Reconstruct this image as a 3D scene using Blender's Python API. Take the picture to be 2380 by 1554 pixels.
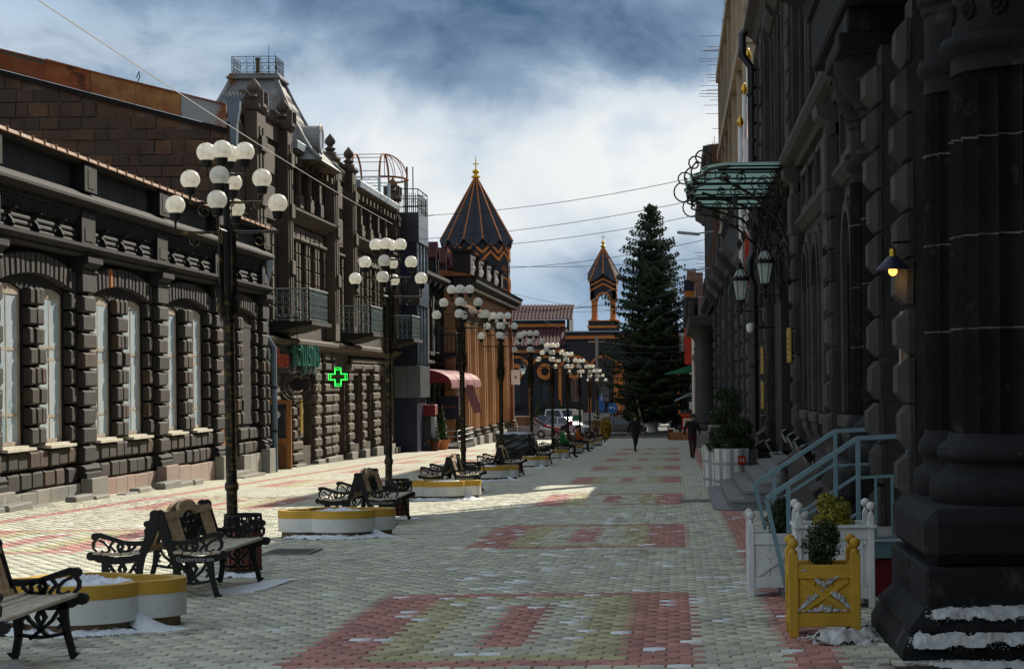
import bpy, math, random
import numpy as np
from math import sin, cos, pi, radians, sqrt, atan2
from mathutils import Vector, Matrix

random.seed(7)
for o in list(bpy.data.objects):
    bpy.data.objects.remove(o, do_unlink=True)
S = bpy.context.scene
COL = S.collection

# ------------------------------------------------------------------ camera
cd = bpy.data.cameras.new('camera')
cam = bpy.data.objects.new('camera', cd)
COL.objects.link(cam)
S.camera = cam
cd.sensor_width = 36.0
cd.lens = 36.0 * 5000 / 2380
cd.shift_x = -(1570 - 1190) / 2380
cd.shift_y = (885 - 777) / 2380
cd.clip_start = 0.1
cd.clip_end = 6000
cam.location = (0, 0, 1.7)
cam.rotation_euler = (pi / 2, 0.0105, 0)

# ------------------------------------------------------------------ exposure, world, sun
S.view_settings.view_transform = 'Standard'
S.view_settings.look = 'None'
S.view_settings.gamma = 1
S.view_settings.use_curve_mapping = False
S.view_settings.exposure = 1.46

SUN_AZ, SUN_EL = radians(22), radians(32)      # azimuth from +Y towards +X
world = bpy.data.worlds.new('World')
S.world = world
world.use_nodes = True
wn, wl = world.node_tree.nodes, world.node_tree.links
wn.clear()
def wnode(t, **k):
    n = wn.new(t)
    for a, b in k.items():
        setattr(n, a, b)
    return n
w_out = wnode('ShaderNodeOutputWorld')
w_bg = wnode('ShaderNodeBackground')
w_bg.inputs['Strength'].default_value = 0.1
w_sky = wnode('ShaderNodeTexSky', sky_type='NISHITA', sun_disc=False, sun_elevation=SUN_EL, sun_rotation=SUN_AZ)
w_sky.air_density = 1.0; w_sky.dust_density = 0.6; w_sky.ozone_density = 2.0
w_tc = wnode('ShaderNodeTexCoord')
def wmath(op, a, b=None, clamp=False):
    n = wnode('ShaderNodeMath', operation=op, use_clamp=clamp)
    for i, v in enumerate((a, b)):
        if v is None: continue
        if isinstance(v, (int, float)): n.inputs[i].default_value = v
        else: wl.new(v, n.inputs[i])
    return n.outputs[0]
def wnoise(scale, detail, rough, loc, sq=(1, 1, 1), dist=0.0):
    m = wnode('ShaderNodeMapping')
    m.inputs['Location'].default_value = loc
    m.inputs['Scale'].default_value = sq
    wl.new(w_tc.outputs['Generated'], m.inputs['Vector'])
    n = wnode('ShaderNodeTexNoise')
    n.inputs['Scale'].default_value = scale
    n.inputs['Detail'].default_value = detail
    n.inputs['Roughness'].default_value = rough
    n.inputs['Distortion'].default_value = dist
    wl.new(m.outputs[0], n.inputs['Vector'])
    return n.outputs['Fac']
def wramp(fac, pts):
    r = wnode('ShaderNodeValToRGB')
    while len(r.color_ramp.elements) < len(pts):
        r.color_ramp.elements.new(0.5)
    for e, (p, c) in zip(r.color_ramp.elements, pts):
        e.position = p
        e.color = (*c, 1) if len(c) == 3 else c
    wl.new(fac, r.inputs[0])
    return r.outputs[0]
def wmix(f, a, b):
    n = wnode('ShaderNodeMix', data_type='RGBA')
    wl.new(f, n.inputs[0]); 
    for sock, v in ((n.inputs[6], a), (n.inputs[7], b)):
        if isinstance(v, tuple): sock.default_value = (*v, 1)
        else: wl.new(v, sock)
    return n.outputs[2]
w_sep = wnode('ShaderNodeSeparateXYZ')
wl.new(w_tc.outputs['Generated'], w_sep.inputs[0])
el = w_sep.outputs['Z']
SK = (8.68, 4.6, 10.38)
n_deck = wnoise(2.5, 2, 0.4, (SK[0], SK[1], SK[2]), (1, 1, 3.0), 0.2)
n_big = wnoise(8.0, 7, 0.52, (2.0, -2.88, -8.05), (1, 1, 1.7), 0.5)
n_fine = wnoise(20.0, 8, 0.6, (0.3, 2.2, 5.1), (1, 1, 1.4), 0.5)
puff = wmath('ADD', wmath('MULTIPLY', n_big, 0.75), wmath('MULTIPLY', n_fine, 0.25))
# share of cloud: a little clearer right above the horizon
cov = wmath('ADD', puff, wmath('MULTIPLY', wmath('MINIMUM', el, 0.11), 2.4))
cov_f = wramp(cov, [(0.54, (0, 0, 0)), (0.74, (1, 1, 1))])
# thick parts of the deck hide the light, so they are slate; thin ones glow white
body = wmath('ADD', n_deck, wmath('MULTIPLY', puff, 0.62))
c_col = wramp(body, [(0.60, (3.5, 3.52, 3.47)), (0.72, (3.1, 3.2, 3.25)), (0.80, (2.35, 2.65, 2.95)), (0.88, (0.95, 1.35, 1.85)), (0.98, (0.26, 0.5, 0.9))])
clear = wmix(wmath('ADD', 0.96, 0.0), w_sky.outputs[0], (0.85, 1.45, 2.25))
wl.new(wmix(cov_f, clear, c_col), w_bg.inputs['Color'])
wl.new(w_bg.outputs[0], w_out.inputs[0])

sd = bpy.data.lights.new('sun', 'SUN')
sd.energy = 2.6
sd.angle = radians(0.5)
sd.color = (1.0, 0.92, 0.78)
sun = bpy.data.objects.new('sun', sd)
COL.objects.link(sun)
sdir = Vector((sin(SUN_AZ) * cos(SUN_EL), cos(SUN_AZ) * cos(SUN_EL), sin(SUN_EL)))
sun.rotation_euler = sdir.to_track_quat('Z', 'Y').to_euler()
sun.location = sdir * 60

# ------------------------------------------------------------------ helpers
SLOPE = 0.0162
def gz(y):
    return -SLOPE * min(max(y, -40), 163)

def link(o):
    COL.objects.link(o)
    return o

def tag(o, label=None, cat=None, group=None, kind=None):
    if label: o['label'] = label
    if cat: o['category'] = cat
    if group: o['group'] = group
    if kind: o['kind'] = kind
    return o

def thing(name, label, cat, loc=(0, 0, 0), rz=0.0, group=None):
    o = bpy.data.objects.new(name, None)
    o.empty_display_size = 0.2
    link(o)
    o.location = loc
    o.rotation_euler = (0, 0, rz)
    return tag(o, label, cat, group)

def copy_tree(o, parent=None):
    c = o.copy()
    link(c)
    c.parent = parent
    for ch in CH.get(o.name, []):
        copy_tree_child(ch, c)
    return c
CH = {}
def copy_tree_child(o, parent):
    c = o.copy()
    link(c)
    c.parent = parent
    CH.setdefault(parent.name, []).append(c)
    for ch in CH.get(o.name, []):
        copy_tree_child(ch, c)

def setpar(o, parent):
    if parent is not None:
        o.parent = parent
        CH.setdefault(parent.name, []).append(o)
    return o

def mesh_obj(name, me, parent=None, loc=(0, 0, 0), rot=(0, 0, 0), scale=(1, 1, 1)):
    o = bpy.data.objects.new(name, me)
    link(o)
    o.location = loc
    o.rotation_euler = rot
    o.scale = scale
    return setpar(o, parent)

class MB:
    def __init__(s):
        s.v = []; s.f = []; s.mi = []; s.M = None; s.cur = 0
    def add(s, vs, fs):
        n = len(s.v)
        if s.M is not None:
            vs = [tuple(s.M @ Vector(p)) for p in vs]
        s.v.extend(vs)
        for f in fs:
            s.f.append(tuple(i + n for i in f))
            s.mi.append(s.cur)
        return s
    def box(s, x0, x1, y0, y1, z0, z1):
        return s.add([(x0,y0,z0),(x1,y0,z0),(x1,y1,z0),(x0,y1,z0),(x0,y0,z1),(x1,y0,z1),(x1,y1,z1),(x0,y1,z1)],
                     [(3,2,1,0),(4,5,6,7),(0,1,5,4),(1,2,6,5),(2,3,7,6),(3,0,4,7)])
    def cbox(s, x0, x1, y0, y1, z0, z1, c=0.01):
        X = (x0, x1); Y = (y0, y1); Z = (z0, z1)
        vs = []; idx = {}
        for i in (0, 1):
            for j in (0, 1):
                for k in (0, 1):
                    sx, sy, sz = (c if i == 0 else -c), (c if j == 0 else -c), (c if k == 0 else -c)
                    idx[i,j,k,0] = len(vs); vs.append((X[i], Y[j]+sy, Z[k]+sz))
                    idx[i,j,k,1] = len(vs); vs.append((X[i]+sx, Y[j], Z[k]+sz))
                    idx[i,j,k,2] = len(vs); vs.append((X[i]+sx, Y[j]+sy, Z[k]))
        g = lambda i,j,k,a: idx[i,j,k,a]
        fs = [(g(0,0,0,0),g(0,0,1,0),g(0,1,1,0),g(0,1,0,0)),(g(1,0,0,0),g(1,1,0,0),g(1,1,1,0),g(1,0,1,0)),
              (g(0,0,0,1),g(1,0,0,1),g(1,0,1,1),g(0,0,1,1)),(g(0,1,0,1),g(0,1,1,1),g(1,1,1,1),g(1,1,0,1)),
              (g(0,0,0,2),g(0,1,0,2),g(1,1,0,2),g(1,0,0,2)),(g(0,0,1,2),g(1,0,1,2),g(1,1,1,2),g(0,1,1,2))]
        for j in (0,1):
            for k in (0,1):
                f=(g(0,j,k,1),g(1,j,k,1),g(1,j,k,2),g(0,j,k,2)); fs.append(f if (j==k) ^ (True) else f[::-1])
        for i in (0,1):
            for k in (0,1):
                f=(g(i,0,k,0),g(i,1,k,0),g(i,1,k,2),g(i,0,k,2)); fs.append(f if i==k else f[::-1])
        for i in (0,1):
            for j in (0,1):
                f=(g(i,j,0,0),g(i,j,1,0),g(i,j,1,1),g(i,j,0,1)); fs.append(f if (i==j) ^ True else f[::-1])
        for i in (0,1):
            for j in (0,1):
                for k in (0,1):
                    f=(g(i,j,k,0),g(i,j,k,1),g(i,j,k,2)); fs.append(f if (i+j+k)%2 else f[::-1])
        return s.add(vs, fs)
    def prism(s, poly, ax, a0, a1):
        n = len(poly)
        if ax == 'x': mk = lambda p, a: (a, p[0], p[1])
        elif ax == 'y': mk = lambda p, a: (p[0], a, p[1])
        else: mk = lambda p, a: (p[0], p[1], a)
        vs = [mk(p, a0) for p in poly] + [mk(p, a1) for p in poly]
        fs = [tuple(range(n))[::-1], tuple(range(n, 2*n))]
        fs += [(i, (i+1) % n, n + (i+1) % n, n + i) for i in range(n)]
        return s.add(vs, fs)
    def lathe(s, prof, n=16, cx=0, cy=0, a0=0, a1=2*pi, rf=None, cap=True):
        full = abs(a1 - a0 - 2*pi) < 1e-6
        m = n if full else n + 1
        vs = []
        for (r, z) in prof:
            for i in range(m):
                a = a0 + (a1 - a0) * i / n
                rr = r * (rf(a, z) if rf else 1)
                vs.append((cx + rr*cos(a), cy + rr*sin(a), z))
        fs = []
        for j in range(len(prof)-1):
            for i in range(n):
                i2 = (i+1) % m
                fs.append((j*m+i, j*m+i2, (j+1)*m+i2, (j+1)*m+i))
        if cap and full:
            fs.append(tuple(range(m))[::-1]); fs.append(tuple(range((len(prof)-1)*m, len(prof)*m)))
        return s.add(vs, fs)
    def sphere(s, c, r, n=12, m=8, sq=(1,1,1)):
        prof = [(r*sin(pi*j/m)+1e-5, -r*cos(pi*j/m)) for j in range(m+1)]
        vs = []; 
        for (rr, z) in prof:
            for i in range(n):
                a = 2*pi*i/n
                vs.append((c[0]+rr*cos(a)*sq[0], c[1]+rr*sin(a)*sq[1], c[2]+z*sq[2]))
        fs = [(j*n+i, j*n+(i+1)%n, (j+1)*n+(i+1)%n, (j+1)*n+i) for j in range(m) for i in range(n)]
        return s.add(vs, fs)
    def tube(s, path, r, n=6, cap=True, flat=None):
        P = [Vector(p) for p in path]
        k = len(P)
        R = r if isinstance(r, (list, tuple)) else [r]*k
        vs = []
        up = None
        for i in range(k):
            t = (P[min(i+1,k-1)] - P[max(i-1,0)])
            if t.length < 1e-9: t = Vector((0,0,1))
            t.normalize()
            if up is None:
                up = Vector((0,0,1)) if abs(t.z) < 0.9 else Vector((0,1,0))
            a = t.cross(up)
            if a.length < 1e-6: a = t.cross(Vector((1,0,0)))
            a.normalize(); b = a.cross(t).normalized(); up = b
            for j in range(n):
                q = 2*pi*(j+0.5)/n
                p = P[i] + a*(R[i]*cos(q)) + b*(R[i]*sin(q))
                vs.append(tuple(p))
        fs = [(i*n+j, i*n+(j+1)%n, (i+1)*n+(j+1)%n, (i+1)*n+j) for i in range(k-1) for j in range(n)]
        if cap:
            fs.append(tuple(range(n))[::-1]); fs.append(tuple(range((k-1)*n, k*n)))
        return s.add(vs, fs)
    def strip(s, path, w, ax, a0, a1):
        """flat bar following a 2-D path, of given width(s), extruded along axis ax"""
        k = len(path); W = w if isinstance(w, (list, tuple)) else [w]*k
        L = []; Rr = []
        for i in range(k):
            p0 = path[max(i-1,0)]; p1 = path[min(i+1,k-1)]
            dx, dz = p1[0]-p0[0], p1[1]-p0[1]
            l = sqrt(dx*dx+dz*dz) or 1
            nx, nz = -dz/l, dx/l
            L.append((path[i][0]+nx*W[i]/2, path[i][1]+nz*W[i]/2))
            Rr.append((path[i][0]-nx*W[i]/2, path[i][1]-nz*W[i]/2))
        for i in range(k-1):
            s.prism([Rr[i], Rr[i+1], L[i+1], L[i]], ax, a0, a1)
        return s
    def wall(s, x0, x1, z0, z1, y0, y1, ops):
        """slab from x0..x1 with openings (xa, xb, za, zb, rise), not overlapping in x"""
        x = x0
        for (xa, xb, za, zb, rise) in sorted(ops):
            if xa > x: s.box(x, xa, y0, y1, z0, z1)
            if za > z0: s.box(xa, xb, y0, y1, z0, za)
            if zb + rise < z1 or rise > 0:
                if rise <= 0: s.box(xa, xb, y0, y1, zb, z1)
                else:
                    arc = arcpts(xa, xb, zb, rise, 10)
                    s.prism([(xa, z1)] + arc + [(xb, z1)], 'y', y0, y1)
            x = xb
        if x < x1: s.box(x, x1, y0, y1, z0, z1)
        return s
    def mesh(s, name, mats, smooth=False):
        me = bpy.data.meshes.new(name)
        me.from_pydata(s.v, [], s.f)
        for m in (mats if isinstance(mats, (list, tuple)) else [mats]):
            me.materials.append(m)
        if isinstance(mats, (list, tuple)) and len(mats) > 1:
            me.polygons.foreach_set('material_index', s.mi)
        if smooth:
            if smooth is True:
                me.polygons.foreach_set('use_smooth', [True]*len(s.f))
            else:
                me.polygons.foreach_set('use_smooth', [True]*len(s.f))
                me.set_sharp_from_angle(angle=radians(smooth))
        me.update()
        return me
    def build(s, name, mats, parent=None, loc=(0,0,0), rot=(0,0,0), smooth=False):
        return mesh_obj(name, s.mesh(name, mats, smooth), parent, loc, rot)

def arcpts(xa, xb, zs, rise, n):
    """segmental (or half round) arc from (xa,zs) over to (xb,zs)"""
    w = (xb - xa) / 2; cx = (xa + xb) / 2
    r = (w*w + rise*rise) / (2*rise); cz = zs + rise - r
    a = math.asin(min(1, w / r))
    if rise > w: a = pi - a
    return [(cx + r*sin(-a + 2*a*i/n), cz + r*cos(-a + 2*a*i/n)) for i in range(n+1)]

def spiral(cx, cz, r0, r1, a0, turns, n=14):
    return [(cx + (r0+(r1-r0)*i/n)*cos(a0+2*pi*turns*i/n), cz + (r0+(r1-r0)*i/n)*sin(a0+2*pi*turns*i/n)) for i in range(n+1)]

# ------------------------------------------------------------------ materials
MATS = {}
def mat(name, c1, c2=None, ns=3.0, rough=0.85, bump=0.0, bs=30.0, rnd=0.0, metal=0.0, spec=0.3, cols=None, lo=0.35, hi=0.65,
        coat=0.0, trans=0.0, emit=None, c3=None, n3=1.0, t3=0.6, stretch=(1,1,1), island=False):
    """procedural: base colour(s) mixed by world-space noise, per-object brightness, optional third stain colour, fine bump"""
    m = bpy.data.materials.new(name)
    m.use_nodes = True
    nt = m.node_tree; N = nt.nodes; L = nt.links
    b = N['Principled BSDF']
    b.inputs['Roughness'].default_value = rough
    b.inputs['Metallic'].default_value = metal
    b.inputs['Specular IOR Level'].default_value = spec
    if coat: b.inputs['Coat Weight'].default_value = coat
    if trans: b.inputs['Transmission Weight'].default_value = trans
    geo = N.new('ShaderNodeNewGeometry')
    pos = geo.outputs['Position']
    if stretch != (1,1,1):
        mp = N.new('ShaderNodeMapping'); mp.inputs['Scale'].default_value = stretch
        L.new(pos, mp.inputs[0]); pos = mp.outputs[0]
    def noise(sc, det=5, ro=0.6):
        n = N.new('ShaderNodeTexNoise')
        n.inputs['Scale'].default_value = sc; n.inputs['Detail'].default_value = det; n.inputs['Roughness'].default_value = ro
        L.new(pos, n.inputs['Vector'])
        return n.outputs['Fac']
    def mixc(f, a, bb, mode='MIX'):
        x = N.new('ShaderNodeMix'); x.data_type = 'RGBA'; x.blend_type = mode
        if isinstance(f, float): x.inputs[0].default_value = f
        else: L.new(f, x.inputs[0])
        for so, v in ((x.inputs[6], a), (x.inputs[7], bb)):
            if isinstance(v, tuple): so.default_value = (*v[:3], 1)
            else: L.new(v, so)
        return x.outputs[2]
    def ramp(f, p0, p1):
        r = N.new('ShaderNodeMapRange'); r.inputs[1].default_value = p0; r.inputs[2].default_value = p1; r.clamp = True
        L.new(f, r.inputs[0]); return r.outputs[0]
    rsrc = None
    if rnd or cols:
        if island:
            rsrc = geo.outputs['Random Per Island']
        else:
            oi = N.new('ShaderNodeObjectInfo'); rsrc = oi.outputs['Random']
    if cols:
        cr = N.new('ShaderNodeValToRGB'); cr.color_ramp.interpolation = 'CONSTANT'
        while len(cr.color_ramp.elements) < len(cols): cr.color_ramp.elements.new(0.5)
        for i, c in enumerate(cols):
            cr.color_ramp.elements[i].position = i / len(cols); cr.color_ramp.elements[i].color = (*c, 1)
        L.new(rsrc, cr.inputs[0]); base = cr.outputs[0]
    else:
        base = tuple(c1)
    if c2 is not None:
        base = mixc(ramp(noise(ns), lo, hi), base, tuple(c2))
    if c3 is not None:
        base = mixc(ramp(noise(n3, 8, 0.7), t3, t3+0.08), base, tuple(c3))
    if rnd and not cols:
        mr = N.new('ShaderNodeMapRange'); mr.inputs[3].default_value = 1-rnd; mr.inputs[4].default_value = 1+rnd
        L.new(rsrc, mr.inputs[0])
        cc = N.new('ShaderNodeCombineColor')
        for k in range(3): L.new(mr.outputs[0], cc.inputs[k])
        base = mixc(1.0, base, cc.outputs[0], 'MULTIPLY')
    if isinstance(base, tuple): b.inputs['Base Color'].default_value = (*base, 1)
    else: L.new(base, b.inputs['Base Color'])
    if bump:
        bp = N.new('ShaderNodeBump'); bp.inputs['Strength'].default_value = bump; bp.inputs['Distance'].default_value = 0.02
        L.new(noise(bs, 6, 0.65), bp.inputs['Height']); L.new(bp.outputs[0], b.inputs['Normal'])
    if emit:
        b.inputs['Emission Color'].default_value = (*emit[:3], 1); b.inputs['Emission Strength'].default_value = emit[3]
    MATS[name] = m
    return m

M = {}
def defmat(k, *a, **kw):
    M[k] = mat(k, *a, **kw)
# stones
defmat('tuff_black', (0.01901,0.01723,0.01604), (0.01129,0.0104,0.009803), ns=1.6, bump=0.5, bs=25, rnd=0.25, c3=(0.03267,0.02792,0.02435), n3=0.8, t3=0.62)
defmat('tuff_block', None, (0.02093,0.01744,0.01465), ns=2.2, bump=0.6, bs=22, lo=0.45, hi=0.8,
       cols=[(0.04048,0.0335,0.02722),(0.05164,0.04048,0.0307),(0.03628,0.0335,0.03141),(0.04606,0.03628,0.02861),(0.0307,0.02652,0.02303),(0.07328,0.04745,0.0307),(0.04606,0.03978,0.03419)])
defmat('tuff_wall', (0.0135,0.01125,0.00975), (0.0075,0.00675,0.006), ns=1.2, bump=0.5, bs=20)
defmat('tuff_grey', (0.03682,0.03385,0.03089), (0.02257,0.02079,0.01961), ns=1.3, bump=0.4, bs=20, rnd=0.2)
defmat('voussoir', None, (0.03105,0.02898,0.0276), ns=2.5, bump=0.5, cols=[(0.0414,0.03726,0.0345),(0.03105,0.02967,0.02967),(0.05175,0.04278,0.03726),(0.0345,0.0345,0.03657)], lo=0.45, hi=0.8)
defmat('orange_stone', (0.42,0.16,0.05), (0.34,0.12,0.04), bump=0.3)
defmat('plinth_pink', None, (0.3168,0.2323,0.1901), ns=1.5, bump=0.4, cols=[(0.2851,0.1901,0.1531),(0.3379,0.2534,0.2112),(0.264,0.2112,0.1795),(0.3168,0.2006,0.1584)], c3=(0.4224,0.3802,0.3168), n3=2.2, t3=0.62)
defmat('plinth_grey', None, (0.2323,0.2112,0.1795), ns=1.5, bump=0.5, cols=[(0.2112,0.2006,0.1742),(0.2851,0.264,0.227),(0.1795,0.1848,0.1742)], c3=(0.4013,0.3696,0.3168), n3=1.8, t3=0.6)
defmat('brown_stone', (0.0909,0.06581,0.04676), (0.05369,0.03897,0.02857), ns=1.0, bump=0.4, bs=15, rnd=0.2, c3=(0.03897,0.03117,0.02598), n3=0.6, t3=0.6)
defmat('brown_block', None, (0.051,0.0357,0.02652), ns=1.8, bump=0.8, bs=14, cols=[(0.09,0.06,0.0396),(0.0744,0.0528,0.0372),(0.0984,0.0612,0.0372),(0.0648,0.048,0.0348),(0.0816,0.0552,0.036),(0.126,0.0744,0.0396)], lo=0.42, hi=0.75, c3=(0.0204,0.01632,0.01326), n3=2.6, t3=0.62)
defmat('gable_mortar', (0.15,0.115,0.085), (0.06,0.045,0.034), ns=1.5, bump=0.5)
defmat('brown_rust', None, (0.05196,0.04156,0.0329), ns=2.0, bump=0.5, cols=[(0.09522,0.07187,0.05022),(0.0736,0.05628,0.04156),(0.1126,0.08659,0.06235),(0.06061,0.04849,0.03723)], lo=0.45, hi=0.8)
defmat('dark_stone_c', (0.05,0.048,0.047), (0.028,0.027,0.027), ns=1.0, bump=0.3, c3=(0.11,0.1,0.09), n3=0.5, t3=0.62)
defmat('orange_tuff', (0.432,0.21,0.09), (0.3,0.144,0.066), ns=0.6, bump=0.2, c3=(0.264,0.144,0.084), n3=0.35, t3=0.62)
defmat('orange_paint', (0.54,0.18,0.045), (0.43,0.14,0.04), ns=0.8)
defmat('church_black', (0.0345,0.0322,0.0345), (0.0207,0.0207,0.02415), ns=0.5, bump=0.2)
defmat('dome_slate', (0.028,0.032,0.042), (0.018,0.02,0.027), ns=0.7, rough=0.5, c3=(0.16,0.16,0.16), n3=0.9, t3=0.66)
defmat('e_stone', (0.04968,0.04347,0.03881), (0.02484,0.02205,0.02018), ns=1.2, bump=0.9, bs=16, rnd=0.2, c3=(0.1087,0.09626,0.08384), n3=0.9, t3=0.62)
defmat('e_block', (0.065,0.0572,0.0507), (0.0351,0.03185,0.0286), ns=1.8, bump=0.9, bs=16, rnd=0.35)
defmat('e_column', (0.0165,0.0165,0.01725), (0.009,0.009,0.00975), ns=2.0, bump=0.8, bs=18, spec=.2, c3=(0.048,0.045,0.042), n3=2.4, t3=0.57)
defmat('mortar_line', (0.22,0.2,0.17), (0.05,0.045,0.04), ns=6)
defmat('f_stone', (0.0713,0.07015,0.069), (0.046,0.046,0.046), ns=1.0, bump=0.3, rnd=0.2)
defmat('f_block', None, (0.05,0.05,0.049), ns=1.5, bump=0.4, cols=[(0.075,0.074,0.073),(0.06,0.06,0.06),(0.09,0.088,0.086)])
defmat('concrete', (0.36,0.29,0.2), (0.26,0.205,0.14), ns=0.7, bump=0.3, c3=(0.15,0.12,0.085), n3=0.6, t3=0.6, stretch=(1,1,0.35))
defmat('concrete_grey', (0.3,0.29,0.26), (0.2,0.19,0.17), ns=1.0, bump=0.3)
defmat('step_stone', (0.2125,0.2188,0.2188), (0.15,0.1562,0.1562), ns=2.0, bump=0.3, rough=0.6, c3=(0.1063,0.1063,0.1063), n3=1.2, t3=0.58)
# metals, paint
defmat('iron', (0.007,0.007,0.0075), (0.012,0.011,0.010), ns=8, rough=0.5, spec=0.25)
defmat('iron_gold', (0.014,0.013,0.012), (0.16,0.105,0.028), ns=9, lo=0.5, hi=0.68, rough=0.4, metal=0.5, stretch=(1,1,2.5))
#defmat('globe', (0.86,0.84,0.76), (0.8,0.77,0.68), ns=5, rough=0.3, spec=0.5, c3=(0.5,0.47,0.4), n3=3.0, t3=0.72)
defmat('zinc', (0.36,0.42,0.45), (0.26,0.31,0.335), ns=1.0, rough=0.5, metal=0.3)
defmat('rust', (0.2,0.055,0.018), (0.30,0.1,0.03), ns=1.2, rough=0.8, c3=(0.08,0.03,0.016), n3=0.9, t3=0.56, bump=0.2, rnd=0.2)
defmat('rust_pale', (0.36,0.21,0.07), (0.2,0.07,0.025), ns=1.4, rough=0.8, bump=0.2)
defmat('rust_zinc', (0.27,0.31,0.32), (0.22,0.09,0.03), ns=0.9, lo=0.52, hi=0.62, rough=0.7)
defmat('copper_eave', (0.32,0.17,0.09), (0.2,0.09,0.045), ns=1.6, rough=0.6, c3=(0.45,0.38,0.3), n3=1.5, t3=0.6)
defmat('dome_metal', (0.24,0.24,0.235), (0.13,0.125,0.12), ns=1.3, rough=0.7, c3=(0.2,0.1,0.035), n3=1.3, t3=0.54, rnd=0.15)
defmat('pipe_blue', (0.13,0.18,0.22), (0.1,0.14,0.17), ns=2, rough=0.5)
defmat('rail_green', (0.17,0.23,0.23), (0.13,0.175,0.175), ns=5, rough=0.5)
defmat('rail_teal', (0.19,0.31,0.335), (0.155,0.255,0.28), ns=5, rough=0.4, spec=0.4)
defmat('wood_bench', (0.42,0.34,0.24), (0.55,0.5,0.4), ns=4, rough=0.7, bump=0.2, stretch=(6,1,6), c3=(0.42,0.19,0.06), n3=3.0, t3=0.58)
defmat('wood_back', (0.36,0.2,0.085), (0.48,0.36,0.22), ns=5, rough=0.6, bump=0.2, stretch=(6,1,6))
defmat('wood_brown', (0.22,0.1,0.04), (0.15,0.066,0.028), ns=3, rough=0.55, bump=0.2, stretch=(5,5,0.6))
defmat('wood_orange', (0.38,0.17,0.06), (0.3,0.12,0.04), ns=3, rough=0.5, stretch=(5,5,0.6))
defmat('wood_pale', (0.42,0.36,0.28), (0.28,0.22,0.16), ns=3, rough=0.75, bump=0.3, stretch=(4,4,1), c3=(0.22,0.12,0.06), n3=3, t3=0.6)
defmat('bin_wood', (0.16,0.045,0.025), (0.1,0.03,0.018), ns=5, rough=0.6, stretch=(4,4,0.6), rnd=0.2)
defmat('paint_white', (0.68,0.68,0.64), (0.56,0.56,0.52), ns=2, rough=0.6, bump=0.15, c3=(0.42,0.4,0.36), n3=2.3, t3=0.64)
defmat('paint_yellow', (0.58,0.34,0.045), (0.48,0.28,0.04), ns=2.5, rough=0.55, bump=0.15, c3=(0.62,0.5,0.25), n3=2.0, t3=0.66)
defmat('base_brown', (0.2,0.14,0.08), (0.13,0.09,0.055), ns=3, bump=0.3)
defmat('box_white', (0.7,0.71,0.69), (0.55,0.56,0.54), ns=2.5, rough=0.6, bump=0.2, bs=50, c3=(0.38,0.34,0.27), n3=4.5, t3=0.63)
defmat('box_yellow', (0.6,0.35,0.03), (0.44,0.25,0.025), ns=3, rough=0.6, bump=0.3, bs=60, c3=(0.36,0.25,0.1), n3=5.0, t3=0.62)
defmat('soil', (0.03,0.022,0.016), (0.05,0.04,0.03), ns=9, bump=1.0)
defmat('snow', (0.82,0.85,0.88), (0.68,0.72,0.76), ns=7, rough=0.7, bump=0.8, bs=22)
defmat('snow_dirty', (0.62,0.63,0.62), (0.42,0.42,0.4), ns=9, rough=0.8, bump=1.0, bs=25)
defmat('red_roof', (0.075,0.022,0.024), (0.055,0.018,0.02), ns=0.8, rough=0.75, spec=0.15)
defmat('burgundy', (0.2,0.012,0.02), (0.14,0.01,0.015), ns=1.5, rough=0.7)
defmat('awning_pink', (0.27,0.12,0.12), (0.22,0.08,0.09), ns=1.5, rough=0.85)
defmat('navy', (0.012,0.014,0.035), (0.02,0.022,0.05), ns=1, rough=0.4)
defmat('black_panel', (0.012,0.012,0.014), (0.02,0.02,0.022), ns=1, rough=0.3, spec=0.5)
defmat('dark_tile', (0.022,0.024,0.03), (0.03,0.033,0.04), ns=0.8, rough=0.25, spec=0.5, rnd=0.15)
defmat('terracotta', (0.46,0.16,0.05), (0.38,0.13,0.045), ns=3, rough=0.7)
defmat('red_paint', (0.55,0.05,0.02), (0.45,0.04,0.02), ns=1, rough=0.5)
defmat('green_cloth', (0.03,0.2,0.11), (0.025,0.15,0.08), ns=1, rough=0.8)
defmat('brass', (0.6,0.4,0.1), (0.5,0.32,0.08), ns=4, rough=0.35, metal=0.7)
defmat('gold', (0.75,0.45,0.06), (0.6,0.36,0.05), ns=4, rough=0.3, metal=0.9)
defmat('asphalt', (0.06,0.06,0.062), (0.045,0.045,0.047), ns=1.2, rough=0.85, bump=0.2)
defmat('earth', (0.09,0.085,0.07), (0.06,0.06,0.05), ns=0.3)
defmat('bark', (0.09,0.065,0.045), (0.05,0.036,0.026), ns=5, bump=0.8)
defmat('white_paint', (0.75,0.75,0.73), (0.65,0.65,0.62), ns=3, rough=0.6)
defmat('wire', (0.02,0.02,0.022), rough=0.6)
defmat('wire_pale', (0.4,0.4,0.38), rough=0.6)
defmat('plastic_wrap', (0.012,0.012,0.013), (0.02,0.02,0.021), ns=2, rough=0.22, spec=0.6, bump=0.8, bs=6)
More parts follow.
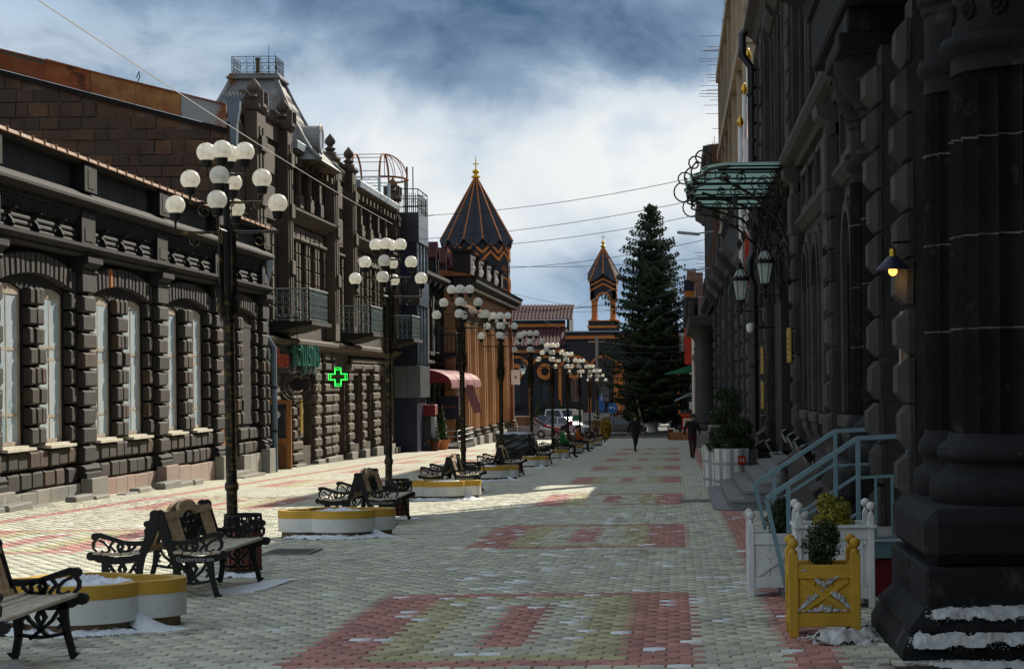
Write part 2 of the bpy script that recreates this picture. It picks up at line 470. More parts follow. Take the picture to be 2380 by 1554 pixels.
def globe_mat():
    m = bpy.data.materials.new('globe_opal'); m.use_nodes = True
    N = m.node_tree.nodes; L = m.node_tree.links
    b = N['Principled BSDF']; b.inputs['Base Color'].default_value = (.86,.83,.74,1); b.inputs['Roughness'].default_value = .3
    t = N.new('ShaderNodeBsdfTranslucent'); t.inputs[0].default_value = (.9,.86,.76,1)
    n = N.new('ShaderNodeTexNoise'); n.inputs['Scale'].default_value = 14; n.inputs['Detail'].default_value = 6
    r = N.new('ShaderNodeValToRGB'); r.color_ramp.elements[0].position = .3; r.color_ramp.elements[0].color = (.74,.70,.6,1); r.color_ramp.elements[1].position = .5; r.color_ramp.elements[1].color = (.95,.93,.87,1)
    oc = N.new('ShaderNodeTexCoord'); L.new(oc.outputs['Object'], n.inputs[0]); L.new(n.outputs[0], r.inputs[0]); L.new(r.outputs[0], b.inputs['Base Color']); L.new(r.outputs[0], t.inputs[0])
    x = N.new('ShaderNodeMixShader'); x.inputs[0].default_value = .55
    L.new(b.outputs[0], x.inputs[1]); L.new(t.outputs[0], x.inputs[2]); L.new(x.outputs[0], N['Material Output'].inputs[0])
    return m
M['globe'] = globe_mat()
def trans_mat(name, c, f, rough=.25):
    m = bpy.data.materials.new(name); m.use_nodes = True
    N = m.node_tree.nodes; L = m.node_tree.links
    b = N['Principled BSDF']; b.inputs['Base Color'].default_value = (*c,1); b.inputs['Roughness'].default_value = rough
    t = N.new('ShaderNodeBsdfTranslucent'); t.inputs[0].default_value = (*[min(1,q*1.5) for q in c],1)
    x = N.new('ShaderNodeMixShader'); x.inputs[0].default_value = f
    L.new(b.outputs[0], x.inputs[1]); L.new(t.outputs[0], x.inputs[2]); L.new(x.outputs[0], N['Material Output'].inputs[0])
    return m
# glass
defmat('glass_pale', (0.58,0.66,0.69), (0.46,0.55,0.59), ns=0.9, rough=0.12, spec=0.6, c3=(0.3,0.42,0.46), n3=0.7, t3=0.58, stretch=(1,1,0.4))
defmat('glass_dark', (0.02,0.024,0.03), (0.035,0.04,0.05), ns=0.7, rough=0.06, spec=0.9)
defmat('glass_mid', (0.07,0.09,0.1), (0.045,0.055,0.065), ns=0.7, rough=0.08, spec=0.8)
M['glass_green'] = trans_mat('glass_green', (0.46,0.56,0.51), .85)
M['lantern_glass'] = trans_mat('lantern_glass', (0.62,0.7,0.66), .65)
# ------------------------------------------------------------------ ground, paving
def np_mesh(name, V, polys, mats, mi=None):
    """V (n,3); polys list of (k, int array (m,k), matindex array)"""
    me = bpy.data.meshes.new(name)
    me.vertices.add(len(V)); me.vertices.foreach_set('co', np.asarray(V, np.float32).ravel())
    loops = np.concatenate([p.ravel() for p, _ in polys]).astype(np.int32)
    tot = np.concatenate([np.full(len(p), p.shape[1]) for p, _ in polys]).astype(np.int32)
    start = np.concatenate([[0], np.cumsum(tot)[:-1]]).astype(np.int32)
    me.loops.add(len(loops)); me.loops.foreach_set('vertex_index', loops)
    me.polygons.add(len(tot)); me.polygons.foreach_set('loop_start', start)
    me.polygons.foreach_set('loop_total', tot)
    for m in mats: me.materials.append(m)
    me.polygons.foreach_set('material_index', np.concatenate([q for _, q in polys]).astype(np.int32))
    me.update(calc_edges=True)
    return me

mb = MB()
ys = [-200, -40, 163, 260, 900, 3500]
for a, b in zip(ys[:-1], ys[1:]):
    mb.add([(-2500,a,gz(a)-0.06),(2500,a,gz(a)-0.06),(2500,b,gz(b)-0.06),(-2500,b,gz(b)-0.06)], [(0,1,2,3)])
o = mb.build('ground', M['earth']); o['kind'] = 'structure'

def paver_mats(suf, island):
    kw = dict(ns=5.0, rough=0.8, bump=0.35, bs=40, rnd=0.22, lo=0.4, hi=0.75, island=island)
    return [mat('paver_green'+suf, (0.54,0.525,0.405), (0.40,0.39,0.305), c3=(0.24,0.225,0.175), n3=0.8, t3=0.59, **kw),
            mat('paver_red'+suf, (0.47,0.225,0.185), (0.37,0.18,0.15), c3=(0.25,0.145,0.12), n3=0.9, t3=0.64, **kw),
            mat('paver_yellow'+suf, (0.46,0.42,0.235), (0.35,0.315,0.175), c3=(0.25,0.225,0.14), n3=0.9, t3=0.64, **kw),
            mat('paver_snow'+suf, (0.82,0.84,0.85), (0.68,0.70,0.70), ns=9, rough=0.7, bump=0.4, bs=30, rnd=0.1, island=island)]
PM_O = paver_mats('', False)
PM_I = paver_mats('_field', True)
defmat('joint', (0.06,0.055,0.045), (0.035,0.033,0.028), ns=6, bump=0.5)

PL, PR, PD = 0.179, 0.1755, 0.022
XB0 = -2.68
def fbm(x, y):
    return sin(x*1.7+0.3*y) * cos(y*0.43-0.7*x) + 0.5*sin(x*3.9-y*1.1+1) + 0.4*sin(y*2.3+x*0.7)
rp = random.Random(3)
def paver_col(c, r, x, y):
    # snow lies in sunken bricks of the shaded lane
    s = fbm(x*0.8, y*0.55)
    p = 0.0
    if -3.4 < x < 1.0 and y < 46:
        p = 0.035 + 0.07*max(0, s)
    if x < -4 and rp.random() < 0.0025: return 3
    if p and rp.random() < p: return 3
    if 0.73 < x < 1.11: return 1
    if -11.62 < x < -11.2: return 1
    for x0 in (-2.68, -10.55):
        i = int(math.floor((x - x0) / PL + 0.25))
        if 0 <= i < 16:
            k = (y - 14.45) % 13.1
            j = int(k / PR)
            if j < 34:
                dx = min(i, 15-i); dy = min(j, 33-j)
                if dx < 3 or dy < 2: return 1
                if dx < 5 or dy < 4: return 2
                if dx < 7 or dy < 7: return 0
                return 1
    return 0

hexa = np.array([(-PL/2,-(PR/2-PD)),(0,-(PR/2+PD)),(PL/2,-(PR/2-PD)),(PL/2,PR/2-PD),(0,PR/2+PD),(-PL/2,PR/2-PD)])
NEAR = []; FAR = []
r0 = int(11.0 / PR)
for r in range(r0, int(118 / PR)):
    y = r * PR
    xl = -13.35 if y > 16 else -9.0
    c0 = int(math.floor((xl - XB0) / PL)); c1 = int((2.15 - XB0) / PL)
    off = 0.5 if r % 2 == 0 else 0.0
    for c in range(c0, c1):
        x = XB0 + (c + 0.5 + off) * PL
        if x > 2.2 or (y < 14.4 and x > 1.4): continue
        (NEAR if y < 48 else FAR).append((x, y, paver_col(c, r, x, y)))
# bed
mb = MB()
for a, b in ((-8, 10.7), (10.7, 117.6), (117.6, 163)):
    h = 0.002 if (a, b) == (10.7, 117.6) else 0.028
    mb.cur = 0 if h < 0.01 else 1
    mb.add([(-14.6,a,gz(a)+h),(2.9,a,gz(a)+h),(2.9,b,gz(b)+h),(-14.6,b,gz(b)+h)], [(0,1,2,3)])
pavement = mb.build('pavement', [M['joint'], mat('paver_sheet', (0.5,0.51,0.42), (0.4,0.4,0.33), ns=2.0, bump=0.2, c3=(0.37,0.2,0.15), n3=0.25, t3=0.6)])
pavement['kind'] = 'structure'

rq = random.Random(11)
# the pavers that show largest, one object each
vis = sorted([p for p in NEAR if -0.32*p[1]-0.05 < p[0] < 0.162*p[1]+0.1 and p[1] > 14.3], key=lambda p: p[1])
singles = vis[:300]; ss = set(singles)
KX = np.array([0.925, 0.965])
def hexmesh(name, m, ch=0.007):
    mb = MB(); base = [tuple(p*KX) for p in hexa]; top = [tuple(p*(KX-0.05)) for p in hexa]
    vs = [(x,y,-0.03) for x,y in base] + [(x,y,-ch) for x,y in base] + [(x,y,0) for x,y in top]
    fs = [tuple(range(12,18))]
    for a in (0, 6):
        fs += [(a+i, a+(i+1)%6, a+6+(i+1)%6, a+6+i) for i in range(6)]
    mb.add(vs, fs)
    return mb.mesh(name, m)
hm = [hexmesh('paver', PM_O[i]) for i in range(4)]
for (x, y, c) in singles:
    o = mesh_obj('paver', hm[c], pavement, (x, y, gz(y)+0.03+rq.uniform(-0.003,0.003)),
                 (-SLOPE + rq.uniform(-.012,.012), rq.uniform(-.012,.012), rq.uniform(-.012,.012)))
# all the others: real geometry, joined
P = np.array([p[:2] for p in NEAR if p not in ss]); C = np.array([p[2] for p in NEAR if p not in ss])
n = len(P); rg = np.random.RandomState(5)
base = hexa*KX; top = hexa*(KX-0.05)
V = np.zeros((n, 18, 3))
V[:, 0:6, :2] = P[:, None, :] + base; V[:, 6:12, :2] = P[:, None, :] + base; V[:, 12:18, :2] = P[:, None, :] + top
tilt = rg.uniform(-0.022, 0.022, (n, 2)); lift = rg.uniform(-0.003, 0.003, n)
rel = V[:, :, :2] - P[:, None, :]
V[:, :, 2] = -SLOPE*V[:, :, 1] + 0.03 + lift[:, None] + (rel*tilt[:, None, :]).sum(2)
V[:, 0:6, 2] -= 0.03; V[:, 6:12, 2] -= 0.007
idx = np.arange(n)[:, None]*18
tops = idx + np.arange(12, 18)[None]
quads = []
for a in (0, 6):
    for i in range(6):
        quads.append(idx + np.array([a+i, a+(i+1)%6, a+6+(i+1)%6, a+6+i])[None])
quads = np.concatenate(quads)
P2 = np.array([p[:2] for p in FAR]); C2 = np.array([p[2] for p in FAR]); n2 = len(P2)
V2 = np.zeros((n2, 6, 3)); V2[:, :, :2] = P2[:, None, :] + hexa*np.array([0.92,0.96])
V2[:, :, 2] = -SLOPE*V2[:, :, 1] + 0.03
tops2 = n*18 + np.arange(n2)[:, None]*6 + np.arange(6)[None]
me = np_mesh('paver_field', np.concatenate([V.reshape(-1,3), V2.reshape(-1,3)]),
             [(tops, C), (quads, np.tile(C, 12)), (tops2, C2)], PM_I)
o = mesh_obj('paver_field', me, pavement); o['kind'] = 'stuff'

# drain grates
def grate(x0, x1, y0, y1, label):
    t = thing('drain_grate', label, 'drain grate', ((x0+x1)/2, (y0+y1)/2, gz((y0+y1)/2)+0.033))
    t.rotation_euler = (-SLOPE, 0, 0)
    w, d = (x1-x0)/2, (y1-y0)/2
    mb = MB(); mb.box(-w,w,-d,-d+.03,0,.02).box(-w,w,d-.03,d,0,.02).box(-w,-w+.03,-d+.03,d-.03,0,.02).box(w-.03,w,-d+.03,d-.03,0,.02)
    mb.build('frame', M['concrete_grey'], t)
    MB().box(-w+.03,w-.03,-d+.03,d-.03,-.002,.003).build('pit', M['wire'], t)
    nb = int(2*w/0.07)
    for i in range(nb):
        x = -w+.03+(i+.5)*(2*w-.06)/nb
        MB().box(x-.012,x+.012,-d+.032,d-.032,.004,.017).build('bar', M['concrete_grey'], t)
grate(-5.15,-4.55,26.6,27.6,'rusty drain grate in the paving between the benches and the second round planter')
grate(0.05,0.66,41.4,42.4,'steel drain grate in the wet paving at the foot of the entrance steps')

# plaza road beyond the street, pavement kerb at its edge
mb = MB(); mb.box(-60,40,163.4,203,-2.75,gz(200)+0.01)
o = mb.build('road', M['asphalt']); o['kind'] = 'structure'
mb = MB(); mb.box(-60,40,203,420,-2.75,gz(200)+0.13)
o = mb.build('churchyard', mat('yard', (0.16,0.15,0.13), (0.1,0.1,0.09), ns=0.4)); o['kind'] = 'structure'
for i in range(14):
    o = mesh_obj('kerb', MB().cbox(-30+i*2.6, -27.45+i*2.6, 163.02, 163.38, -2.8, gz(163)+0.13, .02).mesh('kerb', M['concrete_grey'])); o['kind'] = 'structure'

def inside(p, poly):
    c = False; n = len(poly)
    for i in range(n):
        a, b = poly[i], poly[i-1]
        if (a[1] > p[1]) != (b[1] > p[1]) and p[0] < (b[0]-a[0])*(p[1]-a[1])/(b[1]-a[1])+a[0]: c = not c
    return c
def edge_dist(p, poly):
    d = 9
    for i in range(len(poly)):
        a, b = poly[i-1], poly[i]
        ex, ey = b[0]-a[0], b[1]-a[1]
        t = max(0, min(1, ((p[0]-a[0])*ex+(p[1]-a[1])*ey)/(ex*ex+ey*ey+1e-9)))
        d = min(d, sqrt((p[0]-a[0]-ex*t)**2+(p[1]-a[1]-ey*t)**2))
    return d
from mathutils import noise as mnoise
def snow_patch(name, label, pts, h, loc, n=26, seed=1, m=None, rot=(0,0,0), lump=1.0, edge=None, holes=0.0, st=None, wobk=.05):
    """lumpy snow as a height field inside the outline pts"""
    xs = [p[0] for p in pts]; ys = [p[1] for p in pts]
    x0, x1, y0, y1 = min(xs), max(xs), min(ys), max(ys)
    st = st or max(.014, max((x1-x0), (y1-y0))/70)
    edge = edge or max(.05, min(x1-x0, y1-y0)*.3)
    nx, ny = int((x1-x0)/st)+2, int((y1-y0)/st)+2
    H = {}
    for i in range(nx):
        for j in range(ny):
            p = (x0+i*st, y0+j*st)
            q = Vector((p[0]*7+seed*3.1, p[1]*7, seed*1.7))
            wob = (mnoise.noise(q)+.6*mnoise.noise(q*3.1))*wobk
            if not inside((p[0]+wob, p[1]+wob), pts): continue
            d = edge_dist(p, pts)
            k = min(1, d/edge); k = k*(2-k)
            f = .62+.5*mnoise.noise(q*.8)+.32*lump*mnoise.noise(q*2.6)+.2*lump*mnoise.noise(q*6.5)
            if holes and mnoise.noise(q*1.3+Vector((5,2,9))) > holes: continue
            H[i,j] = (p[0], p[1], max(.004, h*k*max(.12, f)))
    idx = {}; vs = []
    for k, v in H.items(): idx[k] = len(vs); vs.append(v)
    fs = [(idx[i,j],idx[i+1,j],idx[i+1,j+1],idx[i,j+1]) for (i,j) in H if (i+1,j) in H and (i+1,j+1) in H and (i,j+1) in H]
    o = MB().add(vs, fs).build(name, m or M['snow'], None, loc, rot, smooth=True)
    return tag(o, label, 'snow', kind='stuff')
def snow_grains(name, label, fn, n, r0, r1, seed, m=None):
    """granular leftover snow: many flattened crumbs at fn(random) -> (point, falloff 0..1)"""
    rr = random.Random(seed); mb = MB()
    for _ in range(n):
        p, k = fn(rr)
        r = rr.uniform(r0, r1)*(.35+.65*k)
        mb.sphere(p, r, 6, 4, (rr.uniform(.9,1.7), rr.uniform(.8,1.3), rr.uniform(.4,.8)))
    return tag(mb.build(name, m or M['snow_dirty'], smooth=True), label, 'snow', kind='stuff')
# ------------------------------------------------------------------ facade helpers (local: x along the wall, -y outwards, z up)
BLK = {}
def rblock_mesh(w, h, d, c, m):
    key = (round(w,2), round(h,2), round(d,2), round(c,3), m.name)
    if key not in BLK:
        mb = MB(); a, b = w/2, h/2
        vs = [(-a,0,-b),(a,0,-b),(a,0,b),(-a,0,b), (-a,-d+c,-b),(a,-d+c,-b),(a,-d+c,b),(-a,-d+c,b),
              (-a+c,-d,-b+c),(a-c,-d,-b+c),(a-c,-d,b-c),(-a+c,-d,b-c)]
        fs = [(8,9,10,11)]
        for o in (0, 4):
            fs += [(o+i, o+(i+1)%4, o+4+(i+1)%4, o+4+i) for i in range(4)]
        mb.add(vs, fs)
        BLK[key] = mb.mesh('stone_block', m)
    return BLK[key]
rb = random.Random(21)
def rblock(par, x, z, w, h, y=0.0, d=0.12, c=0.04, m=None, name='stone_block', jit=0.006):
    return mesh_obj(name, rblock_mesh(w, h, d, c, m or M['tuff_block']), par,
                    (x + rb.uniform(-jit,jit), y + rb.uniform(-jit,0), z + rb.uniform(-jit,jit)), (rb.uniform(-.02,.02), rb.uniform(-jit,jit), rb.uniform(-.025,.025)), (rb.uniform(.95,1.01), rb.uniform(.85,1.2), rb.uniform(.95,1.02)))

def profile(par, name, pts, x0, x1, m):
    """moulding: polygon of (out, z) points run from x0 to x1"""
    return MB().prism([(-p[0], p[1]) for p in pts], 'x', x0, x1).build(name, m, par)

def window(par, xa, xb, za, zb, y, rise=0.0, fm=None, pm=None, mull=(0.5,), trans=(0.3,), fw=0.09, name='window', d=0.025):
    fm = fm or M['wood_pale']; pm = pm or M['glass_pale']
    mb = MB()
    top = zb
    mb.box(xa, xa+fw, y-d, y+.05, za, zb); mb.box(xb-fw, xb, y-d, y+.05, za, zb)
    mb.box(xa+fw, xb-fw, y-d, y+.05, za, za+fw)
    mb.box(xa+fw, xb-fw, y-d, y+.05, zb-fw, zb)
    if rise:
        mb.prism([(xa, zb+.001)] + arcpts(xa, xb, zb+.001, rise, 8)[1:-1] + [(xb, zb+.001)], 'y', y-d+.004, y+.05)
    xs = [xa+fw] + [xa+(xb-xa)*q for q in mull] + [xb-fw]
    zs = [za+fw] + [za+(zb-za)*q for q in trans] + [zb-fw]
    for q in xs[1:-1]: mb.box(q-.028, q+.028, y-d+.006, y+.04, za+fw, zb-fw)
    for q in zs[1:-1]: mb.box(xa+fw, xb-fw, y-d+.009, y+.03, q-.028, q+.028)
    o = mb.build(name, fm, par)
    for i in range(len(xs)-1):
        for j in range(len(zs)-1):
            MB().box(xs[i]-.002, xs[i+1]+.002, y-.005, y+.006, zs[j]-.002, zs[j+1]+.002).build('pane', pm, o, rot=(rb.uniform(-.004,.004),0,0))
    return o

def voussoirs(par, xa, xb, zs, rise, depth, n, y, d, m, odd=None, gap=0.25, vary=True):
    w = (xb-xa)/2; cx = (xa+xb)/2; r = (w*w+rise*rise)/(2*rise); cz = zs+rise-r; a = math.asin(min(1,w/r))
    for i in range(n):
        t0 = -a + 2*a*(i+gap/2)/n; t1 = -a + 2*a*(i+1-gap/2)/n
        dep = depth
        R = r + dep
        q = [(cx+r*sin(t0), cz+r*cos(t0)), (cx+r*sin(t1), cz+r*cos(t1)), (cx+R*sin(t1), cz+R*cos(t1)), (cx+R*sin(t0), cz+R*cos(t0))]
        mx = sum(p[0] for p in q)/4; mz = sum(p[1] for p in q)/4
        q2 = [(mx+(p[0]-mx)*0.72, mz+(p[1]-mz)*0.88) for p in q]
        mb = MB()
        dd = d + (rb.uniform(-.01,.01))
        vs = [(p[0],y,p[1]) for p in q] + [(p[0],y-dd*.55,p[1]) for p in q] + [(p[0],y-dd,p[1]) for p in q2]
        fs = [(8,9,10,11)]
        for b0 in (0,4): fs += [(b0+j, b0+(j+1)%4, b0+4+(j+1)%4, b0+4+j) for j in range(4)]
        mb.add(vs, fs)
        mb.build('voussoir', M['orange_stone'] if odd is not None and i == odd else m, par)

# ------------------------------------------------------------------ left hall: long one-storey house of black stone
A = thing('stone_hall', 'long low black stone hall with arched windows and rusticated blocks on the left', 'building', (-13.3, 34, 0), pi/2)
AX = lambda Y: Y - 34.0
PIL = [AX(41.0), AX(47.8), AX(54.7), AX(61.55), AX(68.45)]
PW = 1.1
ops = []; bays = []
XS = [AX(34.1)] + PIL
for i in range(len(XS)-1):
    a = XS[i] + PW/2; b = XS[i+1] - PW/2
    j = 0.5; ww = (b - a - 2*j - 1.2)/2
    w1 = (a+j, a+j+ww); w2 = (b-j-ww, b-j)
    door = (i == 4)
    bays.append((a, b, w1, w2, door))
    za = -1.0 if door else 0.5
    if door:
        ops.append((w1[0]-.1, w1[1]+.2, -1.5, 3.62, 0.24))
    else:
        ops.append((w1[0], w1[1], 0.5, 3.70, 0.12)); ops.append((w2[0], w2[1], 0.5, 3.70, 0.12))
L0, L1 = AX(33.5), AX(69.0)
MB().wall(L0, L1, -1.6, 4.55, 0, 0.55, ops).build('wall', M['tuff_wall'], A)
MB().box(L0, L1, 0.02, 0.55, 4.551, 6.66).build('attic_wall', M['tuff_black'], A)
MB().box(L0, L1, 5.0, 5.3, -1.6, 6.6).box(L0, L1, 0.62, 4.99, -1.2, -1.0).build('rear_wall', M['wire'], A)
defmat('sill_cream', (0.62,0.58,0.46), (0.48,0.44,0.35), ns=3)
# windows
for bi, (a, b, w1, w2, door) in enumerate(bays):
    if bi == 0 and False: pass
    wins = [] if door else [w1, w2]
    for (xa, xb) in wins:
        o = window(A, xa+.02, xb-.02, 0.52, 3.69, 0.07, 0.11, mull=(0.5,), trans=(0.18, 0.56, 0.64) if rb.random() < .6 else (0.2, 0.62), fw=0.1)
        MB().box(xa-.08, xb+.08, -0.26, 0.1, 0.43, 0.49).box(xa-.02, xb+.02, -0.12, 0.0, 0.491, 0.53).build('sill', M['sill_cream'], o)
    if door:
        xa, xb = w1[0]-.1, w1[1]+.2
        d_ = MB().box(xa,xa+.14,.1,.22,-1.0,3.6).box(xb-.14,xb,.1,.22,-1.0,3.6).box(xa+.14,xb-.14,.1,.22,2.1,2.2).prism([(xa,3.601)]+arcpts(xa,xb,3.601,.22,8)[1:-1]+[(xb,3.601)],'y',.1,.2).build('door', M['wood_orange'], A)
        for k in (0,1):
            x0 = xa+.15+k*(xb-xa-.3)/2; x1 = x0+(xb-xa-.3)/2-.01
            MB().box(x0,x1,.16,.21,-1.0,2.09).build('leaf', M['wood_brown'], d_)
            MB().box(x0+.12,x1-.12,.145,.159,-.2,.7).box(x0+.12,x1-.12,.145,.159,.9,1.9).build('panel', M['wood_orange'], d_)
        MB().box(xa+.15,xb-.15,.17,.19,2.21,3.55).build('pane', M['wood_brown'], d_)
        MB().box(xa-.3,xb+.4,-.55,.1,-1.6,-.84).box(xa-.5,xb+.6,-.85,-.551,-1.6,-.93).build('step', M['plinth_grey'], A)
        # blind window beside the door
        window(A, w2[0]+.02, w2[1]-.02, 0.52, 3.58, -0.03, 0.0, fm=M['tuff_black'], pm=M['tuff_black'], mull=(), trans=(), d=.02)
# stone blocks
for k, x in enumerate([XS[0]] + PIL):
    MB().box(x-PW/2, x+PW/2, -0.16, -0.001, 0.0, 4.55).build('pilaster', M['tuff_wall'], A)
    for r in range(9):
        rblock(A, x, 0.21+.416*r, PW-.06, .36, y=-.16, d=.14, c=.042)
    # base, capital
    profile(A, 'pilaster_base', [(0,-.30),(.38,-.30),(.38,-.2),(.33,-.17),(.37,-.1),(.3,-.04),(.2,0),(0,0)], x-PW/2-.08, x+PW/2+.08, M['tuff_black'])
    MB().cbox(x-PW/2+.02, x+PW/2-.02, -.30, -.161, 3.8, 4.2, .02).build('capital_block', M['tuff_grey'], A)
    profile(A, 'capital', [(0,4.2),(.3,4.2),(.34,4.26),(.3,4.3),(.36,4.38),(.45,4.44),(.45,4.56),(0,4.56)], x-PW/2-.06, x+PW/2+.06, M['tuff_black'])
for bi, (a, b, w1, w2, door) in enumerate(bays):
    for r in range(8):
        z = .70 + .412*r
        for (x0, x1) in ((a+.04, w1[0]-.04), (w2[1]+.04, b-.04)):
            rblock(A, (x0+x1)/2, z, x1-x0, .355, d=.16)
        x0, x1 = w1[1]+.04, w2[0]-.04
        if door: x0 += .22
        nb = 2 if r % 2 == 0 else 3
        wdt = (x1-x0)/nb
        for q in range(nb):
            rblock(A, x0+wdt*(q+.5), z, wdt-.05, .355, d=.16)
    # two courses below the sills
    xs0 = a+.02
    if door: xs0 = w1[1]+.35
    for (zc, hh, nb, dd) in ((.22,.36,8,.16),(-.21,.36,7,.14)):
        nb = int(nb*(b-xs0)/(b-a)+.5)
        wdt = (b-.02-xs0)/nb
        for q in range(nb):
            rblock(A, xs0+wdt*(q+.5), zc, wdt-.07 if zc > 0 else wdt-.09, hh, d=dd)
    voussoirs(A, a+.03, b-.03, 3.74, .30, .46, 17, 0, .17, M['voussoir'], odd=5 if bi == 2 else None)
# plinth slabs
x = L0
pk = 0
while x < L1-.2:
    w = rb.choice((.8,1.05,1.3,.95))
    Y = 34 + x + w/2
    if Y < 46.9: m = M['plinth_grey']
    else: m = M['plinth_pink'] if Y < 62 else M['plinth_grey']
    at_p = any(abs(x+w/2-p) < .62 for p in PIL)
    in_door = bays[4][2][0]-.5 < x+w/2 < bays[4][2][1]+.6
    if not in_door:
        MB().cbox(x, min(x+w-.012, L1), -.24, -.002, -1.75, -.42+rb.uniform(-.02,.02), .012).build('plinth_slab', m, A)
    x += w
for p in [XS[0]]+PIL:
    MB().cbox(p-PW/2-.12, p+PW/2+.12, -.5, -.245, -1.75, -.305, .015).build('plinth_slab', M['plinth_pink'] if 15 < p < 22 else M['plinth_grey'], A)
# kerb stones along the foot of the wall
x = L0
while x < AX(62):
    w = rb.uniform(1.0,1.9)
    Y = 34+x+w/2
    if rb.random() < .88:
        MB().cbox(x, x+w-.03, -.78+rb.uniform(-.05,.03), -.52, gz(Y)-.2, gz(Y)+.10+rb.uniform(-.03,.02), .03).build('kerb_stone', M['plinth_grey'], A, rot=(0,rb.uniform(-.008,.008),0))
    x += w
# string course, frieze, cornice
profile(A, 'string_course', [(0,4.57),(.3,4.57),(.36,4.62),(.32,4.66),(.4,4.72),(.46,4.76),(.46,4.83),(0,4.83)], L0, L1, M['tuff_black'])
for zc in (4.89, 4.99, 5.09, 5.19):
    MB().lathe([(.055, L0), (.055, L1)], 8).build('roll_moulding', M['tuff_grey'], A, (0, -.1, zc), (0, pi/2, 0), smooth=True) if False else None
mb = MB()
for zc, rr in ((4.90,.062),(5.02,.062),(5.14,.062)):
    mb.tube([(L0,-.12,zc),(L1,-.12,zc)], rr, 10)
mb.box(L0, L1, -.1, 0.01, 4.831, 5.285)
mb.build('roll_moulding', M['tuff_grey'], A, smooth=35)
x = L0 + .3
kk = 0
while x < L1:
    near_p = min(PIL+[XS[0]], key=lambda p: abs(p-x))
    if abs(near_p-x) > .75:
        pth = [(-.1+.0*i, 0) for i in range(2)]
        pts = [(.12,4.84),(.24,4.86),(.30,4.95),(.26,5.05),(.2,5.12),(.24,5.2),(.34,5.25),(.36,5.285),(.08,5.285),(.08,4.84)]
        profile(A, 'bracket', pts, x-.07, x+.07, M['tuff_black'])
    x += 1.72
for p in [XS[0]]+PIL:
    MB().box(p-PW/2, p+PW/2, -.3, -.0, 4.835, 5.66).build('frieze_block', M['tuff_black'], A)
    MB().box(p-.32, p+.32, -.315, -.301, 4.93, 5.2).build('panel', M['tuff_grey'], A)
    MB().box(p-.5, p+.5, -.36, .02, 6.02, 6.62).build('attic_pier', M['tuff_black'], A)
    MB().box(p-.24, p+.24, -.372, -.361, 6.1, 6.5).build('panel', M['tuff_grey'], A)
mb = MB()
x = L0
while x < L1:
    for r in range(4):
        o_ = .08 if r % 2 else 0
        z1 = 5.53 - r*.06
        yy = -.24+r*.022
        mb.prism([(x+o_,z1),(x+o_+.13,z1),(x+o_+.12,z1-.05),(x+o_+.065,z1-.085),(x+o_+.01,z1-.05)], 'y', yy, -.02)
    x += .16
mb.box(L0, L1, -.14, .0, 5.286, 5.3)
o = mb.build('scale_frieze', M['tuff_black'], A); o['kind'] = 'stuff'
mb = MB(); x = L0
while x < L1:
    mb.box(x, x+.2, -.30, -.26, 5.55, 5.575); mb.box(x, x+.04, -.30, -.26, 5.576, 5.655); mb.box(x+.04, x+.2, -.30, -.26, 5.63, 5.655); mb.box(x+.11, x+.15, -.30, -.26, 5.576, 5.61)
    x += .25
mb.box(L0, L1, -.26, .0, 5.54, 5.66)
o = mb.build('meander_band', M['tuff_black'], A); o['kind'] = 'stuff'
profile(A, 'cornice', [(0,5.661),(.34,5.661),(.36,5.7),(.42,5.74),(.5,5.76),(.5,5.82),(.46,5.85),(.4,5.9),(.28,5.97),(.2,6.02),(0,6.02)], L0, L1, M['tuff_black'])
for i in range(len(XS)-1):
    x0, x1 = XS[i]+.55, XS[i+1]-.55
    nb = 5; w = (x1-x0)/nb
    for q in range(nb):
        MB().box(x0+q*w, x0+(q+1)*w-.015, -.05, .019, 6.03, 6.60).build('attic_panel', M['tuff_grey'], A)
profile(A, 'eave_moulding', [(0,6.6),(.26,6.61),(.34,6.66),(0,6.66)], L0, L1, M['tuff_black'])
x = L0
while x < L1:
    w = .82
    MB().prism([(-.42,6.672),(-.40,6.745),(.30,6.83),(.30,6.672)], 'x', x, min(x+w, L1)-.02).box(min(x+w,L1)-.05, min(x+w,L1)-.02, -.435, -.2, 6.67, 6.775).build('eave_sheet', M['copper_eave'], A)
    x += w
MB().add([(L0,.29,6.8),(L1,.29,6.8),(L1,9,7.3),(L0,9,7.3),(L0,9,6.6),(L1,9,6.6)], [(0,1,2,3),(3,2,5,4)]).build('roof', M['rust'], A)
# ------------------------------------------------------------------ brown two-storey house: local x = Y-69, facade X=-14
B = thing('brown_house', 'ornate two-storey brown stone house with pinnacles, balconies and a pharmacy on the ground floor', 'building', (-14.0, 69.3, 0), pi/2)
BX = lambda Y: Y - 69.3
BL = BX(107)
bs_ = M['brown_stone']
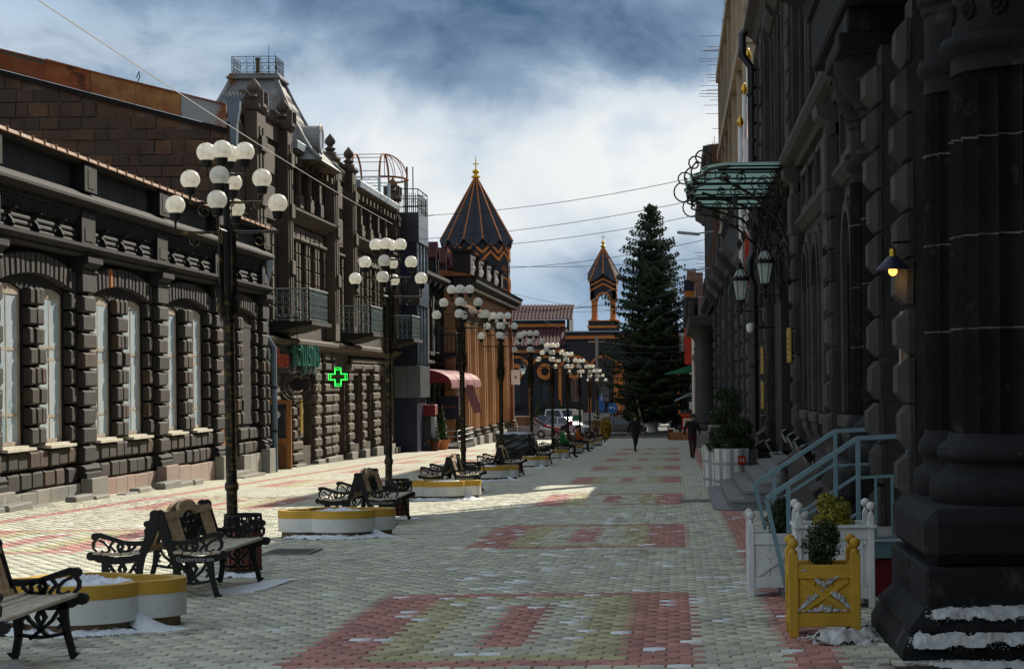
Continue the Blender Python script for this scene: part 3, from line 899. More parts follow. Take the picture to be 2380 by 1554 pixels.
# openings
def cells(lst): return [(BX(a), BX(b), za, zb, r) for a, b, za, zb, r in lst]
G = cells([(70.9,73.6,-1.8,2.15,0),(75.6,77.6,-.6,2.15,0),(80.0,82.4,-.6,2.15,0),(89.0,90.9,-2,2.2,0),(93.0,95.0,-.9,2.1,0),(96.6,98.6,-.9,2.1,0),(101.2,103.2,-2,2.1,0)])
U = cells([(73.0,74.3,4.0,7.0,0),(77.9,79.0,4.3,7.0,0),(80.0,81.1,4.0,7.0,0),(82.1,83.2,4.0,7.0,0),(84.2,85.3,4.3,7.0,0),(88.4,89.9,4.0,7.0,0),(93.4,94.6,4.3,7.0,0),(96.0,97.2,4.0,7.0,0),(98.6,99.8,4.3,7.0,0),(101.2,102.4,4.3,7.0,0)])
T = cells([(78.0,79.3,8.35,9.65,0),(80.3,81.6,8.35,9.65,0),(82.6,83.9,8.35,9.65,0),(93.5,95.0,8.35,9.65,0),(96.2,97.7,8.35,9.65,0),(98.9,100.4,8.35,9.65,0),(101.6,103.1,8.35,9.65,0)])
mb = MB(); mb.wall(0, BL, -2.6, 3.3, 0, .6, G); mb.wall(0, BL, 3.301, 7.6, 0, .6, U); mb.wall(0, BL, 7.601, 10.2, 0, .6, T)
mb.build('wall', bs_, B)
MB().box(.01, BL, .9, 1.1, -2.5, 10.1).build('inner_wall', M['wire'], B)
for (xa,xb,za,zb,r) in U:
    window(B, xa+.01, xb-.01, za, zb-.01, .42, fm=M['wood_brown'], pm=M['glass_dark'], mull=(.5,), trans=(.68,))
for i,(xa,xb,za,zb,r) in enumerate(G):
    if i in (3,6):
        d_ = MB().box(xa+.01,xa+.12,.3,.5,za,zb-.01).box(xb-.12,xb-.01,.3,.5,za,zb-.01).box(xa+.12,xb-.12,.3,.5,1.2,1.32).build('door', M['wood_brown'], B)
        MB().box(xa+.13,(xa+xb)/2-.005,.36,.42,za,1.19).build('leaf', M['wood_brown'], d_); MB().box((xa+xb)/2+.005,xb-.13,.36,.42,za,1.19).build('leaf', M['wood_brown'], d_)
        MB().box(xa+.13,xb-.13,.38,.40,1.33,zb-.02).build('pane', M['glass_dark'], d_)
    else:
        o = window(B, xa+.01, xb-.01, za+.02 if za > -1 else -1.6, zb-.01, .3, fm=M['wood_brown'] if i else M['wood_orange'], pm=M['glass_mid'], mull=(.35,.65) if i < 3 else (.5,), trans=(.22,.62), fw=.14)
# rusticated piers of the ground floor
piers = [(69.4,70.7),(73.8,75.4),(77.8,79.8),(82.6,84.2),(85.0,88.6),(91.2,92.7),(95.2,96.4),(98.8,100.9),(103.4,105.2)]
for a,b in piers:
    w = b-a; big = w > 3
    nb = 1 if w < 2.2 else 2
    for r in range(9 if not big else 10):
        z = -.95+.42*r
        if z > 2.6 and not big: break
        for q in range(nb):
            ww = w/nb
            rblock(B, BX(a)+ww*(q+.5), z, ww-.08, .34, d=.16, c=.06, m=M['brown_rust'])
    MB().cbox(BX(a)-.05, BX(b)+.05, -.28, -.002, -2.6, -1.2, .02).build('pier_base', M['plinth_grey'], B)
# string cornice over the ground floor
profile(B, 'cornice', [(0,2.95),(.12,2.95),(.14,3.05),(.24,3.1),(.4,3.18),(.42,3.3),(.3,3.38),(.0,3.42)], 0, BL, bs_)
for (a,b) in ((92.2,104.9),(75.7,84.3)):
    for z in (2.35, 2.62):
        MB().cbox(BX(a), BX(b), -.13, -.002, z, z+.22, .04).build('stone_band', M['brown_rust'], B)
profile(B, 'ledge', [(0,7.62),(.14,7.64),(.18,7.72),(.42,7.86),(.5,7.98),(.5,8.06),(.2,8.16),(0,8.2)], BX(76.9), BX(86.2), bs_)
profile(B, 'ledge', [(0,7.62),(.14,7.64),(.18,7.72),(.42,7.86),(.5,7.98),(.5,8.06),(.2,8.16),(0,8.2)], BX(92.3), BX(105), bs_)
for (a,b) in ((76.9,86.2),(92.3,105.0)):
    profile(B, 'eave', [(0,9.9),(.16,9.9),(.2,10.0),(.5,10.08),(.54,10.16),(0,10.16)], BX(a), BX(b), bs_)
    x = BX(a)
    while x < BX(b)-.1:
        x1 = min(x+1.5, BX(b))
        MB().prism([(-.57,10.17),(-.6,10.42),(-.56,10.46),(.8,10.75),(.8,10.17)], 'x', x, x1-.012).build('zinc_gutter', M['zinc'], B)
        x = x1
    x = BX(a)+.45
    while x < BX(b)-.3:
        MB().box(x-.14,x+.14,-.46,-.01,9.66,9.895).build('bracket', bs_, B)
        x += 1.15
    # carved panel frieze above the windows
    x = BX(a)+.35
    while x < BX(b)-.9:
        MB().cbox(x,x+.8,-.09,-.002,7.12,7.55,.03).build('carved_panel', M['brown_rust'], B)
        x += 1.02
    # loggia balusters
    for (xa,xb,za,zb,r) in T:
        if BX(a) < xa < BX(b):
            MB().box(xa,xb,-.02,.1,8.2,8.62).build('parapet', bs_, B)
            MB().cbox(xb+.12, xb+.12+.75, -.22,-.002, 8.22, 8.75,.03).build('pedestal', M['brown_rust'], B)
            MB().cbox(xb+.25, xb+.12+.62, -.16,-.002, 8.76, 9.64,.03).build('gallery_column', M['brown_rust'], B)
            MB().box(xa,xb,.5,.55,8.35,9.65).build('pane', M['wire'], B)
# window surrounds: thin pilaster strips
for (xa,xb,za,zb,r) in U:
    for x in (xa-.2, xb+.2):
        nb = 6
        for q in range(nb):
            MB().cbox(x-.16, x+.16, -.12, -.002, 3.95+q*.52, 3.95+(q+1)*.52-.03, .03).build('strip_stone', M['brown_rust'], B)
    MB().cbox(xa-.42, xb+.42, -.2, -.002, 7.02, 7.14, .03).build('lintel', bs_, B)
# tall pilasters with pinnacles
def finial(mb, x, y, z, s=1.0):
    mb.lathe([(.30*s,z),(.34*s,z+.05*s),(.2*s,z+.12*s),(.26*s,z+.22*s),(.3*s,z+.26*s),(.16*s,z+.34*s),(.14*s,z+.42*s),(.24*s,z+.5*s),(.28*s,z+.6*s),(.25*s,z+.72*s),(.16*s,z+.84*s),(.06*s,z+.95*s),(.015*s,z+1.02*s)], 12, x, y)
for i, (Y, w, crown) in enumerate(((71.0,1.5,1),(76.3,1.0,1),(86.7,1.1,0),(91.6,1.1,0),(105.9,1.5,1))):
    x = BX(Y)
    p_ = MB().cbox(x-w/2, x+w/2, -.42, -.002, 3.43, 10.72, .03).build('pilaster', bs_, B)
    MB().box(x-w*.28, x-w*.10, -.46, -.421, 4.2, 10.2).box(x+w*.10, x+w*.28, -.46, -.421, 4.2, 10.2).build('fillet', bs_, p_)
    for z in (5.6, 7.6, 9.4):
        MB().cbox(x-w*.32, x+w*.32, -.53, -.462, z, z+.5, .02).build('carved_panel', M['brown_rust'], p_)
    profile(B, 'pilaster_cap', [(0,10.721),(.46,10.721),(.52,10.8),(.5,10.9),(.4,10.98),(.0,11.0)], x-w/2-.06, x+w/2+.06, bs_)
    mb = MB(); finial(mb, 0, 0, 0, .85 if crown else .8)
    f_ = mb.build('pinnacle', M['brown_rust'], B, (x, -.18, 10.99), smooth=40)
    if crown:
        for sx in (-1,1):
            for sy in (-1,1):
                MB().cbox(sx*.42-.1, sx*.42+.1, sy*.3-.1, sy*.3+.1, -.12, .42, .04).build('corner_merlon', M['brown_rust'], f_)
        MB().cbox(-.5,.5,-.38,.38,-.16,-.01,.03).build('crown_base', M['brown_rust'], f_)
    MB().box(x-w/2-.1, x+w/2+.1, -.34, -.002, -2.4, -1.4).build('pier_base', M['plinth_grey'], B)
# narrow bays carry a parapet
for (a,b) in ((71.8,75.8),(87.25,91.05)):
    MB().box(BX(a), BX(b), -.12, .4, 10.2, 10.8).build('parapet', bs_, B)
    profile(B, 'parapet_coping', [(.0,10.8),(.2,10.8),(.26,10.88),(.1,10.95),(-.4,10.98),(-.4,10.8)], BX(a), BX(b), bs_)
    for z0,z1 in ((9.0,10.0),(7.4,8.6)):
        MB().cbox(BX(a)+.5, BX(b)-.5, -.1, -.002, z0, z1, .04).build('carved_panel', M['brown_rust'], B)
# balconies
def balcony(par, x0, x1, z, proj, h, m, name='balcony', n=22, y0=0.0):
    o = MB().prism([(y0-proj-.12, z),(y0-proj-.12,z+.13),(y0,z+.13),(y0,z-.28),(y0-.5,z-.2),(y0-proj*.8,z-.04)], 'x', x0-.1, x1+.1).build(name, M['tuff_black'], par)
    zr = z+.13
    sides = [((x0,y0-.02),(x0,y0-proj)),((x0,y0-proj),(x1,y0-proj)),((x1,y0-proj),(x1,y0-.02))]
    for (p,q) in sides:
        L = sqrt((q[0]-p[0])**2+(q[1]-p[1])**2)
        k = max(4, int(L/.2))
        mb = MB()
        P3 = lambda t,zz: (p[0]+(q[0]-p[0])*t, p[1]+(q[1]-p[1])*t, zz)
        mb.tube([P3(0,zr+h),P3(1,zr+h)], .032, 6); mb.tube([P3(0,zr+.06),P3(1,zr+.06)], .02, 4); mb.tube([P3(0,zr+h-.16),P3(1,zr+h-.16)], .016, 4)
        for i in range(k+1):
            t = i/k
            mb.tube([P3(t,zr),P3(t,zr+h)], .013 if 0 < i < k else .03, 4)
        for i in range(k):
            t0 = (i+.5)/k; r_ = .42/k
            for (zc, sc) in ((zr+h*.30,1),(zr+h*.68,.8)):
                pts = []
                for j in range(9):
                    a = -pi*.8+1.6*pi*j/8
                    pts.append(P3(t0+r_*sc*cos(a)*.85, zc+.17*sc*sin(a)))
                mb.tube(pts, .011, 4, cap=False)
        mb.build('railing', m, o)
    return o
balcony(B, BX(74.4), BX(78.4), 3.78, 1.35, 1.12, M['rail_green'])
balcony(B, BX(89.5), BX(93.7), 3.70, 1.35, 1.12, M['rail_green'])
# pharmacy: open door leaf, sign letters
d_ = MB().box(-.05,.05,-1.0,0,-1.25,1.2).build('door_leaf', M['wood_orange'], B, (BX(73.2), .05, 0), (0,0,-.15))
MB().box(-.056,-.051,-.85,-.15,-.1,1.05).build('pane', M['glass_dark'], d_)
MB().prism([(-.85,-1.1),(-.15,-1.1),(-.15,-.45),(-.3,-.28),(-.5,-.22),(-.7,-.28),(-.85,-.45)],'x',-.064,-.051).build('panel', M['wood_brown'], d_)
MB().lathe([(.0001,0),(.14,0),(.14,.012),(.0001,.012)],16).build('disc', M['white_paint'], d_, (-.058,-.5,.7),(0,-pi/2,0))
# mansard pavilion over the near corner
Rf = thing('roof_pavilion', 'steep metal-clad mansard pavilion with an iron railing, rising behind the brown house pinnacles', 'pavilion roof', (-15.6, 81.0, 9.9))
w0, w1, H0, H1 = 2.75, .80, 0.0, 3.25
def mans(t):  # concave sides
    return w0 + (w1-w0)*(t**0.72)
for si in range(4):
    a = si*pi/2
    rot = Matrix.Rotation(a, 4, 'Z')
    mb = MB(); mb.M = rot
    n_ = 9
    for i in range(n_):
        t0, t1 = i/n_, (i+1)/n_
        u0, u1 = mans(t0), mans(t1)
        mb.add([(-u0,-u0,H0+(H1-H0)*t0),(u0,-u0,H0+(H1-H0)*t0),(u1,-u1,H0+(H1-H0)*t1),(-u1,-u1,H0+(H1-H0)*t1)],[(0,1,2,3)])
    mb.build('cladding', M['dome_metal'], Rf)
    # diamond metal scales
    for r in range(6):
        t = (r+.8)/7.2; u = mans(t)
        k = 5-(r//3)
        for c in range(k):
            x = (c-(k-1)/2+(.5 if r % 2 else 0))*(2*u-.5)/k
            if abs(x) > u-.3: continue
            z = H0+(H1-H0)*t; y = -u-.012
            dz = .3; dw = .19; t2 = t+dz/(H1-H0); t3 = t-dz/(H1-H0)
            mb = MB(); mb.M = rot
            mb.add([(x,-mans(max(t3,0))-.03,z-dz),(x+dw,-u-.02,z),(x,-mans(min(t2,1))-.03,z+dz),(x-dw,-u-.02,z),(x,-u-.09,z)],[(0,1,4),(1,2,4),(2,3,4),(3,0,4)])
            mb.build('metal_scale', M['dome_metal'], Rf)
    mb = MB(); mb.M = rot
    mb.tube([(-mans(i/8)-.02,-mans(i/8)-.02,H0+(H1-H0)*i/8) for i in range(9)], .09, 6)
    mb.build('hip_roll', M['dome_metal'], Rf)
MB().cbox(-1.0,1.0,-1.0,1.0,3.2,3.32,.03).cbox(-.92,.92,-.92,.92,3.32,3.42,.03).build('crown_cornice', M['dome_metal'], Rf)
mb = MB(); rw = .82
for (p,q) in (((-rw,-rw),(rw,-rw)),((rw,-rw),(rw,rw)),((rw,rw),(-rw,rw)),((-rw,rw),(-rw,-rw))):
    P3 = lambda t,z: (p[0]+(q[0]-p[0])*t, p[1]+(q[1]-p[1])*t, z)
    for z in (3.47, 4.05): mb.tube([P3(0,z),P3(1,z)], .014, 4)
    for i in range(7): mb.tube([P3(i/6,3.42),P3(i/6,4.05)], .011, 4)
    for i in range(6):
        for zc in (3.62,3.88):
            mb.tube([P3((i+.5)/6+.055*cos(a*.9),zc+.1*sin(a*.9)) for a in range(8)], .008, 4)
mb.build('railing', M['iron'], Rf)
MB().lathe([(.11,3.42),(.11,3.54),(.08,3.58),(.08,4.0),(.1,4.04),(.1,4.12)],10).build('chimney_pot', M['brown_rust'], Rf)
MB().tube([(.55,-.7,3.2),(.55,-.7,4.5)],.012,4).build('lightning_rod', M['iron'], Rf); MB().tube([(.75,-.5,3.2),(.75,-.5,4.25)],.012,4).build('lightning_rod', M['iron'], Rf)
# round dormer on the street side of the pavilion
Dm = MB().lathe([(.52,0),(.52,.9)],20).build('round_dormer', M['dome_metal'], Rf, (1.55,-.6,.95),(0,pi/2,0))
MB().lathe([(.38,.901),(.38,.92),(.52,.94),(.57,.9),(.57,.88)],20,cap=False).build('dormer_ring', M['rust_zinc'], Dm)
MB().lathe([(.0001,.905),(.38,.905)],20,cap=False).build('pane', M['glass_dark'], Dm)
# corrugated roof behind
mb = MB()
for i in range(24):
    x0 = i*.3
    mb.add([(x0,0,0),(x0+.15,0,.06),(x0+.3,0,0),(x0+.3,2.6,1.9),(x0+.15,2.6,1.96),(x0,2.6,1.9)],[(0,1,4,5),(1,2,3,4)])
o = mb.build('sheet_roof', M['zinc'], B, (BX(78.6), 1.2, 10.4))
MB().add([(0,0,0),(0,2.6,1.9),(0,5.2,0)],[(0,1,2)]).build('roof_gable', M['zinc'], B, (BX(85.85), 1.2, 10.38))
MB().box(.0,BL,.7,10,10.0,10.19).build('roof_deck', M['rust_zinc'], B)
# side wall facing the street corner: separate blocks under a rusty fascia
Wg = thing('side_wall', 'tall brown stone side wall with a sloping rusty metal fascia above the low hall', 'wall', (-14.35, 69.28, 0), 0)
# local: x to the right (negative = left), faces -y
topz = lambda x: 9.95 + (-x)*0.272
MB().prism([(-13,5.9),(-.0,5.9),(-.0,topz(0)),(-13,topz(-13))],'y',0,.5).build('mortar_bed', M['gable_mortar'], Wg)
z = 6.35; r = 0
while z < 13.4:
    hrow = rb.choice((.36,.4,.44,.48))
    x = -rb.uniform(0,.3)
    while x > -12.6:
        w = rb.uniform(.36,.9); h = hrow-.015
        if z+h < topz(x) - .02 or z+h < topz(x-w)-.02:
            zz = min(h, max(.1, topz(x)-z-.03))
            mb = MB().cbox(x-w+.012, x-.012, -rb.uniform(.015,.07), -.001, z+.012, z+zz-.012, .012)
            if 6.9 < z < 7.3 and -3.9 < x < -3.3: m = M['plinth_grey']
            else: m = M['brown_block']
            mb.build('stone_block', m, Wg)
        x -= w
    z += hrow; r += 1
for i in range(9):
    a, b = -i*1.45, -(i+1)*1.45
    dh = .72 if i < 4 else .5
    m = M['rust_zinc'] if i == 0 else (M['rust_pale'] if i in (1,2) else M['rust'])
    MB().prism([(b+.012,topz(b)+.02),(a,topz(a)+.02),(a,topz(a)+dh+.02),(b+.012,topz(b)+dh+.02)],'y',-.16-.006*(i%2),-.06).build('fascia_sheet', m, Wg)
MB().prism([(-13,topz(-13)+.55),(0,topz(0)+.76),(0,topz(0)+.8),(-13,topz(-13)+.59)],'y',-.22,6).build('roof_sheet', M['rust'], Wg)
MB().prism([(-13,topz(-13)-.18),(0,topz(0)-.14),(0,topz(0)+.01),(-13,topz(-13)+.01)],'y',-.12,-.052).build('eave_board', M['tuff_wall'], Wg)
# corner gutter head and downpipe
Dp = thing('downpipe', 'grey-blue downpipe with an ornate funnel at the corner between the two left houses', 'downpipe', (-13.0, 68.85, 0))
mb = MB(); mb.tube([(-.1,0,4.9),(-.1,0,3.3),(.16,0,2.9),(.16,0,gz(69)+.05)], .085, 10)
mb.build('pipe', M['pipe_blue'], Dp, smooth=40)
MB().lathe([(.09,4.6),(.11,4.9),(.2,5.3),(.28,5.55),(.3,5.7),(.24,5.7)],10,-.1,0).build('funnel', M['zinc'], Dp, smooth=40)
for z in (3.6,1.6,.2): MB().lathe([(.11,z),(.11,z+.06)],10,.16 if z<2.9 else -.1,0).build('clamp', M['iron'], Dp)
Dp2 = thing('gutter_head', 'ornate pale zinc gutter head with leaf crown at the roof corner of the brown house', 'gutter head', (-14.05, 69.0, 9.35))
mb = MB(); mb.prism([(-.09,0),(.09,0),(.11,.7),(.2,1.2),(.21,1.45),(-.21,1.45),(-.2,1.2),(-.11,.7)],'y',-.25,.05); mb.build('funnel', M['pipe_blue'], Dp2)
for i in range(7):
    a = (i-3)*.11
    MB().prism([(a*.6-.035,1.45),(a*.6+.035,1.45),(a+.05,1.62),(a*1.1,1.74-.02*abs(i-3)),(a-.05,1.62)],'y',-.25,-.22).build('leaf', M['pipe_blue'], Dp2)
# rusty arched frame on the roof
Pg = thing('roof_frame', 'rusty arched steel pergola frame standing on the far end of the brown house roof', 'steel frame', (-13.6, 99.5, 10.2))
WY = 3.3; arch = lambda x: [(x, WY/2-WY/2*cos(pi*i/14), 1.1+1.2*sin(pi*i/14)) for i in range(15)]
for x in (0,-1.3,-2.3): MB().tube(arch(x), .05, 5).build('arch', M['rust'], Pg)
for i in (1,4,7,10,13):
    p = arch(0)[i]; MB().tube([p,(-2.3,p[1],p[2])], .022, 4).build('purlin', M['rust'], Pg)
for k in range(7):
    a = pi*(k+.5)/7
    MB().tube([(1.1*sin(a)*cos(pi/2*j/8), WY/2-WY/2*cos(a)*cos(pi/2*j/8), 1.1+1.2*sin(pi/2*j/8)) for j in range(9)], .022, 4).build('dome_rib', M['rust'], Pg)
MB().tube([(1.1*sin(pi*k/12), WY/2-WY/2*cos(pi*k/12), 1.1) for k in range(13)], .05, 5).build('dome_ring', M['rust'], Pg)
for y in (0, WY):
    for z in (.3,.5,.95,1.1): MB().tube([(0,y,z),(-2.3,y,z)], .025, 4).build('beam', M['zinc'], Pg)
    mb = MB()
    for z in (.3,.95):
        h = .2 if z < .5 else .15
        for i in range(8): mb.tube([(-i*.2875,y,z+(h if i%2 else 0)),(-(i+1)*.2875,y,z+(0 if i%2 else h))], .013, 4)
    q = mb.build('lattice', M['zinc'], Pg); q['kind'] = 'stuff'
    for x in (0,-2.3): MB().box(x-.06,x+.06,y-.06,y+.06,-.1,1.1).build('post', M['zinc'], Pg)

def text_obj(name, s, size, m, parent, loc, rot, depth=0.01, align='CENTER', sx=1.0):
    cu = bpy.data.curves.new('txt', 'FONT')
    cu.body = s; cu.size = size; cu.extrude = depth; cu.align_x = align; cu.align_y = 'CENTER'
    cu.resolution_u = 3
    to = bpy.data.objects.new('txt', cu); link(to)
    dg = bpy.context.evaluated_depsgraph_get()
    me = bpy.data.meshes.new_from_object(to.evaluated_get(dg))
    bpy.data.objects.remove(to, do_unlink=True)
    me.materials.clear(); me.materials.append(m)
    return mesh_obj(name, me, parent, loc, rot, (sx,1,1))
defmat('sign_teal', (0.035,0.17,0.13), rough=.4); defmat('sign_red', (0.42,0.07,0.035), rough=.4); defmat('sign_dark', (0.02,0.07,0.05), rough=.4)
Sg = thing('shop_sign', 'raised pharmacy sign letters, dark green, red and teal, above the wooden shop front', 'sign', (-13.62, 76.2, 2.62), pi/2)
MB().box(-6.2,6.4,.1,.16,-.5,.5).build('backing', M['wire'], Sg)
text_obj('letters', 'Alex', .95, M['sign_dark'], Sg, (-4.6,-.02,0), (pi/2,0,0), .06)
text_obj('letters', 'Pharm', .95, M['sign_red'], Sg, (-2.0,-.02,0), (pi/2,0,0), .06)
text_obj('letters', 'ԴԵՂԱՏՈՒՆ', 1.05, M['sign_teal'], Sg, (3.0,-.02,.08), (pi/2,0,0), .06)
text_obj('letters', '24/7', .4, M['sign_teal'], Sg, (2.6,-.04,-.42), (pi/2,0,0), .04)
defmat('neon_green', (0.02,0.3,0.05), emit=(0.04,1.0,0.1,0.9)); defmat('cross_green', (0.01,0.09,0.03), rough=.3)
Cx = thing('pharmacy_cross', 'glowing green neon pharmacy cross hung out from the brown house', 'neon sign', (-13.2, 84.2, 2.0))
Cx.scale = (.6,.6,.6)
cr = [(-.2,-.6),(.2,-.6),(.2,-.2),(.6,-.2),(.6,.2),(.2,.2),(.2,.6),(-.2,.6),(-.2,.2),(-.6,.2),(-.6,-.2),(-.2,-.2)]
MB().prism(cr,'y',-.08,.08).build('box', M['cross_green'], Cx)
mb = MB()
for sc in (1.0,.78): mb.tube([(p[0]*(sc if abs(p[0])>.3 else 1-.6*(1-sc)),-.1,p[1]*(sc if abs(p[1])>.3 else 1-.6*(1-sc))) for p in cr+cr[:1]], .022, 5)
mb.build('neon_tube', M['neon_green'], Cx)
text_obj('letters','AlexPharm',.19,M['sign_red'],Cx,(0,-.09,0),(pi/2,0,0),.004)
MB().tube([(-1.4,0,.9),(.5,0,.9)],.03,5).tube([(-.3,0,.9),(-.3,0,.6)],.02,5).tube([(.1,0,.9),(.1,0,.6)],.02,5).build('bracket', M['iron'], Cx)
Ir = thing('hanging_sign', 'round wrought-iron hanging sign with scrolls on a chain beside the pharmacy door', 'hanging sign', (-13.0, 74.0, 1.72))
mb = MB()
for r_ in (.62,.52,.34): mb.tube([(r_*cos(2*pi*i/20),0,r_*sin(2*pi*i/20)) for i in range(21)], .022, 5)
for k in range(12):
    a = 2*pi*k/12
    mb.tube([(p[0],0,p[1]) for p in spiral(.43*cos(a),.43*sin(a),.085,.02,a,1.2,9)], .012, 4)
    mb.tube([(p[0],0,p[1]) for p in spiral(.7*cos(a),.7*sin(a),.08,.02,a+pi,1.1,8)], .012, 4)
mb.build('scroll_ring', M['iron'], Ir)
MB().lathe([(.2,-.02),(.24,0),(.2,.02)],16).build('disc', M['iron'], Ir, rot=(pi/2,0,0))
MB().tube([(0,0,.62),(0,0,2.3)],.02,4).tube([(-.6,0,2.3),(.1,0,2.3)],.03,5).build('chain', M['iron'], Ir)
Bp = thing('yellow_plate', 'narrow upright yellow sign plate on the pharmacy pier', 'sign', (-13.78, 79.0, .55))
MB().box(0,.05,-.25,.25,-.62,.62).build('plate', M['brass'], Bp)
# ------------------------------------------------------------------ dark house with dormers, cafe below
Cc = thing('dark_house', 'black stone house with arched upper windows, dormers and a dark tiled stair bay', 'building', (-14.0, 107.05, 0), pi/2)
CX = lambda Y: Y - 107.05
dk = M['dark_stone_c']
CL = CX(142)
uo = [(CX(113.4+2.7*i), CX(114.9+2.7*i), 3.55, 6.0, .55) for i in range(10)]
go = [(CX(112.6),CX(115.6),-2.4,1.5,0),(CX(117),CX(120.5),-2.4,1.5,0),(CX(122),CX(126),-2.4,1.4,0),(CX(128),CX(131),-2.4,1.4,0),(CX(133),CX(136),-2.4,1.4,0)]
mb = MB(); mb.wall(CX(111.6), CL, -3, 2.9, 0, .5, go); mb.wall(CX(111.6), CL, 2.901, 7.2, 0, .5, uo); mb.build('wall', dk, Cc)
MB().box(0, CL, .8, 1.0, -3, 7.2).box(0,.2,0,.8,-3,8).build('inner_wall', M['wire'], Cc)
for (xa,xb,za,zb,r) in uo:
    window(Cc, xa+.01, xb-.01, za, zb, .35, .5, fm=M['tuff_wall'], pm=M['glass_dark'], mull=(.5,), trans=(.7,))
    voussoirs(Cc, xa-.02, xb+.02, 6.0, .56, .2, 9, 0, .1, M['tuff_grey'], gap=.06)
    for x in (xa-.16, xb+.16): MB().cbox(x-.09,x+.09,-.14,-.002,3.3,6.0,.02).build('strip', M['tuff_grey'], Cc)
    MB().cbox(xa-.3,xb+.3,-.24,-.002,3.28,3.5,.03).build('sill', M['tuff_grey'], Cc)
for (xa,xb,za,zb,r) in go:
    window(Cc, xa+.01, xb-.01, za, zb-.01, .3, fm=M['tuff_wall'], pm=M['glass_dark'], mull=(.33,.66), trans=(.7,))
for i in range(11):
    x = CX(112.8+2.7*i)-.05
    MB().cbox(x-.22,x+.22,-.16,-.002,-3,7.1,.03).build('pilaster', dk, Cc)
    profile(Cc, 'console', [(0,6.7),(.18,6.75),(.28,7.0),(.5,7.15),(.62,7.4),(0,7.4)], x-.2, x+.2, M['tuff_black'])
profile(Cc, 'string_course', [(0,2.7),(.2,2.72),(.3,2.85),(.3,2.98),(0,3.05)], CX(111.6), CL, M['tuff_grey'])
profile(Cc, 'cornice', [(0,7.21),(.4,7.3),(.5,7.5),(.72,7.62),(.72,7.8),(.3,7.95),(-.6,8.0),(-.6,7.21)], CX(111.6), CL, M['tuff_black'])
MB().prism([(.2,8.0),(2.6,10.2),(6,10.2),(6,8.0)],'x',CX(111.7),CL-.1).build('mansard_roof', M['red_roof'], Cc)
for i in range(5):
    x = CX(114.0+5.4*i)
    d_ = MB().prism([(x-.75,7.96),(x+.75,7.96),(x+.75,9.0),(x,9.7),(x-.75,9.0)],'y',-.15,2.2).build('dormer', M['tuff_grey'], Cc)
    MB().prism([(x-.42,8.05),(x+.42,8.05),(x+.42,8.8),(x,9.1),(x-.42,8.8)],'y',-.17,-.152).build('pane', M['glass_dark'], d_)
    MB().prism([(x-.95,8.9),(x,9.78),(x+.95,8.9),(x+.95,9.02),(x,9.92),(x-.95,9.02)],'y',-.3,2.3).build('dormer_roof', M['red_roof'], d_)
    for sx in (-1,1): MB().cbox(x+sx*.6-.12,x+sx*.6+.12,-.26,-.151,8.0,8.95,.04).build('carved_console', M['tuff_black'], d_)
defmat('grey_panel', (0.13,0.14,0.15), (0.1,0.11,0.12), ns=1, rough=.3)
# stair bay of dark tiles and glass
St = thing('stair_bay', 'dark tiled glass stair bay with a roof railing wedged between the left houses', 'stair tower', (-14.0, 107.2, 0), pi/2)
tw = 4.2
MB().box(.1,tw-.1,-1.1,.6,-3,10.2).build('core', M['navy'], St)
for (z0,z1) in ((8.75,10.25),(5.6,6.85),(1.0,2.6)):
    n_ = 4
    for i in range(n_):
        for j in range(2):
            MB().box(i*tw/n_+.008,(i+1)*tw/n_-.008,-1.28,-1.101,z0+j*(z1-z0)/2+.008,z0+(j+1)*(z1-z0)/2-.008).build('tile', M['dark_tile'] if z0 > 2 else M['grey_panel'], St)
    for j in range(2):
        for q in range(2):
            MB().box(-.02,.099,-1.28+q*.66,-1.28+(q+1)*.66-.015,z0+j*(z1-z0)/2+.008,z0+(j+1)*(z1-z0)/2-.008).build('tile', M['dark_tile'] if z0 > 2 else M['grey_panel'], St)
for (z0,z1) in ((6.9,8.7),(2.7,5.55)):
    for i in range(3): MB().box(.1+i*1.35,.1+(i+1)*1.35-.06,-1.16,-1.101,z0,z1).build('pane', M['glass_dark'], St)
    for x in (.05,1.4,2.75,4.1): MB().box(x-.04,x+.04,-1.22,-1.16,z0-.05,z1+.05).build('mullion', M['pipe_blue'], St)
mb = MB()
for (p,q) in (((0,0),(0,-1.25)),((0,-1.25),(tw,-1.25)),((tw,-1.25),(tw,0))):
    for z in (10.5,10.9,11.4): mb.tube([(p[0],p[1],z),(q[0],q[1],z)], .03, 4)
    for i in range(13): mb.tube([(p[0]+(q[0]-p[0])*i/12,p[1]+(q[1]-p[1])*i/12,10.25),(p[0]+(q[0]-p[0])*i/12,p[1]+(q[1]-p[1])*i/12,11.4 if i%6==0 else 11.2)], .02, 4)
mb.build('railing', M['iron'], St)
MB().tube([(1,-.6,10.2),(1,-.6,12.6)],.05,5).tube([(2.6,-.3,10.2),(2.6,-.3,12.2)],.05,5).build('chimney_pipe', M['iron'], St)
balcony(Cc, CX(107.3), CX(108.4)-.3, 3.72, 1.35, 1.12, M['rail_green'], y0=-1.3) if False else None
b3 = thing('balcony', 'grey iron balcony on dark brackets beside the dark stair bay', 'balcony', (-14.0, 103.2, 0), pi/2)
balcony(b3, .2, 3.6, 3.72, 1.35, 1.12, M['rail_green'], name='slab')
b4 = balcony(Cc, CX(123.5), CX(127.5), 3.3, 1.4, 1.15, M['iron'])
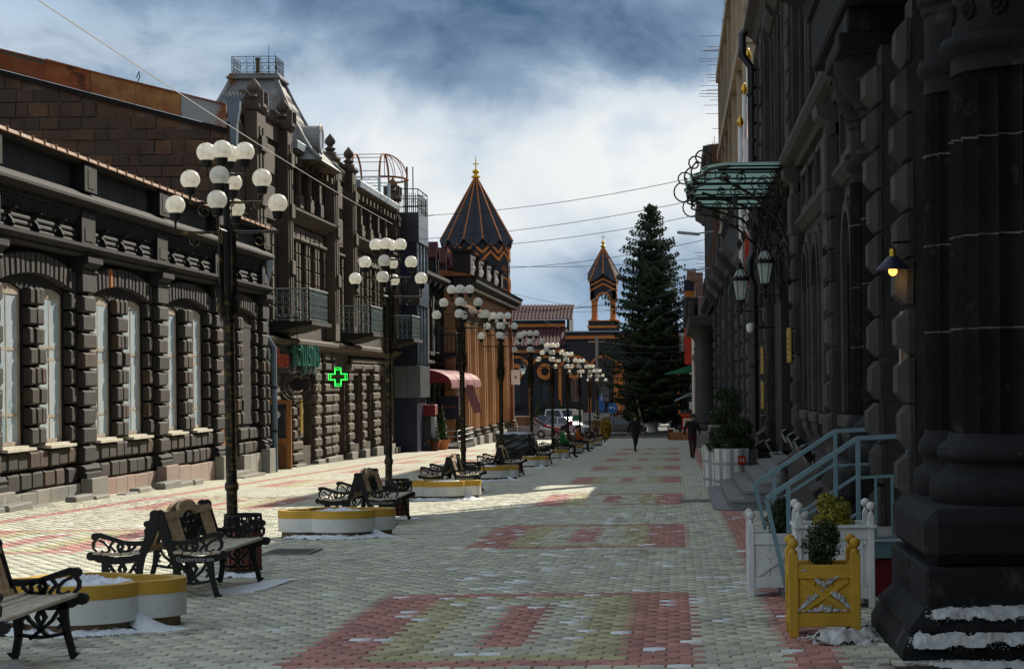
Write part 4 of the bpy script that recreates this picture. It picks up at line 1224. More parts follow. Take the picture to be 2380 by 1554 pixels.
# antenna masts
for (x,y,z0,z1,lab) in ((-15.5,128,9.5,14.6,'tall thin radio mast on the dark house roof in front of the church dome'),(-14.6,116.5,9.3,10.8,'small television aerial on the dark house roof')):
    a_ = thing('antenna', lab, 'antenna', (x,y,z0))
    mb = MB().tube([(0,0,0),(0,0,z1-z0)],.035,5)
    if z1 > 12:
        for k in range(4): mb.tube([(0,0,(z1-z0)*.62),(.55*cos(k*pi/2+.4),.55*sin(k*pi/2+.4),(z1-z0)*.54)],.012,4)
    else:
        mb.tube([(-.5,0,z1-z0-.1),(1.6,0,z1-z0)],.03,4); mb.tube([(-.2,0,z1-z0-.3),(.3,0,z1-z0-.1)],.03,4)
    mb.build('mast', M['iron'], a_)
# cafe: awnings, kiosk, signs
for i,(y0,lab) in enumerate(((113.6,'burgundy barrel awning with a pale fringed top, nearest of the cafe awnings'),(118.0,'burgundy barrel awning with a pale fringed top, second from the coffee kiosk'),(122.4,'burgundy barrel awning with a pale fringed top, third from the coffee kiosk'),(126.8,'burgundy barrel awning with a pale fringed top, farthest along the dark house'))):
    aw = thing('awning', lab, 'awning', (-14.0, y0, 0), pi/2, 'cafe awnings')
    n_ = 8; w = 4.1
    prof = [(-.15-2.0*sin(pi/2*j/n_), 1.75+.75*cos(pi/2*j/n_)) for j in range(n_+1)]
    mb = MB()
    for j in range(n_):
        mb.cur = 0 if j < 4 else 1
        mb.add([(0,*prof[j]),(w,*prof[j]),(w,*prof[j+1]),(0,*prof[j+1])],[(0,1,2,3)])
    mb.build('canopy', [M['awning_pink'],M['burgundy']], aw)
    for x in (0.0, w):
        MB().prism([(-.15,1.75)]+prof, 'x', x-.012, x+.012).build('side_cheek', M['burgundy'], aw)
    for k in range(14):
        x = k*w/14
        MB().prism([(x+.01,1.75),(x+w/14-.01,1.75),(x+w/14-.03,1.48),(x+w/28,1.42),(x+.03,1.48)],'y',-2.175,-2.155).build('fringe', M['awning_pink'], aw)
    MB().tube([(0,-.1,1.2),(0,-2.1,1.7)],.02,4).tube([(w,-.1,1.2),(w,-2.1,1.7)],.02,4).build('arm', M['iron'], aw)
fl = thing('awning_flap', 'faded red cloth flap hanging from the cafe awnings', 'cloth', (-11.7, 121.6, 0))
MB().add([(-.35,0,1.6),(.25,0.1,1.6),(.75,.2,.05),(.3,.0,.0),(-.35,.03,1.6),(.25,.13,1.6),(.75,.23,.05),(.3,.03,.0)],[(0,1,2,3),(7,6,5,4),(0,3,7,4),(1,5,6,2)]).build('cloth', M['awning_pink'], fl)
Kk = thing('coffee_kiosk', 'black coffee vending kiosk with a burgundy box header at the cafe', 'kiosk', (-13.3, 110.4, gz(110)))
MB().cbox(-.85,.75,-.2,.7,0,1.85,.02).build('body', M['black_panel'], Kk)
MB().cbox(-.75,1.0,-.5,.7,1.86,2.4,.03).build('header', M['burgundy'], Kk)
MB().box(.751,.95,-.15,.6,.05,1.8).build('side_shelf', M['zinc'], Kk)
defmat('poster_red', (0.5,0.1,0.03), (0.3,0.05,0.02), ns=6)
MB().lathe([(.0001,0),(.2,0),(.24,.01),(.0001,.012)],14).build('cup_print', M['poster_red'], Kk, (-.1,-.205,1.0),(pi/2,0,0))
MB().lathe([(.12,0),(.15,.0),(.15,.014),(.12,.014)],14,cap=False).build('cup_print', M['white_paint'], Kk, (.08,-.205,1.12),(pi/2,0,0))
text_obj('letters','Coffee',.22,M['poster_red'],Kk,(0,-.21,1.55),(pi/2,0,0),.003)
text_obj('letters','ԺԱՄԱՆԱԿՆ Է',.14,M['white_paint'],Kk,(0,-.21,.42),(pi/2,0,0),.003)
text_obj('letters','ԹԱՐՄԱՆԱԼ',.14,M['white_paint'],Kk,(0,-.21,.26),(pi/2,0,0),.003)
Nv = thing('navy_sign', 'dark navy rectangular sign board hanging under the cafe awnings', 'sign', (-12.6, 119.5, .35))
MB().cbox(-.55,.55,-.06,.06,-.65,.65,.02).build('board', M['navy'], Nv)
text_obj('letters','BOUTIQUE',.16,M['sign_red'],Nv,(0,-.065,.05),(pi/2,0,0),.003)
Ab = thing('upright_sign', 'small upright white sign with red letters below the cafe awnings', 'sign', (-12.35, 123.0, .7))
MB().box(-.16,.16,-.05,.05,-.8,.8).build('board', M['white_paint'], Ab)
for i,ch in enumerate('ABOV'): text_obj('letters',ch,.34,M['sign_red'],Ab,(0,-.055,.55-.36*i),(pi/2,0,0),.003)

# ------------------------------------------------------------------ orange theatre with columns
T = thing('orange_theatre', 'orange stone theatre with tall engaged columns and a heavy dark cornice', 'building', (-13.2, 128.6, 0), pi/2)
TL = 37.4
ot = M['orange_tuff']
MB().wall(0, TL, -3.2, 7.5, 0, .6, [(3+6.2*i, 4.6+6.2*i, -1.2, 4.6, 0) for i in range(6)]).build('wall', ot, T)
MB().box(.1,TL-.1,.7,12,-3,8.0).build('inner_block', M['tuff_wall'], T)
for i in range(6):
    window(T, 3.01+6.2*i, 4.59+6.2*i, -1.2, 4.59, .35, fm=M['wood_brown'], pm=M['glass_dark'], mull=(.5,), trans=(.5,.75))
    MB().prism([(2.5+6.2*i,4.7),(5.1+6.2*i,4.7),(5.1+6.2*i,4.9),(3.8+6.2*i,5.7),(2.5+6.2*i,4.9)],'y',-.35,-.002).build('window_pediment', M['brown_rust'], T)
    MB().cbox(2.6+6.2*i,5.0+6.2*i,-.3,-.002,-1.5,-1.22,.03).build('sill', M['brown_rust'], T)
cols = [1.2,1.9+.6] + [6.1+6.2*i for i in range(0,6)] + [7.5+6.2*i for i in range(0,5)]
for x in cols:
    c_ = MB().lathe([(.42,-1.15),(.42,0),(.40,2.5),(.36,5.35)],14,x,-.35).build('column', ot, T, smooth=40)
    MB().lathe([(.42,-1.62),(.56,-1.6),(.58,-1.5),(.5,-1.42),(.52,-1.3),(.55,-1.25),(.44,-1.15)],14,x,-.35).build('column_base', M['brown_rust'], c_, smooth=50)
    MB().lathe([(.37,5.35),(.42,5.4),(.38,5.45),(.42,5.55),(.56,5.8)],14,x,-.35).cbox(x-.58,x+.58,-.93,.0,5.8,5.96,.02).build('capital', M['brown_rust'], c_)
    MB().cbox(x-.6,x+.6,-1.0,-.002,-3.2,-1.63,.03).build('pedestal', M['concrete_grey'], c_)
profile(T, 'architrave', [(0,5.97),(.85,5.97),(.9,6.2),(.8,6.25),(0,6.25)], 0, TL, M['brown_rust'])
MB().box(0,TL,-.6,-.001,6.26,7.25).build('frieze', ot, T)
profile(T, 'cornice', [(0,7.26),(.7,7.26),(.75,7.45),(1.0,7.55),(1.35,7.75),(1.4,8.0),(1.5,8.1),(0,8.2)], -.1, TL+.6, M['tuff_black'])
for i in range(34):
    MB().box(.3+1.1*i,.75+1.1*i,-1.15,-.76,7.27,7.5).build('modillion', M['brown_rust'], T)
MB().prism([(-1.45,8.12),(.5,8.45),(12,9.6),(12,8.0)],'x',-.2,TL+.5).build('roof', M['rust'], T)
for x,w,h in ((4.2,1.7,1.55),(9.6,1.3,1.5),(15.5,1.3,1.5),(21.5,1.3,1.5),(27.5,1.3,1.5)):
    MB().cbox(x-w/2,x+w/2,-.7,.4,8.2,8.2+h,.04).build('attic_pier', M['tuff_black'], T)
    profile(T, 'pier_cap', [(-.5,8.2+h),(.8,8.2+h),(.9,8.35+h),(-.5,8.45+h)], x-w/2-.15, x+w/2+.15, M['tuff_black'])
mb0 = MB().lathe([(.2,0),(.2,.12),(.1,.2),(.2,.5),(.22,.62),(.12,.95),(.18,1.0),(.18,1.1)],10)
bm = mb0.mesh('baluster', M['white_paint'], 50)
for x0,x1 in ((5.2,8.9),(10.3,14.8),(16.2,20.8),(22.2,26.8)):
    MB().box(x0,x1,-.55,-.1,8.2,8.42).build('rail_base', M['tuff_black'], T); MB().box(x0,x1,-.55,-.1,9.53,9.7).build('coping', M['tuff_grey'], T)
    n_ = 5
    for i in range(n_): mesh_obj('baluster', bm, T, (x0+(i+.5)*(x1-x0)/n_, -.32, 8.42))
MB().tube([(TL-5.2,-.95,-3),(TL-5.2,-.95,7.2)],.1,8).build('drainpipe', M['rust'], T)
fb = thing('white_banner', 'white hanging banner with a round black rosette on the theatre corner', 'banner', (-11.7, 157.5, 2.1))
fb.scale = (.42,1,.36)
MB().box(-.75,.75,-.012,.012,-1.5,1.5).build('cloth', M['white_paint'], fb)
mb = MB()
for k in range(6): mb.tube([(p[0],-.02,p[1]) for p in spiral(0,0,.05,.36,k*pi/3,.35,6)],.022,4)
mb.build('rosette', M['iron'], fb)
MB().tube([(-1.3,0,1.52),(.8,0,1.52)],.03,5).build('pole', M['iron'], fb)

# ------------------------------------------------------------------ church
K = thing('church', 'black and orange stone church with a conical dome, bell tower and dark red metal roofs', 'church', (-21.3, 232, -2.55))
ck, op = M['church_black'], M['orange_paint']
# drum: 12-sided, on the crossing
n12 = 12; R = 3.62; z0d, z1d = 9.5, 19.3
MB().lathe([(R,z0d),(R,z1d)], n12, a0=pi/12, a1=2*pi+pi/12).build('drum', ck, K)
def on_face(k, R, n, ph):
    a = ph + (k+.5)*2*pi/n
    rr = R*cos(pi/n)
    return Matrix.Translation((rr*cos(a), rr*sin(a), 0)) @ Matrix.Rotation(a+pi/2, 4, 'Z')
fw = 2*R*sin(pi/12)
for k in range(n12):
    a = pi/12 + (k+.5)*2*pi/12
    if sin(a) > .5: continue
    Mt = on_face(k, R, 12, pi/12)
    mb = MB(); mb.M = Mt
    # zigzag bands
    for dz in (0, -.75):
        mb.strip([(-fw/2,18.1+dz),(0,19.0+dz),(fw/2,18.1+dz)], .3, 'y', -.09, .0)
    mb.build('zigzag_band', op, K)
    mb = MB(); mb.M = Mt
    mb.strip([(fw*.47*cos(pi-pi*i/10), 14.6+fw*.47*sin(pi*i/10)) for i in range(11)], .2, 'y', -.1, 0)
    mb.box(-fw*.47-.1,-fw*.47+.1,-.1,0,10,14.6); mb.box(fw*.47-.1,fw*.47+.1,-.1,0,10,14.6)
    mb.build('blind_arch', op, K)
    mb = MB(); mb.M = Mt
    mb.strip([(.48*cos(2*pi*i/16),13.7+.48*sin(2*pi*i/16)) for i in range(17)], .32, 'y', -.13, -.02)
    mb.build('oculus_ring', op, K)
    mb = MB(); mb.M = Mt
    mb.prism([(.34*cos(2*pi*i/12),13.7+.34*sin(2*pi*i/12)) for i in range(12)], 'y', -.05, -.01)
    mb.build('pane', M['glass_mid'], K)
    mb = MB(); mb.M = Mt
    for (dx,dz) in ((0,.26),(.26,0),(0,-.26),(-.26,0)):
        mb.strip([(dx+.15*cos(pi/2*i),16.35+dz+.15*sin(pi/2*i)) for i in range(5)], .07, 'y', -.08, 0)
    mb.build('cross_relief', op, K)
# conical folded roof
Rc = 4.0; zc0, zap = 19.2, 26.6
n24 = 24
vs = []; 
for k in range(n24):
    a = pi/12 + 2*pi*k/n24
    up = (k % 2 == 0)     # corner of the drum: low points; mid-face: raised edge
    rr = Rc*(1.0 if up else .93)
    zz = zc0 - (.55 if not up else -.35)
    vs.append((rr*cos(a), rr*sin(a), zz))
vs = [(v[0], v[1], v[2]) for v in vs]
apex = (0,0,zap)
mb = MB(); mb.add(vs+[apex], [(k,(k+1)%n24,n24) for k in range(n24)]); mb.add([(0,0,zc0-.2)]+vs, [(0,(k+1)%n24+1,k+1) for k in range(n24)])
mb.build('cone_roof', M['dome_slate'], K)
for k in range(0,n24,2):
    mb = MB().tube([vs[k], (apex[0]+vs[k][0]*.02, vs[k][1]*.02, zap-.1)], .065, 5); mb.build('rib', op, K)
MB().lathe([(.3,26.3),(.48,26.4),(.48,26.55),(.2,26.65),(.18,26.75),(.36,26.9),(.38,27.05),(.28,27.2),(.08,27.3),(.05,28.2),(.02,28.7)],12).build('finial', M['gold'], K)
MB().box(-.3,.3,-.05,.05,27.8,27.9).build('cross', M['gold'], K)
# body: local y = -16 is the street front (Y=216)
Ybx = lambda X: X + 21.3
yf = -14.0
x0, x1, xe = Ybx(-24), Ybx(-11.1), Ybx(1.5)
ww = [(Ybx(-16.2)+3.0*i-.5, Ybx(-16.2)+3.0*i+.5, 2.2, 4.6, .5) for i in range(6)]
xm = Ybx(-11.1)
mb = MB(); mb.wall(x0, xm, -.2, 7.9, yf, yf+.8, [w for w in ww if w[1] < xm]); mb.wall(xm, xe, -.2, 9.3, yf-.06, yf+.8, [w for w in ww if w[0] > xm]); mb.build('front_wall', ck, K)
MB().box(x0,xm,yf+.9,yf+10,0,7.8).box(xm,xe,yf+.9,yf+10,0,9.2).build('inner_block', ck, K)
for (xa,xb,za,zb,r) in ww:
    window(K, xa+.01, xb-.01, za, zb, yf+.4, .48, fm=M['church_black'], pm=M['glass_mid'], mull=(.33,.66), trans=(.25,.5,.75), fw=.06)
    MB().cbox(xa-.3,xb+.3,yf-.2,yf-.002,1.6,2.1,.03).build('sill', M['tuff_black'], K)
# orange pilasters and arches on the front
xp = [Ybx(-17.7)+3.0*i for i in range(7)]
for i,x in enumerate(xp):
    w = .16 if i != 4 else .55
    MB().box(x-w,x+w,yf-.16,yf-.001,0,5.8).build('pilaster', op, K)
for i in range(6):
    xa, xb = xp[i]+.05, xp[i+1]-.05
    MB().strip(arcpts(xa,xb,5.75,1.1,10), .26, 'y', yf-.14, yf-.002).build('blind_arch', op, K)
    if i in (0,1,2):
        MB().strip([((xa+xb)/2+.62*cos(2*pi*j/16),5.35-1.0+.62*sin(2*pi*j/16)+1.0) for j in range(17)], .42, 'y', yf-.2, yf-.15).build('oculus_ring', op, K)
MB().box(x0,xm,yf-.22,yf-.001,7.25,7.6).box(xm,xe,yf-.28,yf-.061,8.6,8.95).build('orange_band', op, K)
MB().cbox(x0,xm,yf-.35,yf-.001,7.61,7.9,.03).cbox(xm,xe,yf-.4,yf-.061,9.0,9.3,.03).build('cornice', ck, K)
MB().box(x0,xe,yf-.5,yf-.001,-.2,.5).build('plinth', M['concrete_grey'], K)
# lean-to roof with ribs and upper gabled roof
def ribbed(par, xa, xb, ya, za, yb, zb, name):
    o = MB().add([(xa,ya,za),(xb,ya,za),(xb,yb,zb),(xa,yb,zb)],[(0,1,2,3)]).build(name, M['red_roof'], par)
    k = int((xb-xa)/.36)
    for i in range(k):
        x = xa+(i+.5)*(xb-xa)/k
        MB().prism([(x-.05,0),(x+.05,0),(x,.09)],'y',0,1).build('rib', M['red_roof'], o) if False else None
    mb = MB()
    for i in range(k+1):
        x = xa+i*(xb-xa)/k
        mb.add([(x-.07,ya,za),(x+.07,ya,za),(x+.07,yb,zb),(x-.07,yb,zb),(x-.07,ya,za+.1),(x+.07,ya,za+.1),(x+.07,yb,zb+.1),(x-.07,yb,zb+.1)],[(4,5,6,7),(0,1,5,4),(1,2,6,5),(3,0,4,7)])
    q = mb.build('roof_ribs', M['red_roof'], o); q['kind'] = 'stuff'
    return o
ribbed(K, x0, Ybx(-11.2), yf-.5, 7.95, yf+5.2, 9.9, 'aisle_roof')
MB().box(x0,Ybx(-11.4),yf+5.2,yf+6.0,7.8,10.7).build('clerestory_wall', ck, K)
MB().box(x0,Ybx(-11.35),yf+5.1,yf+5.19,10.0,10.3).build('orange_band', op, K)
ribbed(K, x0, Ybx(-10.7), yf+4.9, 10.72, yf+9.4, 12.4, 'nave_roof')
MB().prism([(yf+4.9,10.7),(yf+9.4,12.35),(yf+13.9,10.7),(yf+13.9,7.8),(yf+5.2,7.8)],'x',Ybx(-11.2),Ybx(-10.95)).build('gable', M['tuff_grey'], K)
MB().box(Ybx(-11.1),xe,yf-.45,yf+10,9.301,9.4).build('flat_roof', M['zinc'], K)
# bell tower
tx, ty = Ybx(-7.25), yf+2.0
tz = lambda z: 10.5+(z-9.5)*.725
MB().cbox(tx-1.55,tx+1.55,ty-1.55,ty+1.55,9.41,10.4,.04).build('tower_base', ck, K)
MB().cbox(tx-1.65,tx+1.65,ty-1.65,ty+1.65,9.7,9.95,.03).cbox(tx-1.6,tx+1.6,ty-1.6,ty+1.6,10.401,10.5,.03).build('orange_band', op, K)
for sx in (-1,1):
    for sy in (-1,1):
        MB().lathe([(.36,tz(9.5)),(.36,tz(9.7)),(.27,tz(9.8)),(.27,tz(12.1)),(.36,tz(12.2)),(.36,tz(12.4))],10,tx+sx*.95,ty+sy*.95).build('tower_column', op, K)
for k in range(4):
    Mt = Matrix.Translation((tx,ty,0)) @ Matrix.Rotation(k*pi/2,4,'Z')
    mb = MB(); mb.M = Mt
    arc = arcpts(-.62,.62,tz(12.4),.6,8)
    mb.prism([(-1.3,tz(12.4)),(-.62,tz(12.4))]+arc[1:-1]+[(.62,tz(12.4)),(1.3,tz(12.4)),(1.3,tz(15.2)),(0,tz(15.9)),(-1.3,tz(15.2))],'y',-1.3,-.95)
    mb.build('tower_wall', ck, K)
    mb = MB(); mb.M = Mt
    mb.strip(arcpts(-.7,.7,tz(12.4),.68,8),.18,'y',-1.38,-1.301)
    for dz in (0,-.5): mb.strip([(-1.25,tz(14.4)+dz),(0,tz(15.3)+dz),(1.25,tz(14.4)+dz)],.18,'y',-1.38,-1.301)
    mb.build('zigzag_band', op, K)
rv = []
for k in range(16):
    a = pi/4+2*pi*k/16
    sq = min(1.62/max(abs(cos(a)),abs(sin(a))), 2.0)
    rv.append((tx+sq*cos(a), ty+sq*sin(a), tz(14.7) if k%4==0 else (tz(16.0) if k%4==2 else tz(15.3))))
MB().add(rv+[(tx,ty,tz(20.0))],[(k,(k+1)%16,16) for k in range(16)]).add([(tx,ty,tz(15.2))]+rv,[(0,(k+1)%16+1,k+1) for k in range(16)]).build('tower_roof', M['dome_slate'], K)
for k in range(0,16,2):
    MB().tube([rv[k],(tx,ty,tz(20.0))],.07,4).build('rib', op, K)
MB().lathe([(r,tz(z)) for r,z in [(.2,19.8),(.3,20.0),(.12,20.15),(.1,20.3),(.22,20.5),(.1,20.7),(.03,20.8),(.02,21.7)]],10,tx,ty).build('finial', M['gold'], K)
MB().box(tx-.2,tx+.2,ty-.03,ty+.03,tz(21.2),tz(21.3)).build('cross', M['gold'], K)
# far houses behind, closing the horizon
rf = random.Random(9)
hc = [(0.2,0.17,0.14),(0.26,0.2,0.17),(0.14,0.12,0.1),(0.3,0.27,0.23)]
labs = ['grey-brown distant house far left behind the theatre','pinkish distant house behind the church','dark distant house behind the spruce','pale distant house behind the right-hand street','brown distant house beyond the right-hand street']
for i,(X,Y,w,d,h) in enumerate(((-46,262,22,12,9),(-34,300,16,12,11),(4,268,14,10,7.5),(20,262,16,12,8.5),(38,280,18,12,10))):
    q = thing('distant_house', labs[i], 'house', (X,Y,gz(200)))
    m = mat('distant_wall_%d'%i, hc[i%4], tuple(c*.8 for c in hc[i%4]), ns=.4)
    MB().box(-w/2,w/2,0,d,-1,h).build('wall', m, q)
    MB().prism([(-.5,h),(d/2,h+2.6),(d+.5,h)],'x',-w/2-.4,w/2+.4).build('roof', M['red_roof'], q)
    for r in range(2):
        for c in range(int(w/2.6)):
            x = -w/2+1.4+c*2.6
            MB().box(x-.5,x+.5,-.04,-.005,1.3+r*3.2,2.9+r*3.2).build('window', M['glass_dark'], q)
# ------------------------------------------------------------------ right hall: black stone palace, local x = 53-Y, facade X=2.25
E = thing('black_palace', 'tall black stone palace with fluted columns and arched windows in shade on the right', 'building', (2.25, 53.0, 0), -pi/2)
EX = lambda Y: 53.0 - Y
es, eb = M['e_stone'], M['e_block']
def eop(Y0, Y1, za, zb, r): return (EX(Y1), EX(Y0), za, zb, r)
Eg = [eop(26.4,27.7,1.25,3.2,.6), eop(30.0,31.3,1.2,3.2,.6), eop(32.6,33.9,1.2,3.2,.6), eop(35.1,36.3,1.2,3.2,.6), eop(41.2,45.6,.0,3.6,1.2), eop(50.6,51.9,1.2,3.2,.6)]
Em = [eop(26.4,27.9,6.05,9.2,0), eop(30.0,31.4,6.05,9.2,0), eop(32.6,34.0,6.05,9.2,0), eop(35.0,36.3,6.05,9.2,0), eop(39.6,41.2,6.05,9.2,0), eop(42.6,44.2,6.05,9.2,0), eop(45.6,47.2,6.05,9.2,0), eop(50.5,51.9,6.05,9.2,0)]
Et = [eop(26.4,27.9,10.6,13.0,.5), eop(30.0,31.4,10.6,13.0,.5), eop(32.6,34.0,10.6,13.0,.5), eop(35.0,36.3,10.6,13.0,.5), eop(39.6,41.2,10.6,13.0,.5), eop(42.6,44.2,10.6,13.0,.5), eop(45.6,47.2,10.6,13.0,.5), eop(50.5,51.9,10.6,13.0,.5)]
x26 = EX(26.2)
mb = MB(); mb.wall(0, x26, -1.5, 5.2, 0, .7, Eg); mb.wall(0, x26, 5.201, 9.9, 0, .7, Em); mb.box(0, x26, 0, .7, 9.901, 11.4)
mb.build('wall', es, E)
# portico wall, set back
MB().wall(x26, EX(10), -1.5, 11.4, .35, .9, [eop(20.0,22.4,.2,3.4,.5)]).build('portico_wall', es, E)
MB().box(.05, EX(10), 1.2, 14, -1.5, 11.4).build('inner_block', M['wire'], E)
for ops_, gm in ((Eg, M['glass_dark']), (Em, M['glass_dark'])):
    for (xa,xb,za,zb,r) in ops_:
        if xb-xa > 3:
            d_ = window(E, xa+.02, xb-.02, za, zb, .5, r-.03, fm=M['wood_brown'], pm=gm, mull=(.25,.5,.75), trans=(.3,.72), fw=.16, name='entrance_door')
            voussoirs(E, xa-.02, xb+.02, zb, r, .3, 15, 0, .12, eb, gap=.05)
            continue
        o = window(E, xa+.02, xb-.02, za, zb-.01, .45, r-.03 if r else 0, fm=M['wood_brown'], pm=gm, mull=(.5,), trans=(.4,.72,), fw=.1)
        MB().cbox(xa-.18, xb+.18, -.16, .3, za-.16, za-.005, .02).build('sill', eb, E)
        profile(E, 'sill_bracket', [(0,za-.45),(.05,za-.42),(.12,za-.28),(.12,za-.165),(0,za-.165)], xa-.05, xb+.05, eb)
        for sx, x in ((-1, xa), (1, xb)):
            MB().cbox(x+sx*.09-.07, x+sx*.09+.07, -.1, -.002, za, zb, .02).build('jamb', eb, E)
            MB().cbox(x+sx*.25-.05, x+sx*.25+.05, -.05, -.002, za, zb, .015).build('jamb', eb, E)
        if r:
            MB().strip(arcpts(xa-.09, xb+.09, zb, r+.09, 12), .14, 'y', -.1, -.002).build('archivolt', eb, E)
            MB().strip(arcpts(xa-.26, xb+.26, zb, r+.26, 12), .12, 'y', -.06, -.002).build('archivolt', eb, E)
        else:
            profile(E, 'window_cornice', [(0,zb+.1),(.12,zb+.12),(.26,zb+.28),(.28,zb+.38),(0,zb+.44)], xa-.3, xb+.3, eb)
# quoin strips
for Y in (28.85, 37.5, 49.0, 52.5):
    x = EX(Y)
    s_ = MB().box(x-.42, x+.42, -.1, -.002, .2, 5.1).build('pier', es, E)
    for r in range(11):
        rblock(E, x, .62+.43*r, .74, .385, y=-.1, d=.12, c=.05, m=eb)
    MB().cbox(x-.36, x+.36, -.2, -.002, 5.75, 9.8, .03).build('pilaster', es, E)
    for r in range(9):
        rblock(E, x, 6.0+.43*r, .6, .37, y=-.2, d=.06, c=.03, m=eb)
    MB().cbox(x-.4, x+.4, -.25, -.002, 4.2, 4.9, .03).build('pier_block', eb, E)
    # bracket under the cornice
    profile(E, 'console', [(0,4.92),(.18,4.95),(.2,5.1),(.34,5.2),(.36,5.34),(0,5.34)], x-.42, x+.42, eb)
    # pier pedestal
    MB().cbox(x-.55, x+.55, -.42, -.002, -1.5, .15, .05).build('pier_pedestal', es, E)
    profile(E, 'pedestal_cap', [(0,.15),(.44,.15),(.46,.22),(.3,.32),(.0,.36)], x-.6, x+.6, es)
profile(E, 'string_course', [(0,4.22),(.05,4.24),(.12,4.32),(.16,4.36),(.16,4.42),(0,4.46)], 0, x26, eb)
profile(E, 'main_cornice', [(0,5.36),(.12,5.36),(.16,5.44),(.3,5.5),(.36,5.58),(.36,5.66),(.2,5.72),(0,5.74)], 0, x26, eb)
profile(E, 'sill_course', [(0,5.9),(.14,5.92),(.18,5.99),(0,6.03)], 0, x26, eb)
profile(E, 'upper_cornice', [(0,9.9),(.2,9.95),(.3,10.1),(.5,10.2),(.5,10.35),(0,10.45)], 0, x26, eb)
profile(E, 'roof_cornice', [(0,11.0),(.25,11.05),(.35,11.2),(.6,11.3),(.65,11.5),(0,11.7)], 0, EX(10), eb)
MB().box(0,EX(10),-.0,14,11.41,11.65).build('roof', M['zinc'], E)
# panels between the two courses
for (a,b) in ((29.4,31.0),(31.3,33.0),(33.3,35.0),(35.3,36.9),(38.2,40.0),(46.8,48.2),(50,51.8),(26.4,28.2)):
    mb = MB(); xa, xb = EX(b), EX(a)
    mb.box(xa,xb,-.07,-.002,4.5,4.6).box(xa,xb,-.07,-.002,5.15,5.25).box(xa,xa+.1,-.07,-.002,4.6,5.15).box(xb-.1,xb,-.07,-.002,4.6,5.15)
    mb.build('panel_frame', eb, E)
# base plinth with ledge
for (Ya,Yb) in ((26.2,28.2),(29.5,36.9),(50.0,51.9)):
    profile(E, 'plinth', [(0,-1.5),(.34,-1.5),(.34,.42),(.2,.52),(.12,.6),(0,.62)], EX(Yb), EX(Ya), es)
# ----- coupled fluted columns
def flute(n_):
    def f(a, z):
        q = (a*n_/(2*pi)) % 1.0
        return 1 - .16*max(0, sin(pi*q))**.7*(1 if True else 0)
    return f
RC = .70
fm_ = MB()
segs = 24*6
fm_.lathe([(RC*1.0,1.3),(RC*.995,2.2),(RC*.97,3.9)], segs, rf=flute(24))
shaft_me = fm_.mesh('shaft', M['e_column'], 60)
bm_ = MB()
bm_.lathe([(RC*1.192,.80),(RC*1.230,.84),(RC*1.243,.90),(RC*1.230,.96),(RC*1.179,1.0),(RC*1.083,1.02),(RC*1.058,1.06),(RC*1.083,1.10),(RC*1.128,1.11),(RC*1.154,1.15),(RC*1.141,1.20),(RC*1.090,1.23),(RC*1.045,1.25),(RC*1.019,1.3)], 48)
base_me = bm_.mesh('column_base', M['e_column'], 50)
cm_ = MB()
cm_.lathe([(RC*.97,3.9),(RC*.97,4.02),(RC*1.07,4.05),(RC*1.1,4.1),(RC*1.06,4.16),(RC*.95,4.18),(RC*.95,4.5),(RC*1.0,4.52),(RC*1.0,4.57),(RC*1.08,4.6),(RC*1.1,4.66),(RC*1.22,4.74),(RC*1.32,4.86),(RC*1.34,4.95),(RC*1.4,5.0),(RC*1.4,5.1)], 48)
cap_me = cm_.mesh('capital', M['e_column'], 45)
EQ = 2.25
for (Y, Xc, sc) in ((15.75,2.72,1.0),(16.78,2.37,.60),(23.2,2.72,1.0),(24.3,2.40,.60)):
    lx, ly = EX(Y), Xc-2.25
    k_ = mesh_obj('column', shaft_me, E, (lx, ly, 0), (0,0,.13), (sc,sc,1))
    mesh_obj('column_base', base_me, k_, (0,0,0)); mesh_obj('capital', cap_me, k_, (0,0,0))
    for i in range(9):
        a = -pi/4 + (i-4)*.42
        mb = MB()
        for p in range(8):
            b = 2*pi*p/8
            mb.sphere((0,.055*cos(b),.055*sin(b)), .026, 6, 4)
        mb.sphere((0,0,0), .03, 6, 4)
        if sc == 1: mb.build('rosette', M['e_column'], k_, (RC*.96*cos(a), RC*.96*sin(a), 4.34), (0,0,a))
    # mortar joints in the drums
    for z in (2.05, 2.72, 3.42):
        MB().lathe([(RC*1.0025,z),(RC*1.0025,z+.012)], segs, cap=False, rf=flute(24)).build('mortar_joint', M['mortar_line'], k_)
    MB().cbox(-1.0,1.0,-1.0,1.0,5.1,5.28,.02).cbox(-.9,.9,-.9,.9,5.28,5.55,.02).build('abacus', M['e_column'], k_, rot=(0,0,-.13))
for (Y0,Y1) in ((14.73,17.05),(22.15,24.95)):
    # pedestal in two courses, worn edges
    x0_, x1_ = EX(Y1), EX(Y0)
    MB().cbox(x0_,x1_,-.55,1.4,.41,.80,.09).build('pedestal_stone', M['e_column'], E)
    MB().cbox(x0_,(x0_+x1_)/2+.1,-.552,1.4,-.15,.40,.02).build('pedestal_stone', M['e_column'], E)
    MB().cbox((x0_+x1_)/2+.108,x1_+.002,-.548,1.4,-.15,.402,.02).build('pedestal_stone', M['e_column'], E)
